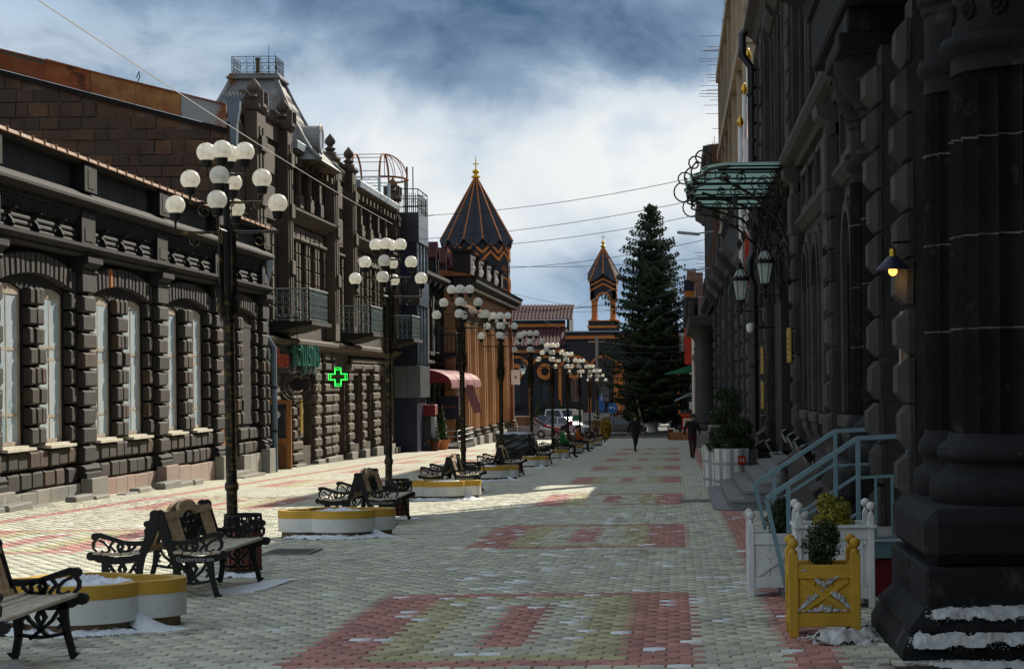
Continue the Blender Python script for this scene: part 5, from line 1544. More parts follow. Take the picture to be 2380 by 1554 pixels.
# stepped, moulded plinth under the columns
def frustum(mb, xa, xb, ya, yb, z0, o0, z1, o1):
    mb.add([(xa-o0,ya-o0,z0),(xb+o0,ya-o0,z0),(xb+o0,yb,z0),(xa-o0,yb,z0),(xa-o1,ya-o1,z1),(xb+o1,ya-o1,z1),(xb+o1,yb,z1),(xa-o1,yb,z1)],
           [(4,5,6,7),(0,1,5,4),(1,2,6,5),(2,3,7,6),(3,0,4,7)])
    return mb
for (xa_,xb_) in ((EX(16.75),EX(14.73)),(EX(25.0),EX(22.15))):
  ya_ = -.55
  for (z0,o0,z1,o1) in ((-1.0,.19,-.14,.18),(-.14,.18,-.02,.11),(-.02,.13,.02,.12),(.02,.11,.13,.01)):
    frustum(MB(), xa_, xb_, ya_, 1.2, z0, o0, z1, o1).build('plinth_step', M['e_column'], E)
# rusticated pier between the columns
for Y in (19.35, 21.95+.25):
    x = EX(Y)
    MB().box(x-.3,x+.3,-.12,.349,.2,5.1).build('pier', es, E)
    for r in range(11): rblock(E, x, .4+.43*r, .62, .40, y=-.12, d=.14, c=.09, m=eb)
# entablature over the portico
MB().cbox(EX(27.0), EX(12), -.5, .34, 5.56, 6.2, .03).build('architrave', M['e_column'], E)
profile(E, 'portico_cornice', [(-.34,6.2),(.55,6.2),(.6,6.35),(.9,6.5),(.95,6.7),(-.34,6.8)], EX(27.2), EX(12), M['e_column'])
MB().box(EX(26.9), EX(12), -.2, .34, 6.81, 11.0).build('upper_wall', es, E)
# snow on the plinth ledges
def ledge(y0, z0, dy, dz, xa):
    def fn(rr):
        x = xa + rr.uniform(0,1)**.9*(3.5-xa); u = rr.gauss(.5,.2)
        w = mnoise.noise(Vector((x*5, y0*9, z0*7)))
        u = min(1.02, max(-.02, u + .25*w))
        return (x, y0+dy*u, z0+dz*u+.006), max(0, 1-abs(u-.5)*1.6)*(.6+.6*max(0,w+.4))
    return fn
for (y0,z0,xa,lab,sd_) in ((14.66,.085,1.72,'upper',1),(14.535,-.075,1.58,'lower',2)):
    snow_patch('snow_drift','thin snow lying on the %s ledge of the column plinth'%lab,[(xa,-.07),(2.2,-.055),(2.7,-.075),(3.6,-.07),(3.6,.085),(2.9,.06),(2.3,.085),(xa+.02,.07)],.03,(0,y0,z0),54,sd_,M['snow_dirty'],rot=(.72,0,0),edge=.05,lump=1.2,st=.009,wobk=.05)
    snow_grains('snow_drift','crumbs of snow along the %s ledge of the column plinth'%lab,ledge(y0-.055,z0-.055,.12,.105,xa-.03),900,.003,.010,sd_+10)
snow_patch('snow_drift','snow heaped on the ground in front of the column plinth',[(1.75,13.95),(3.2,13.7),(3.2,14.3),(1.62,14.36)],.05,(0,0,gz(14.2)+.03),44,3,M['snow_dirty'])
snow_grains('snow_drift','snow crumbs scattered along the foot of the column plinth',lambda rr: ((rr.uniform(1.5,2.3), 14.36+rr.gauss(0,.05), gz(14.3)+.035), rr.random()),260,.004,.014,31)
snow_patch('snow_drift','snow heap behind the white box planters under the landing',[(1.35,19.0),(1.6,18.9),(1.6,19.5),(1.4,19.55)],.1,(0,0,.0),24,5)
snow_patch('snow_drift','dirty crusty snow pile at the foot of the yellow box planter',[(.90,15.72),(1.2,15.5),(1.42,15.55),(1.5,15.85),(1.52,16.6),(1.42,16.9),(1.36,16.0),(1.0,15.98)],.11,(0,0,gz(16)+.03),56,6,M['snow_dirty'],lump=1.5,edge=.16,wobk=.08)
def heap(rr):
    a = rr.uniform(0,6.28); d = abs(rr.gauss(0,.5))
    return (1.2+.36*d*cos(a), 15.86+.42*d*sin(a)*.8, gz(16)+.035+.075*max(0,1-d)), max(.15,1-d*.8)
snow_grains('snow_drift','loose snow crumbs over the pile at the yellow box planter',heap,900,.005,.02,33)

# ----- entrance steps (rise towards the door) and canopy
Es = thing('entrance_steps', 'grey stone entrance steps with rounded corners below the iron canopy', 'steps', (0,0,0))
nst = 6; zt = .02
for i in range(nst):
    x = .68 + .26*i; ya = 37.6 + .18*i; yb = 46.2 - .18*i
    za = gz(42) ; z1 = za + .15*(i+1) - .02
    r_ = .45
    poly = [(2.2,ya),(2.2,yb)] + [(x+r_-r_*sin(pi/2*k/5), yb-r_+r_*cos(pi/2*k/5)) for k in range(6)] + [(x+r_-r_*cos(pi/2*k/5), ya+r_-r_*sin(pi/2*k/5)) for k in range(6)]
    MB().prism(poly,'z',za-.4 if i == 0 else za+.15*i-.02, z1-.05).build('riser', M['step_stone'], Es)
    poly2 = [(p[0]-.03 if p[0] < 2.1 else p[0], p[1]-.03 if p[1] < 40 else (p[1]+.03)) for p in poly]
    MB().prism(poly2,'z',z1-.05,z1).build('tread', M['step_stone'], Es)
Ca = thing('iron_canopy', 'scalloped green glass canopy on black wrought-iron scroll brackets over the entrance', 'canopy', (2.2, 38.3, 5.45))
# plan: x from 0 (wall) to -2.0 (street), y 0..9
lob = []
N_ = 40
for i in range(N_+1):
    t = i/N_
    yy = 9.4*t
    base = 1.25 + .62*sin(pi*t)**.6
    lob.append((-base - .13*abs(sin(pi*t*6)), yy))
MB().prism([(0,0)]+lob+[(0,9.4)],'z',.10,.13).build('glass_roof', M['glass_green'], Ca)
mb = MB()
mb.tube([(p[0]+.06,p[1],.06) for p in lob], .03, 5)
mb.tube([(p[0]+.06,p[1],-.12) for p in lob], .02, 5)
for i in range(0,N_+1,5): mb.tube([(0,lob[i][1],.06),(lob[i][0]+.03,lob[i][1],.06)], .022, 4)
mb.build('frame', M['iron'], Ca)
mb = MB()
for i in range(0,N_,1):
    p, q = lob[i], lob[i+1]
    cx_, cy_ = (p[0]+q[0])/2+.06, (p[1]+q[1])/2
    pts = [(cx_, cy_+a, -.03+b) for a,b in spiral(0,0,.085,.015,i%2*pi,1.3,9)]
    mb.tube(pts, .011, 4)
mb.build('scroll_frieze', M['iron'], Ca)
for k,(yy) in enumerate((.35, 3.1, 6.2, 9.05)):
    mb = MB()
    # bracket in the plane y = yy: sweeping from the wall foot to the outer edge
    out = -1.25-.55*sin(pi*yy/9.4)**.6
    main = [(0,-2.1),(-.1,-1.4),(-.35,-.85),(-.8,-.42),(out+.1,-.14)]
    mb.tube([(a,yy,b) for a,b in main], .028, 5)
    mb.tube([(-.02,yy,-2.1),(-.02,yy,.05)], .03, 5); mb.tube([(0,yy,.03),(out,yy,.03)], .028, 5)
    rs = random.Random(k+3)
    for (cx_,cz_,r_) in ((-.22,-.3,.22),(-.2,-.78,.18),(-.62,-.24,.2),(-1.0,-.12,.13),(-.12,-1.25,.14),(-.45,-.55,.13),(-.08,-1.65,.1),(-1.3,-.12,.1),(-.36,-.05,.1)):
        a0 = rs.uniform(0,6.28)
        mb.tube([(cx_+a,yy+.01,cz_+b) for a,b in [(q[0],q[1]) for q in spiral(0,0,r_,.02,a0,1.6,14)]], .015, 4)
        mb.tube([(cx_+a,yy-.01,cz_+b) for a,b in [(q[0],q[1]) for q in spiral(.04,.03,r_*.8,.02,a0+pi,1.5,12)]], .012, 4)
    # leaf tips
    for (cx_,cz_) in ((-.75,-.62),(-.4,-1.05),(-1.1,-.38),(-.2,-1.7)):
        mb.add([(cx_,yy,cz_),(cx_-.07,yy+.03,cz_-.14),(cx_-.02,yy,cz_-.3),(cx_+.06,yy-.03,cz_-.14)],[(0,1,2,3)])
    mb.build('scroll_bracket', M['iron'], Ca)
mb = MB()
for i in range(6):   # hanging scroll lattice between the brackets, along the wall side
    for (yy,zz,r_) in ((.9+1.5*i,-.45,.34),(1.6+1.5*i,-.7,.26),(.5+1.5*i,-.95,.22),(1.2+1.5*i,-1.2,.2)):
        mb.tube([(-.35+.12*sin(yy*3),yy+a,zz+b) for a,b in spiral(0,0,r_,.02,yy,1.7,16)], .014, 4)
mb.build('scroll_lattice', M['iron'], Ca)
mb = MB()   # curls at the street edge
for (yy,r_,s_) in ((.6,.16,1),(1.6,.2,1),(4.7,.2,1),(8.6,.16,1)):
    i_ = int(yy/9.4*N_)
    ox = lob[i_][0]
    mb.tube([(ox-.02+a,yy,.22+b) for a,b in spiral(-.1,.05,.2*s_,.03,-pi/2,1.5,16)], .016, 5)
    mb.tube([(ox+.1+a,yy,.02+b) for a,b in spiral(-.22,0,.2,.2,pi/2*1.2,.5,8)], .016, 5)
mb.build('edge_curls', M['iron'], Ca)

# ----- lanterns on wall brackets
def lantern(loc, label, out, sc):
    t = thing('wall_lantern', label, 'lantern', loc, group='wall lanterns by the entrance')
    t.scale = (sc,sc,sc); out /= sc
    n_ = 6
    mb = MB()
    lo, hi = .13, .24
    for i in range(n_):
        a = 2*pi*i/n_
        mb.tube([(lo*cos(a),lo*sin(a),0),(hi*cos(a),hi*sin(a),.62)], .015, 4)
        mb.tube([(hi*cos(a),hi*sin(a),.7),(.09*cos(a),.09*sin(a),.98)], .013, 4)
    mb.lathe([(hi+.03,.6),(hi+.05,.66),(hi+.02,.72),(hi-.04,.70)],n_).lathe([(.11,.96),(.13,1.0),(.06,1.06),(.08,1.12),(.03,1.18),(.015,1.3)],10).lathe([(.15,-.04),(.15,.02),(.06,.0)],n_)
    for i in range(12):
        a = 2*pi*i/12
        mb.sphere(((hi+.03)*cos(a),(hi+.03)*sin(a),.74),.026,6,4)
    mb.lathe([(.03,-.3),(.05,-.26),(.03,-.2),(.045,-.12),(.09,-.04)],8)
    mb.build('cage', M['iron'], t)
    MB().lathe([(lo-.012,.02),(hi-.014,.61)],n_,cap=False).build('glass', M['lantern_glass'], t)
    MB().lathe([(hi-.016,.70),(.08,.97)],n_,cap=False).build('glass', M['lantern_glass'], t)
    mb = MB()
    mb.tube([(-.15,0,-.32),(out,0,-.32)], .025, 6)
    mb.lathe([(.03,-.42),(.05,-.36),(.05,-.28),(.03,-.24)],8)
    for (cx_,r_) in ((.25,.16),(.52,.12)):
        mb.tube([(cx_*out/.6+a,0,-.47+b) for a,b in spiral(0,0,r_,.03,pi/2,1.4,14)], .013, 4)
    mb.tube([(out-.25,0,-.32),(out-.1,0,-.05),(out-.02,0,.1)], .015, 4)
    mb.box(out-.02,out+.02,-.05,.05,-.8,.15)
    mb.build('bracket', M['iron'], t)
lantern((1.62,38.6,3.42),'nearer black six-sided wall lantern, right of the drainpipe', .52, .62)
lantern((1.53,50.0,3.55),'farther black six-sided wall lantern, left of the drainpipe', .56, .76)
# black drainpipe on the palace
t = thing('drainpipe', 'tall black drainpipe running the full height of the far palace corner', 'drainpipe', (1.93, 52.4, 0))
mb = MB(); mb.tube([(0.02,0,11.3),(.02,0,10.4),(-.22,0,10.1),(-.22,0,9.6),(.0,0,9.3),(.0,0,4.8),(-.1,0,4.6),(-.1,0,4.25),(.0,0,4.0),(0,0,gz(52)+.1)], .105, 10)
mb.build('pipe', M['black_panel'], t, smooth=40)
for z in (2.0,6.5,8.6): MB().lathe([(.13,z),(.13,z+.08)],10).box(.1,.3,-.03,.03,z,z+.08).build('clamp', M['iron'], t)
# brass plates, camera, flood lights
for (Y,z,h,lab) in ((49.3,2.15,.62,'upper of the two brass name plates left of the entrance'),(49.3,1.35,.62,'lower of the two brass name plates left of the entrance'),(37.6,2.3,.6,'single brass name plate right of the entrance')):
    t = thing('brass_plate', lab, 'name plate', (2.25-.235, Y-.42, z))
    MB().cbox(-.05,.0,-.03,.75,-h/2,h/2,.01).build('plate', M['brass'], t)
    mb = MB()
    for i in range(4): mb.box(-.054,-.051,.1,.6,-h*.3+i*h*.16,-h*.3+i*h*.16+.03)
    mb.build('lettering', M['wood_brown'], t)
t = thing('security_camera', 'small white security camera on a bracket below the farther lantern', 'camera', (1.72, 47.6, 2.85))
MB().tube([(0,0,0),(.5,0,.03)],.03,6).build('arm', M['iron'], t); MB().sphere((-.05,0,-.02),.085,10,8).lathe([(.09,-.02),(.09,.09),(.03,.11)],10,-.05,0).build('housing', M['white_paint'], t)
def flood(loc, label, rz, rx=.5):
    t = thing('flood_light', label, 'flood light', loc, rz, 'flood lights on the palace ledge')
    MB().cbox(-.09,.09,-.05,.05,.06,.28,.015).build('housing', M['iron'], t, rot=(-rx,0,0))
    MB().box(-.075,.075,.051,.056,.08,.26).build('lens', M['glass_dark'], t, rot=(-rx,0,0))
    MB().tube([(-.1,0,.16),(-.1,0,0),(.1,0,0),(.1,0,.16)],.012,4).box(-.04,.04,-.2,.04,-.012,.0).build('yoke', M['iron'], t)
labs = ['flood light on the palace ledge nearest the portico columns','second flood light from the portico on the palace ledge','third flood light from the portico on the palace ledge','fourth flood light from the portico on the palace ledge','fifth flood light from the portico, beside the entrance pier','flood light farthest left, beyond the shrub pot']
for (X,Y,z),lab in zip(((1.72,27.2,.62),(1.84,30.6,.62),(1.84,32.4,.64),(1.84,34.2,.66),(1.72,37.2,.42),(1.72,49.4,.42)),labs): flood((X,Y,z),lab,pi/2+.2)
# gooseneck lamp on the portico pier
t = thing('gooseneck_lamp', 'black cone wall lamp with a brass neck and a lit bulb on the portico', 'lamp', (1.93, 19.0, 2.66))
MB().lathe([(.15,0),(.145,.012),(.05,.11),(.03,.12)],24,cap=False).lathe([(.147,.002),(.045,.105)],24,cap=False).build('shade', M['navy'], t, rot=(0,.0,0), smooth=True)
MB().lathe([(.024,.11),(.03,.12),(.03,.17),(.02,.185)],12).build('neck', M['gold'], t)
MB().tube([(0,0,.18),(0,0,.24),(.32,0.1,.26)],.012,6).build('arm', M['iron'], t)
defmat('bulb', (0.9,0.55,0.15), emit=(1.0,0.45,0.08,1.0))
MB().sphere((0,0,-.012),.04,14,10).build('bulb', M['bulb'], t, smooth=True)
ld = bpy.data.lights.new('bulb_light','POINT'); ld.energy = .22; ld.color = (1,.6,.25); ld.shadow_soft_size = .04
lo_ = bpy.data.objects.new('bulb_light', ld); link(lo_); lo_.location = (0,0,-.09); setpar(lo_, t)
t = thing('wooden_bracket', 'small pale wooden bracket hanging on the portico pier below the cone lamp', 'bracket', (2.06,19.2,1.95))
MB().box(-.05,-.02,-.01,.02,-.25,.35).cbox(-.06,.03,-.03,.03,-.26,.02,.01).build('stick', M['wood_pale'], t)
# ------------------------------------------------------------------ grey rusticated house with unfinished concrete storeys
F = thing('grey_house', 'grey rusticated stone house whose upper storeys are a bare unfinished concrete frame', 'building', (2.2, 150.0, 0), -pi/2)
FX = lambda Y: 150.0 - Y
fs_, fb_ = M['f_stone'], M['f_block']
gops = [(FX(Y+1.0), FX(Y-1.0), -.6, 3.8, .6) for Y in (59.5,71.5,80.5,90,101.5,113,125,137)]
MB().wall(FX(149.5), FX(66.6), -3, 6.0, 0, .6, [g for g in gops if g[1] < FX(66.6)]).wall(FX(66.6), FX(53.2), -3, 5.2, 0, .6, [g for g in gops if g[0] > FX(66.6)]).build('wall', fs_, F)
uops = [(FX(Y+.9), FX(Y-.9), 7.6, 11.2, 0) for Y in (109,115,121,127,133,139,145)]
MB().wall(FX(149.5), FX(104.5), 6.001, 13.0, 0, .6, uops).build('upper_wall', fs_, F)
MB().box(FX(149.4), FX(66.7), .8, 12, -3, 6.2).box(FX(66.69), FX(53.3), .8, 12, -3, 5.1).box(FX(149.4), FX(104.6), .8, 12, 6.21, 12.9).build('inner_block', M['wire'], F)
for (xa,xb,za,zb,r) in gops: window(F, xa+.02, xb-.02, za, zb, .4, .55, fm=M['wood_brown'], pm=M['glass_dark'], mull=(.5,), trans=(.6,))
for (xa,xb,za,zb,r) in uops:
    window(F, xa+.02, xb-.02, za, zb-.01, .4, fm=M['tuff_wall'], pm=M['glass_dark'], mull=(.5,), trans=(.6,))
    MB().cbox(xa-.2,xb+.2,-.2,-.002,za-.25,za-.01,.03).build('sill', fs_, F)
profile(F, 'cornice', [(0,5.7),(.2,5.72),(.3,5.9),(.55,6.1),(.6,6.35),(0,6.5)], FX(149.5), FX(66.6), fs_)
profile(F, 'cornice', [(0,4.9),(.15,4.92),(.22,5.1),(.38,5.25),(.4,5.45),(0,5.6)], FX(66.59), FX(53.2), fs_)
profile(F, 'upper_cornice', [(0,12.4),(.2,12.42),(.35,12.6),(.7,12.8),(.75,13.1),(0,13.2)], FX(149.5), FX(104.5), fs_)
for Y in (57,62.0,67.4,76,85.3,95.5,107):
    x = FX(Y)
    MB().box(x-.7,x+.7,-.22,-.002,-.4,5.6 if Y > 66 else 4.8).build('pilaster', fs_, F)
    for r in range(12 if Y > 66 else 10):
        z = -.3+.47*r
        rblock(F, x-.34 if r%2 else x-.36, z, .62, .41, y=-.22, d=.08, c=.05, m=fb_); rblock(F, x+.35, z, .62, .41, y=-.22, d=.08, c=.05, m=fb_)
    if Y > 66: profile(F, 'pilaster_capital', [(0,5.45),(.3,5.45),(.34,5.6),(.5,5.72),(.7,5.95),(.74,6.2),(0,6.2)], x-.85, x+.85, fs_)
    if Y > 66: MB().cbox(x-.5,x+.5,-.3,-.002,6.51,8.2,.03).build('block', fs_, F)
    MB().cbox(x-.95,x+.95,-.6,-.002,-3,-.5,.06).build('pedestal', M['concrete_grey'], F)
for Y in (106,112,118,124,130,136,142):
    x = FX(Y)
    p_ = MB().cbox(x-.45,x+.45,-.18,-.002,6.6,12.3,.03).build('pilaster', fs_, F)
# columns under a stone balcony
for Y in (112,120,128,136):
    x = FX(Y)
    MB().lathe([(.42,-.3),(.42,.0),(.40,3.6),(.5,3.7),(.42,3.8),(.4,4.1),(.6,4.4),(.7,4.5)],18,x,-.55).build('column', fs_, F, smooth=40)
    MB().lathe([(.6,-.9),(.62,-.7),(.5,-.55),(.55,-.4),(.43,-.3)],18,x,-.55).build('column_base', fs_, F, smooth=40)
    MB().cbox(x-.75,x+.75,-1.25,-.002,-3,-.91,.1).build('pedestal', M['concrete_grey'], F)
MB().cbox(FX(139),FX(109),-1.5,-.002,4.52,5.0,.05).build('balcony_slab', fs_, F)
MB().cbox(FX(139),FX(109),-1.5,-1.2,5.01,5.7,.04).build('balcony_parapet', fs_, F)
for Y in (111,117,123,129,135): MB().cbox(FX(Y)-.4,FX(Y)+.4,-1.7,-1.0,5.01,6.0,.05).build('balcony_pier', fs_, F)
# concrete frame
cc = M['concrete']
Ys = [67.3,73.4,79.5,85.6,91.7,97.8,103.9]
for z in (8.3, 12.2, 16.1):
    MB().box(FX(104.3),FX(66.9),-.1,2.3,z,z+.42).build('floor_slab', cc, F)
for z,h in ((6.3,1.99),(8.73,3.46),(12.63,3.46)):
    for Y in Ys:
        for y in (.0, 1.75):
            MB().box(FX(Y)-.3,FX(Y)+.3,y,y+.45,z,z+h).build('concrete_column', cc, F)
    MB().box(FX(104),FX(80),1.95,2.1,z,z+h).build('sun_block_wall', cc, F)  # added solid wall behind the frame, keeps the sun off the mid-street
rr_ = random.Random(5)
mb = MB()
for z0,z1 in ((11.0,13.2),(14.6,18.0)):
    z = z0
    while z < z1:
        L = rr_.uniform(.4,.95); Y = rr_.choice((103.6,104.1,97.8))
        mb.tube([(FX(Y),.3,z),(FX(Y),-L,z+rr_.uniform(-.03,.03))], .014, 4)
        z += rr_.uniform(.1,.22)
for Y in (103.8,99.2):
    for q in range(4):
        mb.tube([(FX(Y)+.3*(q%2),-.3+.2*(q//2),7.5),(FX(Y)+.3*(q%2),-.3+.2*(q//2),12.2+rr_.uniform(0,1))], .018, 4)
    for k in range(30):
        z = 7.6+.16*k
        mb.tube([(FX(Y)-.03,-.32,z),(FX(Y)+.33,-.32,z),(FX(Y)+.33,-.08,z)], .012, 4)
for Y in (73.4,79.5,91.7,97.8):
    for k in range(5): mb.tube([(FX(Y)-.2+.1*k,.2,16.5),(FX(Y)-.25+.12*k,.2+rr_.uniform(-.2,.2),17.9+rr_.uniform(-.3,.5))], .016, 4)
for k in range(7):
    z = 7.5+.2*k
    mb.tube([(FX(118),.1,z),(FX(118),-1.1+rr_.uniform(-.2,.2),z+.03)], .02, 4)
o = mb.build('rebar', M['rust'], F); o['kind'] = 'stuff'
# flag poles with flags
for k_,c_ in (('flag_blue',(0.12,0.16,0.5)),('flag_red',(0.6,0.1,0.05)),('flag_orange',(0.7,0.32,0.05)),('flag_white',(0.8,0.81,0.85))): M[k_] = trans_mat(k_, c_, .5, .8)
for i,(X,Y,zt,cols,lab) in enumerate(((1.66,52.8,8.15,('flag_white','flag_white','flag_red'),'white flagpole nearest the street with a limp pale and red flag'),(1.78,53.2,9.0,('flag_red','flag_blue','flag_orange'),'middle white flagpole with a limp red and blue flag'),(1.90,53.6,9.9,('flag_blue','flag_white','flag_red'),'tallest white flagpole with a gold tip against the drainpipe'))):
    t = thing('flagpole', lab, 'flagpole', (X,Y,4.0), group='flagpoles behind the canopy')
    MB().lathe([(.07,0),(.06,zt-4.25)],10).build('pole', M['white_paint'], t, smooth=True)
    MB().lathe([(.03,zt-4.25),(.05,zt-4.22),(.09,zt-4.14),(.08,zt-4.08),(.04,zt-4.0),(.01,zt-3.93)],10).build('finial', M['gold'], t, smooth=True)
    H = 3.6; n_ = 12
    for c in range(3):
        mb = MB()
        f = lambda a, z: (.075+.17*a, .05*sin(a*9+z)+.03*sin(z*3), z - .35*a)
        for j in range(n_):
            for r in range(4):
                z0, z1 = zt-4.35-H*(c+r/4)/3, zt-4.35-H*(c+(r+1)/4)/3
                mb.add([f(j/n_,z0),f((j+1)/n_,z0),f((j+1)/n_,z1),f(j/n_,z1)],[(0,1,2,3)])
        mb.build('flag_stripe', M[cols[c]], t, smooth=True)
# LED street lamps on arms
for i,(Y,z,L,lab) in enumerate(((108,9.0,1.55,'flat grey street lamp arm reaching out from the grey house'),(128,8.2,1.2,'second flat street lamp arm farther along the grey house'),(146,7.2,1.2,'farthest flat street lamp arm on the grey house'))):
    t = thing('street_lamp', lab, 'street lamp', (1.7,Y,z))
    MB().tube([(0,0,.15),(-.5,0,.08)],.04,6).tube([(0,0,.15),(0.5,0,.2)],.04,6).build('arm', M['zinc'], t)
    MB().cbox(-L,-.4,-.2,.2,-.06,.06,.02).build('head', M['zinc'], t, rot=(0,.1,0))
    MB().box(-L+.05,-.5,-.16,.16,-.07,-.061).build('lens', M['white_paint'], t, rot=(0,.1,0))
# ------------------------------------------------------------------ far right house with balcony and banner
Gh = thing('pink_house', 'pinkish-brown house with a white balcony at the far right end of the street', 'building', (1.5,196,0), -pi/2)
defmat('pink_wall', (0.24,0.15,0.12), (0.18,0.115,0.095), ns=.6, bump=.2)
GX = lambda Y: 196-Y
go_ = [(GX(Y+1), GX(Y-1), 4.4, 7.0, 0) for Y in (156,161,166,171,176,181,186,191)]
g2_ = [(GX(Y+1.2), GX(Y-1.2), -2.6, .6, 0) for Y in (156,161,166,171,176,181,186,191)]
mb = MB(); mb.wall(0, GX(151), -3, 3.4, 0, .5, g2_); mb.wall(0, GX(151), 3.401, 9.3, 0, .5, go_); mb.build('wall', M['pink_wall'], Gh)
MB().box(.05,GX(151.05),.7,10,-3,9.2).build('inner_block', M['wire'], Gh)
for (xa,xb,za,zb,r) in go_+g2_: window(Gh, xa+.02, xb-.02, za, zb-.01, .3, fm=M['wood_brown'], pm=M['glass_dark'], mull=(.5,), trans=(.6,))
profile(Gh, 'cornice', [(0,8.8),(.3,8.9),(.6,9.2),(.6,9.5),(0,9.6)], 0, GX(151), M['pink_wall'])
profile(Gh, 'string_course', [(0,3.1),(.3,3.2),(.3,3.5),(0,3.6)], 0, GX(151), M['pink_wall'])
balcony(Gh, GX(163.5), GX(158.5), 3.75, 1.2, 1.3, M['white_paint'])
MB().tube([(GX(153.5),-.2,-3),(GX(153.5),-.2,6)],.12,8).build('white_pipe', M['white_paint'], Gh)
for (Y,z) in ((168,2.2),(174,-.6),(157,-1.6)): MB().cbox(GX(Y)-.4,GX(Y)+.4,-.4,-.01,z,z+.6,.03).build('air_conditioner', M['white_paint'], Gh)
t = thing('street_banner', 'tall dark banner with orange picture above and red panel below, hung from the pink house', 'banner', (1.0,156,0))
defmat('poster_orange', (0.55,0.2,0.03), (0.3,0.08,0.02), ns=2)
MB().box(-.32,.4,-.03,.03,5.6,9.0).build('picture', M['navy'], t); MB().box(-.31,.39,-.036,-.031,7.2,8.2).build('print', M['poster_orange'], t)
MB().box(-.31,.39,-.036,-.031,5.7,6.7).build('print', M['burgundy'], t); MB().box(-.32,.4,-.03,.03,2.9,5.59).build('red_panel', M['red_paint'], t)
t = thing('green_awning', 'green cloth awning sloping out over the far right pavement', 'awning', (1.5,162,0))
MB().prism([(.0,3.0),(-2.3,2.25),(-2.3,2.2),(.0,2.35)],'y',-3,3).build('cloth', M['green_cloth'], t); MB().tube([(0,-2.9,1.8),(-2.2,-2.9,2.2)],.03,4).build('arm', M['iron'], t)
t = thing('grey_awning', 'low grey awning below the green one at the far right', 'awning', (1.5,166,0))
MB().prism([(.0,.9),(-1.6,.2),(-1.6,.12),(.0,.8)],'y',-3,3).build('cloth', M['zinc'], t)
t = thing('red_kiosk', 'small red kiosk with a flat roof at the far right end of the street', 'kiosk', (.85,160.5,gz(160)))
MB().cbox(-.4,.42,-.4,.4,0,1.6,.02).build('body', M['red_paint'], t); MB().cbox(-.5,.52,-.5,.5,1.61,1.85,.02).build('roof', M['red_paint'], t)
MB().box(-.3,.32,-.42,-.401,.9,1.5).build('window', M['white_paint'], t); MB().lathe([(.12,0),(.2,0),(.2,.01),(.12,.01)],12,cap=False).build('emblem', M['poster_orange'], t, (0,-.425,1.2),(pi/2,0,0))
t = thing('timber_planter', 'long low orange timber planter at the end of the street', 'planter', (.3,148,gz(148)))
for k in range(3): MB().cbox(-.75,.75,-.3,.3,.02+.18*k,.18+.18*k,.01).build('board', M['wood_orange'], t)
MB().cbox(-.5,-.1,-.25,.25,.56,.75,.02).cbox(.1,.5,-.25,.25,.56,.75,.02).build('soil_blocks', M['wood_bench'], t)
# railing, landing and steps at the portico
Rl = thing('stair_landing', 'raised landing with teal steel edge and steps between the portico columns', 'landing', (0,0,0))
MB().cbox(1.62,2.6,19.75,22.4,-.6,.2,.02).build('slab', M['concrete_grey'], Rl)
MB().box(1.58,1.619,19.72,22.4,.06,.21).box(1.58,2.6,19.70,19.745,.06,.21).build('edge_trim', M['rail_teal'], Rl)
MB().box(1.63,2.6,19.735,19.748,-.5,.055).build('red_panel', M['burgundy'], Rl)
for i in range(3): MB().cbox(.95+.22*i,1.575,19.8,22.3,-.6+.02*i,-.2+.13*i,.015).build('step', M['step_stone'], Rl)
MB().box(.98,1.6,19.66,19.72,-.42,-.30).build('stringer', M['rail_teal'], Rl)
def stair_rail(Y, label):
    t = thing('stair_railing', label, 'railing', (0,Y,0), group='teal stair railings')
    w = .022
    g0 = gz(Y)
    mb = MB()
    P_ = lambda x,z: (x,0,z)
    mb.tube([P_(.82,.62),P_(1.66,1.16),P_(2.14,1.18)], .03, 4)
    mb.build('handrail', M['rail_teal'], t)
    for (x0,z0,x1,z1) in ((.82,.60,1.02,-.32),(1.02,.74,1.02,g0+.04),(1.66,1.14,1.66,.2),(2.12,1.16,2.12,.2)):
        MB().tube([P_(x0,z0),P_(x1,z1)], .028, 4).build('post', M['rail_teal'], t)
    for (x0,z0,x1,z1) in ((1.02,.42,1.66,.82),(1.02,.08,1.66,.48),(1.66,.80,2.12,.82),(1.66,.24,2.12,.26)):
        MB().tube([P_(x0,z0),P_(x1,z1)], .018, 4).build('rail', M['rail_teal'], t)
    for x in (1.82,1.97): MB().tube([P_(x,.26),P_(x,.82)], .016, 4).build('baluster', M['rail_teal'], t)
stair_rail(19.66,'nearer teal steel stair railing in front of the portico landing')
stair_rail(22.45,'farther teal steel stair railing behind the yellow-leaved shrub')
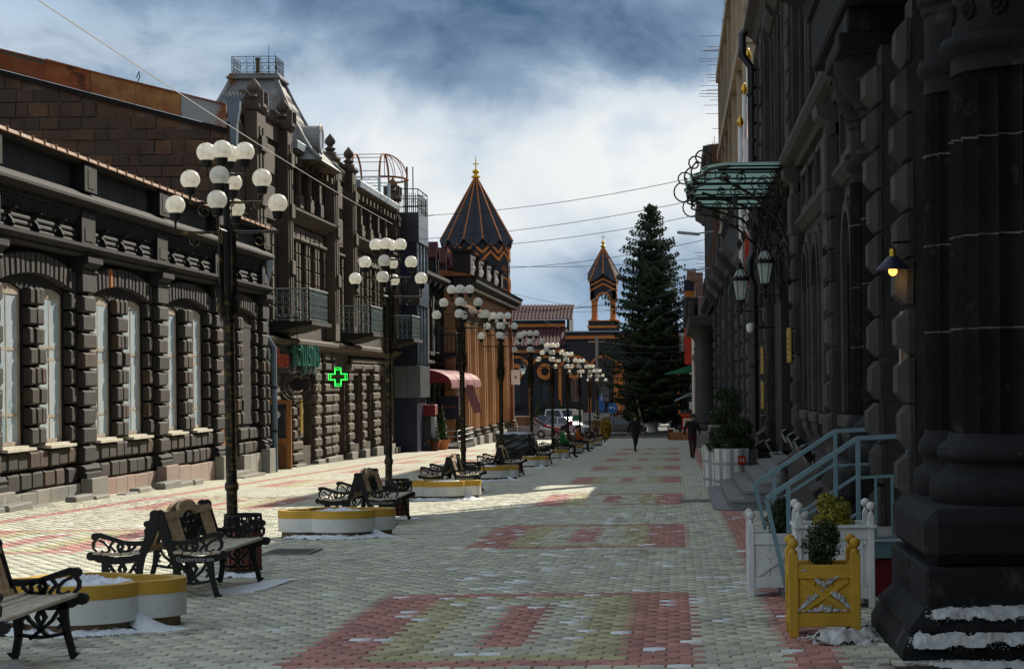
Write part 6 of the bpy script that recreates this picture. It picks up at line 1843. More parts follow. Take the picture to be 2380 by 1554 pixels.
# ------------------------------------------------------------------ street lamps with twelve globes
def make_lamp():
    t = thing('globe_lamp', '', 'street lamp')
    g = M['iron_gold']
    MB().cbox(-.11,.11,-.11,.11,0,.5,.02).build('base', M['iron'], t)
    MB().lathe([(.064,.5),(.064,2.95)],8,a0=pi/8,a1=2*pi+pi/8).build('pole', g, t)
    MB().lathe([(.075,.9),(.08,.92),(.08,.97),(.075,.99)],8,a0=pi/8,a1=2*pi+pi/8).build('collar', g, t)
    mb = MB().lathe([(.045,2.95),(.035,4.42)],8)
    mb.build('upper_pole', M['iron'], t)
    for k in range(4):
        mb = MB(); mb.M = Matrix.Rotation(k*pi/2+pi/4,4,'Z')
        mb.prism([(.03,2.75),(.08,2.98),(.115,3.25),(.115,3.85),(.085,3.95),(.08,3.3),(.05,3.0)],'y',-.015,.015)
        mb.build('fin', g, t)
    mb = MB()
    for k in range(8):
        a = k*pi/4
        mb.add([(.08*cos(a),.08*sin(a),2.75),(.13*cos(a-.25),.13*sin(a-.25),3.0),(.16*cos(a),.16*sin(a),3.28),(.13*cos(a+.25),.13*sin(a+.25),3.0)],[(0,1,2,3)])
    mb.build('leaf_collar', g, t)
    for (rad, zc, zarm) in ((.22,4.78,4.52),(.41,4.47,4.2),(.585,4.18,3.86)):
        for k in range(4):
            a = k*pi/2
            mt = Matrix.Rotation(a,4,'Z')
            mb = MB(); mb.M = mt
            mb.tube([(.03,0,zarm),(rad,0,zarm),(rad,0,zc-.17)], .018, 5)
            if rad > .3:
                mb.tube([(rad*.62+p[0],0,zarm-.095+p[1]) for p in spiral(0,0,.085,.02,pi/2,-1.3,12)], .008, 4)
            arm = mb.build('arm', g, t)
            mb = MB().lathe([(.03,-.185),(.052,-.175),(.062,-.12),(.068,-.085),(.06,-.08)],12)
            mb.build('globe_holder', M['iron'], t, (rad*cos(a),rad*sin(a),zc))
            MB().sphere((0,0,0),.112,20,12).build('globe', M['globe'], t, (rad*cos(a),rad*sin(a),zc), smooth=True) if False else mesh_obj('globe', GLOBE, t, (rad*cos(a),rad*sin(a),zc))
    return t
GLOBE = MB().sphere((0,0,0),.112,24,14).mesh('globe', M['globe'], True)
ordn = ['nearest','second','third','fourth','fifth','sixth','seventh','eighth','ninth','tenth']
lamp0 = make_lamp()
LY = [24.7,38.1,51.6,65.2,79.0,92.4,105.6,118.8,132.0,145.0]
rl = random.Random(2)
for i, y in enumerate(LY):
    o = lamp0 if i == 0 else copy_tree(lamp0)
    X = -5.1 - (0 if i < 3 else .2)
    o.location = (X, y, gz(y))
    o.rotation_euler = (0, -.008 if i == 0 else rl.uniform(-.008,.008), rl.uniform(-.03,.03))
    o['label'] = '%s black and gold lamp post with twelve white globes, counted from the camera' % ordn[i]
    o['group'] = 'globe lamp posts along the middle of the street'

# ------------------------------------------------------------------ cast-iron benches, back to back
BL_ = 1.9
def bench_end(mb, y0, y1):
    ax = 'y'
    def S_(path, w): mb.strip(path, w, ax, y0, y1)
    # back post and rear leg
    S_([(-.135,.83),(-.14,.78),(-.115,.68),(-.075,.56),(-.03,.46),(.0,.4),(.015,.28),(.02,.14),(.0,.03),(-.03,0)],[.05,.085,.095,.085,.075,.08,.06,.05,.05,.09])
    mb.prism([(-.135+.045*cos(2*pi*i/12),.80+.045*sin(2*pi*i/12)) for i in range(12)],'y',y0+.001,y1-.001)
    # arm rest
    S_([(-.04,.53),(.05,.525),(.16,.535),(.28,.575),(.38,.605),(.44,.60)],[.05,.045,.04,.042,.05,.055])
    mb.prism([(.435+.036*cos(2*pi*i/12),.595+.036*sin(2*pi*i/12)) for i in range(12)],'y',y0-.004,y1+.004)
    # curl below the arm
    S_([(.42,.575),(.455,.53),(.45,.485),(.42,.455),(.435,.43),(.47,.425)],.026)
    # ornament between arm and seat
    S_([(.05,.50),(.09,.465),(.15,.45),(.2,.465),(.22,.5),(.2,.53)],.024)
    S_([(.40,.56),(.35,.54),(.31,.5),(.3,.46),(.34,.44),(.38,.46)],.022)
    S_([(.2,.44),(.22,.5),(.2,.545),(.17,.5),(.2,.44)],.026); S_([(.24,.45),(.29,.51),(.26,.55)],.024); S_([(.12,.45),(.11,.5),(.14,.53)],.022)
    # seat rail with disc
    S_([(-.02,.40),(.1,.375),(.25,.365),(.4,.385),(.46,.41)],[.075,.07,.068,.075,.05])
    mb.prism([(.475+.043*cos(2*pi*i/12),.41+.043*sin(2*pi*i/12)) for i in range(12)],'y',y0-.003,y1+.003)
    # front leg
    S_([(.34,.38),(.345,.28),(.36,.18),(.385,.09),(.40,.03),(.425,0)],[.07,.058,.048,.044,.046,.08])
    # ornament between legs
    S_([(.02,.16),(.09,.15),(.17,.14),(.26,.15),(.36,.17)],.024)
    S_([(.05,.34),(.1,.26),(.17,.2),(.24,.14)],.024); S_([(.31,.34),(.26,.26),(.19,.2),(.1,.13)],.024)
    S_([(.18,.34),(.15,.28),(.18,.22),(.21,.28),(.18,.34)],.03)
    S_([(.3,.2),(.33,.24),(.3,.28)],.02); S_([(.06,.2),(.04,.25),(.07,.29)],.02)
def make_bench():
    t = thing('park_bench', '', 'bench')
    for y in (.05, BL_-.05):
        mb = MB(); bench_end(mb, y-.022, y+.022)
        e = mb.build('end_frame', M['iron'], t)
        if y < 1:
            text_obj('lettering','Gyumricity.am',.062,M['wire_pale'],e,(.2,y-.0235,.372),(pi/2,0,0),.0008)
    for i in range(5):
        x = .035+i*.092
        z = .425-.012*sin(pi*i/4)
        MB().cbox(x-.036,x+.046,.0,BL_,z,z+.028,.006).build('seat_slat', M['wood_bench'], t)
    # back in a tilted frame: local (u along y, v up the back)
    Mb_ = Matrix.Translation((-.008,0,.455)) @ Matrix.Rotation(-.30,4,'Y')
    def bk(name, m, fn, par=t):
        mb = MB(); mb.M = Mb_; fn(mb); return mb.build(name, m, par)
    hump = [(.09,.295),(.09,.365),(.62,.365)] + [(.95-.33*cos(pi*i/10),.365+.085*sin(pi*i/10)**.8) for i in range(1,10)] + [(1.28,.365),(1.81,.365),(1.81,.295),(1.3,.295)] + [(.95+.27*cos(pi*i/8),.295+.055*sin(pi*i/8)) for i in range(1,8)] + [(.6,.295)]
    bk('top_rail', M['wood_back'], lambda mb: mb.prism(hump,'x',-.014,.02))
    bk('bottom_rail', M['wood_back'], lambda mb: mb.cbox(-.014,.02,.09,1.81,-.035,.035,.006))
    for u in (.17,.28,.39,.50,1.40,1.51,1.62,1.73):
        bk('back_slat', M['wood_back'], lambda mb: mb.cbox(-.004,.016,u-.026,u+.026,.034,.296,.004))
    def med(mb):
        R3 = lambda p: (.004, p[0], p[1])
        for u in (.58,1.32): mb.tube([R3((u,.03)),R3((u,.3))],.014,4)
        mb.tube([R3((.95+.2*cos(2*pi*i/16),.17+.135*sin(2*pi*i/16))) for i in range(17)],.015,5)
        mb.tube([R3((.95+.13*cos(2*pi*i/14),.29+.045*sin(2*pi*i/14))) for i in range(15)],.013,4)
        for s_ in (-1,1):
            for (c,z,r_) in ((.26,.1,.055),(.3,.22,.05),(.2,.27,.03),(.33,.06,.03)):
                mb.tube([R3((.95+s_*c+s_*q[0],q[1])) for q in spiral(0,z,r_,.01,0,1.4,11)],.010,4)
            for (c,z,r_) in ((.07,.12,.05),(.09,.2,.04)):
                mb.tube([R3((.95+s_*c+s_*q[0],q[1])) for q in spiral(0,z,r_,.01,pi,1.3,10)],.010,4)
        mb.tube([R3((.95,.03)),R3((.93,.12)),R3((.97,.2)),R3((.95,.29))],.018,5)
        for a in range(5): mb.tube([R3((.95,.13)),R3((.95+.09*cos(.5+a*.55),.13+.09*sin(.5+a*.55)))],.011,4)
    bk('medallion', M['iron'], med)
    return t
bench0 = make_bench()
PAIRS = [13.3+.05,20.4,33.75,47.2,60.6,74.6,87.9,101.2,114.4,127.6]
first = True
for i, y in enumerate(PAIRS):
    for side, nm in ((1,'street-side'),(-1,'left-facing')):
        if i == 5 and side == -1: continue
        o = bench0 if first else copy_tree(bench0)
        first = False
        if side == 1:
            dx = (.16,.06)[i] if i < 2 else 0
            o.location = (-4.84+dx, y, gz(y+.95)+.03); o.rotation_euler = (0, 0, -.03 if i == 1 else 0)
        else:
            dx = (.16,.06)[i] if i < 2 else 0
            o.location = (-5.16+dx+(.057 if i == 1 else 0), y+BL_, gz(y+.95)+.03); o.rotation_euler = (0, 0, pi-(.03 if i == 1 else 0))
        o['label'] = ('%s black iron bench of the %s back-to-back pair from the camera' % ('right-hand' if side == 1 else 'left-hand', ordn[i])) if i != 5 else 'single black iron bench in the sixth group from the camera, beside the wrapped stack'
        o['group'] = 'cast-iron benches along the middle of the street'

# ------------------------------------------------------------------ quatrefoil planters
def quat(r_, d_, ph, n=64):
    out = []
    for i in range(n):
        a = 2*pi*i/n
        q = (a-ph+pi/4) % (pi/2) - pi/4
        out.append(((d_*cos(q)+sqrt(max(0,r_*r_-(d_*sin(q))**2)))*cos(a), (d_*cos(q)+sqrt(max(0,r_*r_-(d_*sin(q))**2)))*sin(a)))
    return out
def make_planter():
    t = thing('flower_planter', '', 'planter')
    ph = .28
    def ring(mb, o0, o1, z0, z1):
        n = len(o0)
        vs = [(*p,z0) for p in o0]+[(*p,z1) for p in o0]+[(*p,z0) for p in o1]+[(*p,z1) for p in o1]
        fs = []
        for i in range(n):
            j = (i+1)%n
            fs += [(i,j,n+j,n+i),(2*n+j,2*n+i,3*n+i,3*n+j),(n+i,n+j,3*n+j,3*n+i)]
        mb.add(vs,fs)
    o_ = quat(.44,.40,ph); i_ = quat(.34,.40,ph); b_ = quat(.39,.40,ph); y_ = quat(.443,.40,ph)
    MB().prism(b_,'z',-.06,.09).build('base', M['base_brown'], t)
    mb = MB(); ring(mb,o_,i_,.085,.275); mb.add([(*p,.085) for p in o_],[tuple(range(len(o_)))[::-1]]); mb.build('body', M['paint_white'], t, smooth=30)
    mb = MB(); ring(mb,y_,i_,.276,.385); mb.build('yellow_band', M['paint_yellow'], t, smooth=30)
    s_ = quat(.345,.40,ph)
    mb = MB(); rr = random.Random(4)
    vs = [(*p,.30) for p in s_]; n = len(s_)
    for sc in (.75,.5,.25): vs += [(p[0]*sc,p[1]*sc,.30+rr.uniform(0,.06)) for p in s_]
    vs.append((0,0,.36))
    fs = []
    for r in range(3): fs += [(r*n+i,r*n+(i+1)%n,(r+1)*n+(i+1)%n,(r+1)*n+i) for i in range(n)]
    fs += [(3*n+i,3*n+(i+1)%n,4*n) for i in range(n)]
    mb.add(vs,fs).build('soil', M['soil'], t)
    return t
pl0 = make_planter()
PY = [17.6,30.9,44.5,57.6,71.2,84.6,97.8,110.9,123.6]
rs_ = random.Random(8)
for i, y in enumerate(PY):
    o = pl0 if i == 0 else copy_tree(pl0)
    o.location = (-4.88 if i < 3 else -5.05, y, gz(y)+.03)
    o.rotation_euler = (-SLOPE, 0, rs_.uniform(-.06,.06))
    o['label'] = '%s clover-shaped white and yellow concrete planter from the camera' % ordn[i]
    o['group'] = 'clover-shaped planters along the middle of the street'
    X = o.location.x
    # snow in the trough, down the notch and round the foot
    if i < 6:
        snow_patch('planter_snow','patchy snow lying in the %s clover-shaped planter' % ordn[i],[(X-.5,y-.15),(X-.2,y-.5),(X+.35,y-.45),(X+.6,y+.1),(X+.2,y+.5),(X-.35,y+.45)],.10,(0,0,gz(y)+.33),36,20+i)
        a = .28-pi/4
        nx, ny = X+.44*cos(a), y+.44*sin(a)
        pts = [(nx-.12,ny-.02),(nx+.0,ny-.28),(nx+.42,ny-.30),(nx+.60,ny-.2),(nx+.55,ny+.05),(nx+.2,ny+.06)]
        pts = [(X-.75,y-.62),(X-.1,y-1.02),(X+.42,y-.86),(X+.72,y-.6),(X+.5,y-.45),(X+.0,y-.6),(X-.5,y-.5)]
        snow_patch('snow_drift','snow swept up round the foot of the %s clover-shaped planter' % ordn[i],pts,.075,(0,0,gz(y-.6)+.03),42,40+i)
        mb = MB()
        prof = [(0,.30),(.16,.18),(.28,.07),(.42,0)]
        vs = []
        a = .28-pi/4
        for (rr_, zz) in ((.50,.36),(.55,.22),(.66,.13),(.8,.06),(.98,.0)):
            for q in (-1,-.5,0,.5,1):
                w = .05+.42*(rr_-.5)
                vs.append((X+rr_*cos(a)-q*w*sin(a), y+rr_*sin(a)+q*w*cos(a), gz(y)+.03+zz*(1-.7*abs(q)**1.5)))
        fs = [(r*5+c,r*5+c+1,(r+1)*5+c+1,(r+1)*5+c) for r in range(4) for c in range(4)]
        tag(mb.add(vs,fs).build('snow_drift', M['snow'], smooth=True),'snow spilling down the notch of the %s clover-shaped planter' % ordn[i],'snow',kind='stuff')
snow_patch('snow_drift','thin icy snow under the second bench pair',[(-4.75,20.9),(-4.3,20.6),(-4.1,20.9),(-3.95,22.4),(-4.2,22.3),(-4.45,21.6)],.02,(0,0,gz(21.3)+.03),30,71)
snow_patch('snow_drift','snow left under the first bench at the picture edge',[(-4.75,14.2),(-4.5,14.0),(-4.4,14.6),(-4.6,15.0)],.03,(0,0,gz(14.5)+.03),24,72)
snow_patch('snow_drift','thin slushy snow lying on the paving right of the fifth lamp',[(-3.6,76),(-2.3,75),(-1.8,81),(-2.4,88),(-3.4,88),(-3.9,82)],.012,(0,0,gz(81)+.05),40,73,rot=(0,0,0)) if False else None
for i,(x,y,lab) in enumerate(((-4.7,23.1,'snow scrap beside the first slatted bin'),(-4.55,36.0,'snow scrap beside the second slatted bin'))):
    snow_patch('snow_drift',lab,[(x-.3,y-.2),(x+.3,y-.3),(x+.25,y+.1),(x-.2,y+.1)],.04,(0,0,gz(y)+.03),20,80+i)
# ------------------------------------------------------------------ slatted bins
def make_bin():
    t = thing('litter_bin', '', 'litter bin')
    R_ = .185; n = 16
    sm = MB().cbox(-.028,.028,-.012,.012,.04,.46,.004).mesh('slat', M['bin_wood'])
    for i in range(n):
        a = 2*pi*i/n
        mesh_obj('slat', sm, t, (R_*cos(a),R_*sin(a),0), (0,0,a+pi/2))
    MB().lathe([(R_-.02,.03),(R_-.02,.5)],16).build('liner', M['iron'], t)
    mb = MB()
    for z in (.47,.62): mb.lathe([(R_+.005,z),(R_+.02,z),(R_+.02,z+.03),(R_+.005,z+.03)],24,cap=False)
    for i in range(12):
        a = 2*pi*i/12
        mb.tube([((R_+.012)*cos(a),(R_+.012)*sin(a),.49),((R_+.012)*cos(a),(R_+.012)*sin(a),.63)],.014,4)
        b = a+pi/12
        for p in range(4):
            q = p*pi/2
            mb.sphere(((R_+.012)*cos(b+.06*cos(q)),(R_+.012)*sin(b+.06*cos(q)),.56+.025*sin(q)),.016,6,4)
    mb.build('rim', M['iron'], t)
    MB().lathe([(R_-.03,.03),(R_+.02,.03),(R_+.02,.06),(R_-.03,.06)],20,cap=False).build('base_ring', M['iron'], t)
    return t
bin0 = make_bin()
for i, y in enumerate((23.55,36.6,50.0,63.4,76.9,90.0,103.4)):
    o = bin0 if i == 0 else copy_tree(bin0)
    o.location = (-4.75, y, gz(y)+.03); o.rotation_euler = (0,0,i*.7)
    o['label'] = '%s round red-brown slatted litter bin from the camera, behind a bench pair' % ordn[i]; o['group'] = 'slatted litter bins beside the lamp posts'
o = copy_tree(bin0); o.location = (-12.35,110.0,gz(110)+.03); o['label'] = 'red-brown slatted litter bin beside the coffee kiosk'; o['group'] = 'slatted litter bins elsewhere'
o = copy_tree(bin0); o.location = (-.3,151,gz(151)+.03); o.scale = (1.5,1.5,1.5); o['label'] = 'red-brown slatted litter bin at the far end of the street near the spruce'; o['group'] = 'slatted litter bins elsewhere'
# stack wrapped in black plastic
t = thing('wrapped_stack', 'knee-high stack wrapped in shiny black plastic standing on a pallet beside the fifth lamp', 'wrapped stack', (-5.55,74.2,gz(74)+.03))
rr = random.Random(6)
def wrap(z0,z1,w,n=28):
    mb = MB(); L = 8; vs=[]
    for j in range(L+1):
        for i in range(n):
            a = 2*pi*i/n
            k = (abs(cos(a))**4+abs(sin(a))**4)**-.25
            s_ = w*k*(1+rr.uniform(-.045,.045))
            vs.append((s_*cos(a), s_*sin(a), z0+(z1-z0)*j/L+rr.uniform(-.02,.02)))
    fs = [(j*n+i,j*n+(i+1)%n,(j+1)*n+(i+1)%n,(j+1)*n+i) for j in range(L) for i in range(n)]
    vs.append((0,0,z1+.06)); fs += [(L*n+i,L*n+(i+1)%n,len(vs)-1) for i in range(n)]
    return mb.add(vs,fs)
wrap(.1,.62,.56).build('lower_bundle', M['plastic_wrap'], t); wrap(.6,1.12,.66).build('upper_bundle', M['plastic_wrap'], t)
for k in range(4): MB().box(-.75,.75,-.7+.42*k,-.56+.42*k,.0,.1).build('pallet_board', M['wood_pale'], t)
# ------------------------------------------------------------------ box planters on the right
def box_planter(label, x0, y0, w, d, h, post, m, panel_out, cap=False, ball=.04, rz=0.0):
    t = thing('box_planter', label, 'box planter', (x0+w/2, y0+d/2, gz(y0)+.03), rz)
    a, b, p = w/2, d/2, post/2
    hp = h
    for sx in (-1,1):
        for sy in (-1,1):
            q = MB().cbox(sx*(a-p)-p,sx*(a-p)+p,sy*(b-p)-p,sy*(b-p)+p,0,hp,.006).build('post', m, t)
            MB().lathe([(p*.8,hp),(p*.9,hp+.012),(p*.5,hp+.03),(p*.45,hp+.04)]+[(ball*sin(pi*j/8)+.001,hp+.035+ball-ball*cos(pi*j/8)) for j in range(1,9)],14,sx*(a-p),sy*(b-p)).build('ball_finial', m, q, smooth=50)
    rh = .10
    for k in range(4):
        wd = a if k % 2 == 0 else b
        dp = b if k % 2 == 0 else a
        Mt = Matrix.Rotation(k*pi/2,4,'Z')
        def side(name, fn, par=t):
            mb = MB(); mb.M = Mt; fn(mb); return mb.build(name, m, par)
        L = wd-2*p+.002
        zt = hp*.86; zb = .08
        side('top_rail', lambda mb: mb.cbox(-L,L,-dp+.008,-dp+2*p-.012,zt-rh,zt,.005))
        side('bottom_rail', lambda mb: mb.cbox(-L,L,-dp+.008,-dp+2*p-.012,zb,zb+rh,.005))
        npl = 3
        for i in range(npl):
            side('board', lambda mb: mb.cbox(-L+i*2*L/npl+.002,-L+(i+1)*2*L/npl-.002,-dp+.03,-dp+.045,zb+rh-.01,zt-rh+.01,.003))
        z0, z1 = zb+rh+.012, zt-rh-.012
        for s_ in (-1,1):
            side('cross_bar', lambda mb: mb.strip([(-s_*(L-.02),z0),(s_*(L-.02),z1)], .036, 'y', -dp+(.012 if s_>0 else .016), -dp+.029))
        if cap:
            side('top_moulding', lambda mb: mb.cbox(-a-.012,a+.012,-b-.018 if k%2==0 else -a-.018,-dp+.03,zt+.001,zt+.028,.005))
            side('inner_frame', lambda mb: mb.box(-L+.05,-L+.06,-dp+.004,-dp+.011,z0,z1).box(L-.06,L-.05,-dp+.004,-dp+.011,z0,z1))
    MB().box(-a+2*p,a-2*p,-b+2*p,b-2*p,zt-.09,zt-.06).build('soil', M['soil'], t)
    return t
bx1 = box_planter('yellow wooden box planter with crossed braces and ball finials, snow caught in its front', .83,16.1,.54,.50,.63,.075,M['box_yellow'],.0)
bx2 = box_planter('tall white wooden box planter with ball finials behind the yellow one', 1.02,18.5,.68,.62,.80,.055,M['box_white'],.0,cap=True)
bx3 = box_planter('white wooden box planter with crossed braces, leftmost of the three boxes', .65,19.78,.56,.52,.67,.06,M['box_white'],.0)
# snow caught on the yellow box
rk = random.Random(17)
for j,(x,z,w,sgn) in enumerate(((1.10,.375,.10,0),(.98,.255,.075,1),(1.23,.265,.075,-1),(1.1,.195,.13,0))):
    mb = MB()
    for k in range(110):
        u = rk.gauss(0,.5)
        zz = z + abs(u)*w*.75*(1 if j < 1 else 0) + sgn*u*w*.8 + abs(rk.gauss(0,.022))*(1-min(1,abs(u))*.6)
        mb.sphere((x+u*w, 16.112+rk.uniform(-.004,.012), gz(16.1)+.03+zz), rk.uniform(.004,.013), 6, 4, (1.2,.7,.8))
    tag(mb.build('clinging_snow', M['snow_dirty'], smooth=True),['snow clinging above the crossing of the yellow box brace','snow clinging left of the yellow box brace','snow clinging right of the yellow box brace','snow clinging at the bottom rail of the yellow box'][j],'snow',kind='stuff')
# ------------------------------------------------------------------ foliage
def leafmat(name, c1, c2, c3=None):
    return mat(name, c1, c2, ns=1.5, rough=.65, rnd=.35, island=True, spec=.25)
LM = {'spruce': mat('needles', (0.022,0.038,0.022), (0.034,0.044,0.019), ns=.35, rough=.9, rnd=.3, island=True, spec=.08), 'box': leafmat('boxwood', (0.022,0.04,0.014),(0.035,0.05,0.016)),
      'yellow': leafmat('yellow_leaves', (0.36,0.28,0.035),(0.2,0.2,0.03)), 'cone': leafmat('cypress', (0.03,0.055,0.016),(0.045,0.07,0.02)),
      'cloud': leafmat('juniper', (0.026,0.045,0.02),(0.045,0.058,0.02)), 'ochre': leafmat('ochre_leaves', (0.36,0.22,0.03),(0.25,0.15,0.02))}
def leaves(P, N, size, asp, rs):
    """quads at points P oriented around normals N with random twist; returns verts, faces"""
    n = len(P)
    N = N / (np.linalg.norm(N, axis=1, keepdims=True)+1e-9)
    R = rs.normal(size=(n,3)); T = np.cross(N, R); T /= (np.linalg.norm(T, axis=1, keepdims=True)+1e-9)
    B = np.cross(N, T)
    s = size*rs.uniform(.6,1.3,(n,1))
    V = np.stack([P-T*s*asp-B*s*.1, P+N*s*.15-B*s, P+T*s*asp, P+N*s*.15+B*s],1)
    return V.reshape(-1,3)
def foliage(name, V, m, parent, loc=(0,0,0)):
    n = len(V)//4
    me = np_mesh(name, V, [(np.arange(n*4).reshape(n,4), np.zeros(n,int))], [m])
    return mesh_obj(name, me, parent, loc)
def blob_leaves(c, r, n, size, rs, sq=1.0, shell=.55, lump=.22):
    d = rs.normal(size=(n,3)); d /= np.linalg.norm(d,axis=1,keepdims=True)
    k = 1 + lump*np.sin(d[:,0]*5+c[0]*9)*np.cos(d[:,2]*6+d[:,1]*4) + lump*.5*np.sin(d[:,1]*11+d[:,2]*7)
    rad = (shell + (1-shell)*rs.uniform(0,1,n)**.6)*k
    P = d*rad[:,None]*r; P[:,2] *= sq
    N = d + rs.normal(size=(n,3))*.7
    return leaves(P+np.array(c), N, size, .55, rs)

def shrub(label, loc, blobs, m, size, stem=None, n=1200, name='shrub', cat='shrub'):
    rs = np.random.RandomState(int(abs(loc[0]*91+loc[1]*17))%9999)
    t = thing(name, label, cat, loc)
    V = np.concatenate([blob_leaves(b[:3], b[3], int(n*b[3]**2/sum(q[3]**2 for q in blobs)*1.0)+60, size, rs, b[4] if len(b)>4 else 1) for b in blobs])
    foliage('crown', V, m, t)
    if stem:
        mb = MB()
        for path, r_ in stem: mb.tube(path, r_, 6)
        mb.build('stem', M['bark'], t)
    return t
zb = lambda y: gz(y)+.03
shrub('round dark green box shrub growing in the yellow box planter',(1.10,16.33,zb(16.1)+.50),[(0,0,.19,.135,1.15),(.03,.02,.27,.09),(-.02,0,.08,.075)],LM['box'],.0125,[([(0,0,-.06),(0,0,.1)],.015)],4200)
shrub('bushy yellow-leaved shrub growing in the tall white box planter',(1.36,18.8,zb(18.5)+.62),[(0,0,.14,.15),(.06,.02,.2,.1),(-.05,0,.26,.10),(.1,0,.06,.09),(-.09,.0,.08,.09)],LM['yellow'],.014,[([(0,0,-.06),(0,0,.1)],.015)],4200)
shrub('dark green shrub growing in the leftmost white box planter',(.95,20.05,zb(19.8)+.52),[(0,0,.16,.12,1.3),(.03,0,.28,.09)],LM['box'],.014,[([(0,0,-.08),(0,0,.14)],.014)],2800)
# plaid pots and cloud-pruned juniper
defmat('plaid_grey', (0.35,0.36,0.37), (0.3,0.31,0.32), ns=3)
def plaid_pot(loc, label, w, h):
    t = thing('plaid_pot', label, 'plant pot', loc)
    n = 10
    MB().lathe([(w*.93,0),(w,h),(w*.88,h),(w*.86,h-.1)],n,cap=False).lathe([(.001,h-.1),(w*.87,h-.1)],n,cap=False).build('body', M['box_white'], t)
    for i in range(n):
        a = 2*pi*(i+.5)/n; ap = cos(pi/n)
        mb = MB(); mb.M = Matrix.Rotation(a,4,'Z')
        mb.add([(w*.93*ap+.003,-.05,0.01),(w*.93*ap+.003,.035,0.01),(w*ap+.003,.035,h-.01),(w*ap+.003,-.05,h-.01)],[(0,1,2,3)])
        mb.build('plaid_stripe', M['plaid_grey'], t)
    for z in (h*.22,h*.62):
        MB().lathe([(w*(.93+.07*z/h)+.004,z),(w*(.93+.07*(z+.06)/h)+.004,z+.06)],n,cap=False).build('plaid_band', M['plaid_grey'], t)
    return t
p1 = plaid_pot((1.22,47.2,zb(47.2)),'white ten-sided pot with grey plaid stripes and a red emblem beside the steps',.44,.95)
MB().box(-.09,.09,-.003,.003,-.1,.1).build('emblem', M['red_paint'], p1, (.2,-.40,.70),(0,0,.45)); text_obj('letters','IN',.13,M['white_paint'],p1,(.202,-.405,.70),(pi/2,0,.45),.001); text_obj('letters','TECH',.13,M['red_paint'],p1,(.2,-.405,.33),(pi/2,pi/2,.45),.001)
p2 = plaid_pot((.98,48.5,zb(48.5)),'second plaid pot half hidden behind the one with the red emblem',.40,1.0)
rs0 = random.Random(12)
bl = [(0,0,.95,.24,.9),(-.28,.05,.75,.22,.8),(.22,-.05,.55,.26,.8),(-.25,0,.35,.25,.8),(.25,.05,.22,.24,.7),(-.05,-.05,.15,.3,.7),(-.18,0,1.25,.17,.9),(.05,0,1.22,.17),(.0,.0,.62,.2),(.35,0,.1,.16,.7),(-.38,0,.12,.17,.7)]
shrub('cloud-pruned dark juniper growing in the plaid pot',(1.2,47.2,zb(47.2)+.88),bl,LM['cloud'],.028,[([(0,0,-.1),(.05,0,.3),(-.05,0,.7),(0,0,1.1)],.04),([(0,0,.3),(.25,0,.5)],.025),([(0,0,.4),(-.28,0,.7)],.025)],9000,'juniper','shrub')
# cone trees in terracotta pots
def cone_tree(loc, label, h, r):
    t = thing('cone_tree', label, 'potted tree', loc)
    rs = np.random.RandomState(int(loc[1]*7)%999)
    n = 2600
    z = rs.uniform(0,1,n)**1.3; a = rs.uniform(0,2*pi,n)
    rad = r*(1-z)**.75*(.7+.3*rs.uniform(0,1,n))*(1+.12*np.sin(a*5+z*20))
    P = np.stack([rad*np.cos(a),rad*np.sin(a),.52+z*h],1)
    N = np.stack([np.cos(a),np.sin(a),np.full(n,.5)],1)+rs.normal(size=(n,3))*.5
    foliage('crown', leaves(P,N,.05,.5,rs), LM['cone'], t)
    MB().tube([(0,0,.3),(0,0,.8)],.05,6).build('trunk', M['bark'], t)
    MB().lathe([(.3,0),(.42,.45),(.47,.46),(.47,.54),(.40,.54),(.38,.44)],18,cap=False).lathe([(.001,.44),(.39,.44)],18,cap=False).lathe([(.001,0.001),(.3,0)],18,cap=False).build('pot', M['terracotta'], t, smooth=35)
cone_tree((-12.55,110.6,zb(110.6)),'nearer cone-shaped evergreen in a terracotta pot beside the coffee kiosk',2.0,.42)
cone_tree((-12.45,114.2,zb(114)),'farther cone-shaped evergreen in a terracotta pot under the cafe awning',1.9,.36)
cone_tree((-12.6,126.0,zb(126)),'cone-shaped evergreen near the steel rail before the theatre',2.2,.45)
# cafe rail and step
t = thing('cafe_railing', 'low stainless railing round the cafe terrace step', 'railing', (-12.9,118.5,zb(118.5)))
MB().cbox(-1,1.1,-1.5,8,-.2,.14,.02).build('terrace', M['tuff_black'], t)
for k in range(4): MB().tube([(1.0,-1.3+3*k,.14),(1.0,-1.3+3*k,1.0)],.03,6).build('post', M['zinc'], t)
for z in (.4,.7,1.0): MB().tube([(-.6,-1.3,z),(1.0,-1.3,z),(1.0,7.7,z)],.022,6).build('rail', M['zinc'], t)
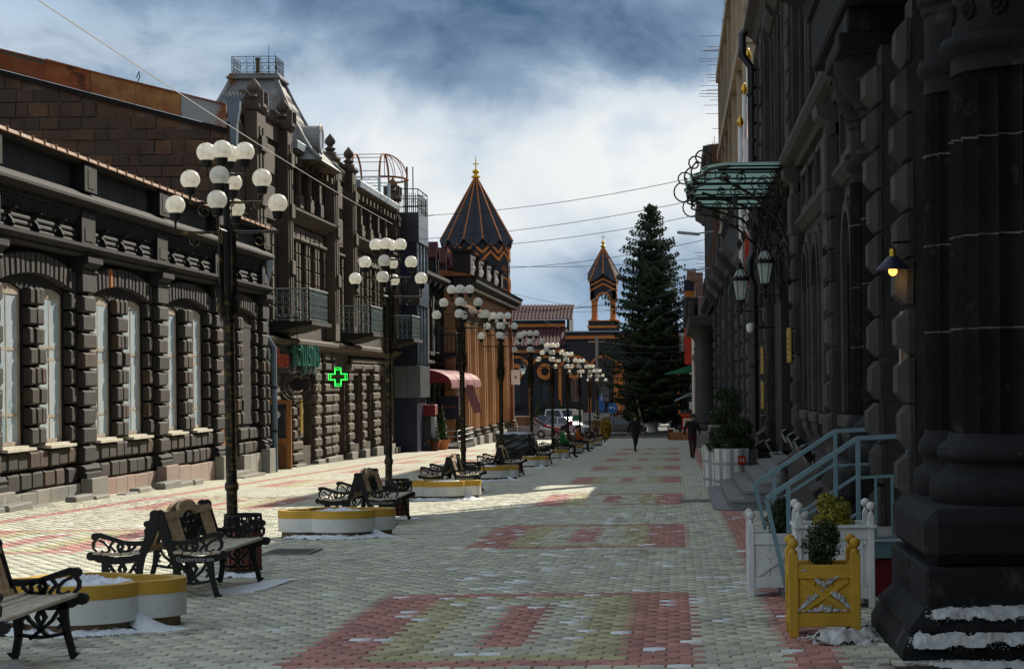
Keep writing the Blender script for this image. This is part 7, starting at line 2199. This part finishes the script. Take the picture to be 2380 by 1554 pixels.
# ------------------------------------------------------------------ spruce
Tr = thing('spruce_tree', 'tall dense blue-green spruce with a whitewashed trunk at the end of the street', 'tree', (-1.95,183,gz(200)))
MB().lathe([(.5,0),(.42,.3),(.36,1.3)],12,cap=False).build('whitewash', M['white_paint'], Tr)
MB().lathe([(.36,1.3),(.3,5),(.2,11),(.1,16),(.02,19.4)],10,cap=False).build('trunk', M['bark'], Tr)
rs = np.random.RandomState(42)
Ps=[];Ns=[];Sz=[]; mbb = MB()
H = 19.6
z = 1.4
prof = [(0,3.5),(.12,4.5),(.33,4.5),(.52,3.85),(.72,2.7),(.88,1.5),(.96,.75),(1.0,.2)]
def crown_r(q):
    for (a,ra),(b,rb_) in zip(prof[:-1],prof[1:]):
        if a <= q <= b: return ra+(rb_-ra)*(q-a)/(b-a)
    return .1
while z < H-.2:
    q = (z-1.4)/(H-1.4)
    nb = int(13-6*q)
    a0 = rs.uniform(0,6.28)
    for k in range(nb):
        a = a0+2*pi*k/nb+rs.uniform(-.25,.25)
        L = .93*crown_r(q)*rs.uniform(.52,1.16)*(1+.1*sin(a*2+z*1.3))
        zz = z+rs.uniform(-.2,.2)
        m_ = max(4,int(L/.24))
        d = np.array([cos(a),sin(a),0]); sd_ = np.array([-sin(a),cos(a),0])
        droop = (.55*(1-q)-.12)
        path=[]
        for i in range(m_+1):
            s = i/m_
            p = d*L*s + np.array([0,0,zz - droop*L*s*.55 + .22*L*s*s*.9])
            path.append(tuple(p))
            if s < .22: continue
            wspan = .62*L*.42*(1-s)**.7+.12
            for j in range(5):
                u = rs.uniform(-1,1)
                P_ = p + sd_*u*wspan + np.array([0,0,-abs(u)*.16*wspan-rs.uniform(0,.1)])
                Ps.append(P_); Ns.append(d*.5+sd_*u*.6+np.array([0,0,rs.uniform(.1,.9)])); Sz.append(.24 if q<.8 else .19)
                if j < 2:
                    Ps.append(P_+np.array([0,0,-.16])); Ns.append(rs.normal(size=3)); Sz.append(.2)
        mbb.tube(path[::2] if len(path)>4 else path, [.05*(1-i/len(path[::2] if len(path)>4 else path))+.008 for i in range(len(path[::2] if len(path)>4 else path))], 4, cap=False)
    z += .44-.12*q
mbb.build('branches', M['bark'], Tr)
Ps=np.array(Ps);Ns=np.array(Ns);Sz=np.array(Sz)
V = leaves(Ps,Ns,1.0,.34,rs).reshape(-1,4,3)
V = Ps[:,None,:]+(V-Ps[:,None,:])*Sz[:,None,None]
foliage('crown', V.reshape(-1,3), LM['spruce'], Tr)
t = thing('leaning_pole', 'bare wooden pole leaning against the spruce', 'pole', (-2.7,181.2,gz(200)))
MB().tube([(0,0,0),(-.7,.5,3.5)],.09,7).build('shaft', M['wood_pale'], t)
# small conifers by the church and an ochre bush
for i,(X,Y,h,r,lab) in enumerate(((-13.2,206,2.2,.45,'leftmost small conifer in front of the church wall'),(-11.2,207,2.4,.5,'middle small conifer in front of the church wall'),(-16,206,1.6,.9,'low yellowish bush in front of the church wall'))):
    t = thing('small_conifer', lab, 'shrub', (X,Y,gz(200)+.13))
    n=700; zq=rs.uniform(0,1,n)**1.2; a=rs.uniform(0,6.28,n); rad=r*(1-zq)**.7*(.6+.4*rs.uniform(0,1,n))
    foliage('crown', leaves(np.stack([rad*np.cos(a),rad*np.sin(a),.1+zq*h],1), np.stack([np.cos(a),np.sin(a),zq],1)+rs.normal(size=(n,3))*.5, .13,.5,rs), LM['yellow'] if i==2 else LM['cone'], t)
    MB().tube([(0,0,-.1),(0,0,.5)],.06,5).build('trunk', M['bark'], t)
shrub('ochre round bush past the last lamp posts',(-4.55,137,zb(137)+.2),[(0,0,.9,.45,1.2),(0,0,.4,.4)],LM['ochre'],.09,[([(0,0,-.3),(0,0,.4)],.05)],900)

# ------------------------------------------------------------------ people
defmat('skin', (0.45,0.27,0.19), (0.4,0.23,0.16), ns=8, rough=.55)
defmat('cloth_black', (0.014,0.014,0.016), (0.02,0.02,0.022), ns=6, rough=.9); defmat('cloth_dark', (0.03,0.028,0.03), (0.02,0.02,0.022), ns=6, rough=.9)
defmat('cloth_denim', (0.12,0.17,0.24), (0.09,0.13,0.19), ns=9, rough=.9); defmat('cloth_red', (0.35,0.03,0.03), (0.28,0.02,0.02), ns=6, rough=.9)
defmat('cloth_maroon', (0.055,0.012,0.014), (0.045,0.01,0.012), ns=6, rough=.9); defmat('cloth_brown', (0.12,0.075,0.04), (0.09,0.055,0.03), ns=6, rough=.9)
defmat('cloth_orange', (0.55,0.13,0.03), (0.45,0.1,0.025), ns=6, rough=.9); defmat('cloth_green', (0.02,0.22,0.05), (0.02,0.17,0.04), ns=6, rough=.9)
defmat('hair_dark', (0.018,0.013,0.01), (0.028,0.02,0.015), ns=20, rough=.6)
def person(label, loc, rz, pose, top, legs, cap=None):
    """pose: dict of joint overrides; body is one skinned surface; facing -y"""
    J = dict(pel=(0,0,.95),sp=(0,0,1.12),ch=(0,0,1.32),nk=(0,0,1.47),hb=(0,-.015,1.555),ht=(0,-.015,1.655),ns=(0,-.105,1.60),
             sl=(-.19,0,1.40),el=(-.25,.04,1.13),wl=(-.25,-.06,.90),pl=(-.25,-.085,.82),sr=(.19,0,1.40),er=(.25,.04,1.13),wr=(.25,-.06,.90),pr=(.25,-.085,.82),
             hl=(-.09,0,.88),kl=(-.1,-.03,.50),al=(-.1,.04,.09),tl=(-.11,-.13,.03),hr=(.09,0,.88),kr=(.1,-.03,.50),ar=(.1,.04,.09),tr=(.11,-.13,.03))
    J.update(pose)
    Rd = dict(pel=.15,sp=.14,ch=.165,nk=.06,hb=.085,ht=.085,ns=.018,sl=.075,el=.055,wl=.036,pl=.034,sr=.075,er=.055,wr=.036,pr=.034,hl=.105,kl=.068,al=.045,tl=.034,hr=.105,kr=.068,ar=.045,tr=.034)
    E_ = [('pel','sp',0),('sp','ch',0),('ch','nk',0),('nk','hb',2),('hb','ht',2),('hb','ns',2),('ch','sl',0),('sl','el',0),('el','wl',0),('wl','pl',2),('ch','sr',0),('sr','er',0),('er','wr',0),('wr','pr',2),
          ('pel','hl',1),('hl','kl',1),('kl','al',1),('al','tl',3),('pel','hr',1),('hr','kr',1),('kr','ar',1),('ar','tr',3)]
    for s_ in 'lr':   # five fingers a hand
        p = Vector(J['p'+s_]); w = Vector(J['w'+s_]); d = (p-w).normalized(); sd = d.cross(Vector((0,1,0))).normalized() if abs(d.y)<.9 else Vector((1,0,0)); fwd = d.cross(sd).normalized()
        for k in range(5):
            q1 = p + fwd*(.028-.019*k)+d*.04 if k else p+fwd*.045+d*.0
            ln = (.05,.07,.078,.072,.055)[k]
            q2 = q1 + d*ln*.6 + (fwd*.02 if k==0 else sd*.012); q3 = q2 + d*ln*.5 + sd*.016
            for nm,q in (('a',q1),('b',q2),('c',q3)):
                J['f%s%d%s'%(s_,k,nm)] = tuple(q); Rd['f%s%d%s'%(s_,k,nm)] = .0095
            E_ += [('p'+s_,'f%s%da'%(s_,k),2),('f%s%da'%(s_,k),'f%s%db'%(s_,k),2),('f%s%db'%(s_,k),'f%s%dc'%(s_,k),2)]
    keys = list(J); ix = {k:i for i,k in enumerate(keys)}
    me = bpy.data.meshes.new('body'); me.from_pydata([J[k] for k in keys],[(ix[a],ix[b]) for a,b,_ in E_],[])
    o = bpy.data.objects.new('tmp', me); link(o)
    o.modifiers.new('skin','SKIN'); sb = o.modifiers.new('sub','SUBSURF'); sb.levels = 1; sb.render_levels = 1
    for i,k in enumerate(keys):
        r = Rd[k]; me.skin_vertices[0].data[i].radius = (r*(1.15 if k in ('ch','pel','sp') else 1), r*(.8 if k in ('ch','pel','sp') else 1))
        me.skin_vertices[0].data[i].use_root = (k == 'pel')
    dg = bpy.context.evaluated_depsgraph_get()
    m2 = bpy.data.meshes.new_from_object(o.evaluated_get(dg))
    bpy.data.objects.remove(o, do_unlink=True)
    m2.materials.clear()
    for m in (top, legs, M['skin'], M['cloth_black']): m2.materials.append(m)
    seg = [(Vector(J[a]),Vector(J[b]),g) for a,b,g in E_]
    for p in m2.polygons:
        c = p.center; best=9; bg=0
        for a,b,g in seg:
            ab=b-a; tt=max(0,min(1,(c-a).dot(ab)/(ab.length_squared+1e-9))); dd=(c-a-ab*tt).length
            if dd<best: best=dd; bg=g
        p.material_index=bg; p.use_smooth=True
    t = thing('person', label, 'person', loc, rz)
    mesh_obj('body', m2, t)
    hb, ht = Vector(J['hb']), Vector(J['ht']); up=(ht-hb).normalized(); f=(Vector(J['ns'])-hb).normalized()
    ce = (hb+ht)/2
    mb = MB()
    q = up.to_track_quat('Z','Y').to_matrix().to_4x4()
    mb.M = Matrix.Translation(ce - f*.018 + up*.03) @ q
    mb.sphere((0,0,.01), .108, 12, 8, (1,1,1.0))
    mb.build('cap' if cap else 'hair', cap or M['hair_dark'], t, smooth=True)
    mb = MB(); sidev = up.cross(f).normalized()
    for s_ in (-1,1): mb.sphere(tuple(ce+f*.083+sidev*.034*s_+up*.0), .012, 6, 5)
    mb.build('eyes', M['hair_dark'], t)
    mb = MB().tube([tuple(ce+f*.088-up*.06-sidev*.025),tuple(ce+f*.094-up*.063),tuple(ce+f*.088-up*.06+sidev*.025)],.007,4); mb.build('mouth', M['cloth_maroon'], t)
    return t
walk = dict(kl=(-.1,-.16,.52),al=(-.1,-.2,.12),tl=(-.11,-.36,.09),kr=(.1,.06,.5),ar=(.1,.26,.13),tr=(.11,.14,.03),el=(-.27,.12,1.14),wl=(-.26,.16,.92),pl=(-.26,.16,.84),er=(.27,-.02,1.13),wr=(.25,-.2,.95),pr=(.25,-.24,.88))
person('person in dark clothes walking down the middle of the far street',(-1.88,98.8,zb(98.8)),.5,walk,M['cloth_black'],M['cloth_dark'])
person('person in a dark coat and maroon trousers walking beside the grey house',(.62,82,zb(82)),.25,walk,M['cloth_black'],M['cloth_maroon'])
bend = dict(pel=(0,.05,.93),sp=(0,-.08,1.08),ch=(0,-.26,1.2),nk=(0,-.4,1.26),hb=(0,-.48,1.29),ht=(0,-.55,1.36),ns=(0,-.57,1.25),sl=(-.19,-.27,1.22),el=(-.24,-.34,.95),wl=(-.2,-.5,.78),pl=(-.2,-.54,.71),sr=(.19,-.27,1.22),er=(.24,-.34,.95),wr=(.2,-.5,.78),pr=(.2,-.54,.71))
person('person in a dark jacket and red cap bending over among the benches',(-6.0,112,zb(112)),1.4,bend,M['cloth_black'],M['cloth_denim'],M['cloth_red'])
person('person in a brown jacket standing beside the last lamp posts',(-4.98,133.6,zb(133)),.2,{},M['cloth_brown'],M['cloth_black'])
sit = dict(pel=(0,.02,.53),sp=(0,.04,.7),ch=(0,.05,.9),nk=(0,.04,1.05),hb=(0,.02,1.135),ht=(0,.02,1.235),ns=(0,-.07,1.18),sl=(-.19,.05,.98),el=(-.25,-.02,.74),wl=(-.16,-.24,.63),pl=(-.12,-.31,.61),sr=(.19,.05,.98),er=(.25,-.02,.74),wr=(.16,-.24,.63),pr=(.12,-.31,.61),
           hl=(-.1,-.04,.5),kl=(-.11,-.44,.5),al=(-.11,-.42,.09),tl=(-.12,-.58,.03),hr=(.1,-.04,.5),kr=(.11,-.44,.5),ar=(.11,-.42,.09),tr=(.12,-.58,.03))
person('person in an orange jacket sitting on a far street-side bench',(-4.62,101.9,zb(102)),pi/2,sit,M['cloth_orange'],M['cloth_dark'])
person('person in a green jacket sitting on the bench before the orange jacket',(-4.62,88.6,zb(88.6)),pi/2,sit,M['cloth_green'],M['cloth_dark'])

# ------------------------------------------------------------------ parked cars on the plaza
def paint(name, c): return mat(name, c, tuple(q*.9 for q in c), ns=1, rough=.3, spec=.5, coat=.5)
CP = dict(silver=paint('car_silver',(0.4,0.42,0.44)), white=paint('car_white',(0.7,0.71,0.72)), dark=paint('car_dark',(0.025,0.028,0.035)), red=paint('car_red',(0.35,0.02,0.02)), blue=paint('car_blue',(0.05,0.07,0.12)))
defmat('tyre', (0.012,0.012,0.012), rough=.9); defmat('rim', (0.5,0.5,0.52), rough=.3, metal=.8)
defmat('head_lamp', (0.7,0.72,0.75), rough=.1); defmat('tail_lamp', (0.4,0.01,0.01), rough=.2)
def car(label, X, Y, rz, col, L=4.4, W=1.72, H=1.45, van=False):
    t = thing('parked_car', label, 'car', (X,Y,gz(200)+.01), rz, 'cars parked on the plaza')
    a, w = L/2, W/2
    hb = .88 if not van else .95
    low = [(-a,.35),(-a+.05,.22),(-1.75,.2),(1.7,.2),(a-.06,.24),(a,.42),(a-.04,.62),(a-.35,.74),(.95,hb-.02),(-a+.45,hb),(-a+.03,.78)]
    mb = MB()
    inner = [(x*.985, z*.99+.004) for x,z in low]
    n = len(low)
    ysec = [(-w, .93), (-w+.09, 1.0), (w-.09, 1.0), (w, .93)]
    vs = []
    for y, s_ in ysec: vs += [(x*(.985 if s_<1 else 1), y, .45+(z-.45)*s_) for x,z in low]
    fs = [tuple(range(n)), tuple(range(3*n,4*n))[::-1]]
    for k in range(3): fs += [(k*n+i,(k+1)*n+i,(k+1)*n+(i+1)%n,k*n+(i+1)%n) for i in range(n)]
    mb.add(vs,fs).build('body', CP[col], t, smooth=40)
    xr, xf = (-a+.35, 1.0) if not van else (-a+.12, 1.35)
    tr, tf = (-a+.95, .15) if not van else (-a+.25, .55)
    wb, wt = w-.06, w-.24
    c_ = [(xr,-wb,hb-.01),(xf,-wb,hb-.03),(xf,wb,hb-.03),(xr,wb,hb-.01),(tr,-wt,H),(tf,-wt,H),(tf,wt,H),(tr,wt,H)]
    MB().add(c_,[(4,5,6,7),(0,1,5,4),(1,2,6,5),(2,3,7,6),(3,0,4,7)]).build('cabin', CP[col], t)
    def pane(q, k=.86, out=.008):
        c = [Vector(p) for p in q]; m_ = sum(c,Vector())/4; nrm = (c[1]-c[0]).cross(c[2]-c[0]).normalized()*out
        MB().add([tuple(m_+(p-m_)*k+nrm) for p in c],[(0,1,2,3)]).build('window', M['glass_dark'], t)
    pane([c_[1],c_[2],c_[6],c_[5]]); pane([c_[3],c_[0],c_[4],c_[7]])
    for s0,s1,s2,s3 in ((c_[0],c_[1],c_[5],c_[4]),(c_[2],c_[3],c_[7],c_[6])):
        s0,s1,s2,s3=[Vector(q) for q in (s0,s1,s2,s3)]
        for f0,f1 in ((0,.5),(.5,1)):
            pane([s0.lerp(s1,f0),s0.lerp(s1,f1),s3.lerp(s2,f1),s3.lerp(s2,f0)],.86)
    for sx in (-a+.82, a-.82):
        for sy in (-1,1):
            wh = MB().lathe([(.185,-.097),(.3,-.1),(.32,-.06),(.32,.06),(.3,.1),(.185,.097)],16).build('wheel', M['tyre'], t, (sx,sy*(w-.09),.32),(pi/2,0,0))
            MB().lathe([(.19,-.099),(.19,.099)],14).build('rim', M['rim'], wh)
    for sy in (-1,1):
        MB().cbox(a-.2,a-.02,sy*(w-.28)-.16,sy*(w-.28)+.16,.55,.68,.02).build('headlight', M['head_lamp'], t)
        MB().cbox(-a+.0,-a+.1,sy*(w-.2)-.13,sy*(w-.2)+.13,.58,.8,.02).build('tail_light', M['tail_lamp'], t)
        MB().cbox(.8,.95,sy*(w+.06)-.06,sy*(w+.06)+.06,hb,hb+.13,.02).build('mirror', CP[col], t)
    MB().box(a-.0,a+.008,-.26,.26,.36,.47).box(-a-.006,-a+.02,-.26,.26,.42,.53).build('number_plate', M['white_paint'], t)
    return t
car('silver minivan parked side-on behind the wrapped stack',-11.9,168,-.02,'silver',4.5,1.75,1.72,True)
car('red car parked behind the silver minivan',-11.4,174,.05,'red')
car('silver saloon parked at an angle right of the minivan',-9.0,178,-.5,'silver')
car('dark blue car parked behind the silver saloon',-10.6,186,.1,'blue')
car('white van-like car parked nearest the church behind the lamps',-9.6,193,0,'white',4.6,1.8,1.9,True)
car('dark estate car parked behind the far lamp posts',-6.2,187,-.1,'dark',4.4,1.75,1.6,True)
car('dark car parked left of the spruce',-4.6,176,-.05,'dark')
car('silver car parked behind the leaning pole',-3.6,195,.0,'silver')
car('red car far behind the person walking',-7.4,199.5,.0,'red')
car('dark car parked right of the spruce trunk',1.6,190,.1,'dark')
# ------------------------------------------------------------------ poles, signs
t = thing('utility_pole', 'pale concrete utility pole in front of the church', 'pole', (-6.25,172,gz(200)))
MB().lathe([(.16,0),(.11,8.0)],8).build('shaft', M['concrete_grey'], t); MB().box(-.7,.7,-.05,.05,7.5,7.6).build('cross_arm', M['wood_pale'], t)
defmat('sign_blue', (0.03,0.16,0.5), rough=.4)
t = thing('round_road_sign', 'round blue road sign with a white left arrow', 'road sign', (-5.15,175,gz(200)))
MB().tube([(0,0,0),(0,0,2.6)],.035,6).build('post', M['zinc'], t); MB().lathe([(.001,-.01),(.42,-.01),(.42,.01),(.001,.01)],24,cap=False).build('disc', M['sign_blue'], t,(0,-.06,2.2),(pi/2,0,0))
MB().strip([(.18,2.08),(.18,2.24),(-.14,2.24)],.08,'y',-.085,-.075).prism([(-.12,2.38),(-.3,2.24),(-.12,2.10)],'y',-.085,-.075).build('arrow', M['white_paint'], t)
t = thing('blue_road_sign', 'rectangular blue road sign beside the utility pole', 'road sign', (-5.9,171,gz(200)))
MB().tube([(0,0,0),(0,0,3.4)],.035,6).build('post', M['zinc'], t); MB().box(-.2,.25,-.07,-.05,2.0,2.7).box(-.25,.2,-.07,-.05,2.75,3.3).build('panel', M['sign_blue'], t); MB().strip([(0,2.85),(0,3.15)],.07,'y',-.08,-.071).prism([(-.1,3.1),(.1,3.1),(0,3.25)],'y',-.08,-.071).build('arrow', M['white_paint'], t)
for i,(X,Y,lab) in enumerate(((-12.4,175,'thin black lantern post left of the church windows'),(-6.6,180,'thin black lantern post beside the utility pole'))):
    t = thing('lantern_post', lab, 'lamp post', (X,Y,gz(200)))
    MB().lathe([(.12,0),(.1,.6),(.05,.8),(.04,5.0)],8).build('post', M['iron'], t)
    MB().lathe([(.1,5.0),(.26,5.5)],6,cap=False).build('glass', M['lantern_glass'], t); MB().lathe([(.3,5.5),(.12,5.85),(.03,6.1)],6).build('cap', M['iron'], t)
t = thing('notice_board', 'small framed white notice board on a post beyond the far planters', 'notice board', (-7.6,166,gz(200)))
MB().tube([(0,0,0),(0,0,1.9)],.03,6).build('post', M['iron'], t); MB().cbox(-.42,.42,-.04,.04,1.3,2.2,.02).build('board', M['white_paint'], t); MB().box(-.34,.34,-.046,-.041,1.4,1.8).build('picture', M['green_cloth'], t)
# ------------------------------------------------------------------ overhead wires
def wire(p, q, sag, r=.012, m='wire', label=None, group=None):
    n = 14; P_ = []
    for i in range(n+1):
        s = i/n; P_.append((p[0]+(q[0]-p[0])*s, p[1]+(q[1]-p[1])*s, p[2]+(q[2]-p[2])*s-sag*4*s*(1-s)))
    o = MB().tube(P_, r, 4).build('overhead_wire', M[m]); 
    tag(o, label or 'thin dark overhead wire sagging across the far street', 'wire', group or 'overhead wires across the street')
    return o
W_ = [((-13.3,108,10.1),(1.9,92,10.6),.35),((-13.3,109,9.0),(1.9,93,9.7),.3),((-13.3,110,8.6),(1.9,95,9.2),.4),((-13.4,118,8.0),(1.9,104,8.6),.5),((-13.4,118,8.4),(1.9,106,7.8),.4),
      ((-13.4,125,6.2),(1.9,118,6.9),.7),((-13.4,125,6.0),(1.8,118,7.3),.8),((-12.0,160,8.3),(1.4,152,6.6),.5),((-12.0,160,7.3),(1.4,155,7.6),.6),((-12.0,162,6.4),(-6.0,220,11.4),.6),
      ((-6.25,172,5.0),(1.5,154,4.2),.25),((-6.25,172,4.2),(1.5,154,3.9),.2),((-6.25,172,3.6),(1.5,156,3.4),.3),((-6.25,172,1.2),(1.5,158,.9),.4),((-12.0,161,2.6),(-6.25,172,3.4),.2),((-12.2,158,8.0),(-11,222,7.0),.3)]
WL = ['topmost wire crossing from the stair bay railing to the concrete frame','second highest wire from the stair bay to the concrete frame','third wire below the stair bay railing','upper wire leaving the dark house dormers to the right','wire crossing just below the upper dormer wire','upper of two sagging wires from the dark house past the dome','lower of two sagging wires from the dark house past the dome','upper wire from the theatre cornice to the pink house','second wire from the theatre cornice to the pink house','wire rising from the theatre cornice to the bell tower','highest wire from the utility pole across the spruce','second wire from the utility pole across the spruce','third wire from the utility pole across the spruce','lowest wire from the utility pole across the spruce','short wire from the theatre to the utility pole','slack wire from the theatre cornice to the church roof']
for (p,q,s),lb in zip(W_,WL): wire(p,q,s,.016,'wire',lb)
wire((-11.35,24,9.0),(-13.2,101,9.2),.25,.013,'wire_pale','long pale wire slanting across the upper left sky to the brown house','long wire over the left hall')
t = thing('wire_rag', 'scrap of dark tape knotted round the long pale wire', 'scrap', (-11.75,47.4,8.62))
MB().tube([(0,0,.03),(.02,0,-.1),(-.06,0,-.28)],.012,4).tube([(0,0,0),(-.06,0,-.12)],.012,4).build('tape', M['wire'], t)
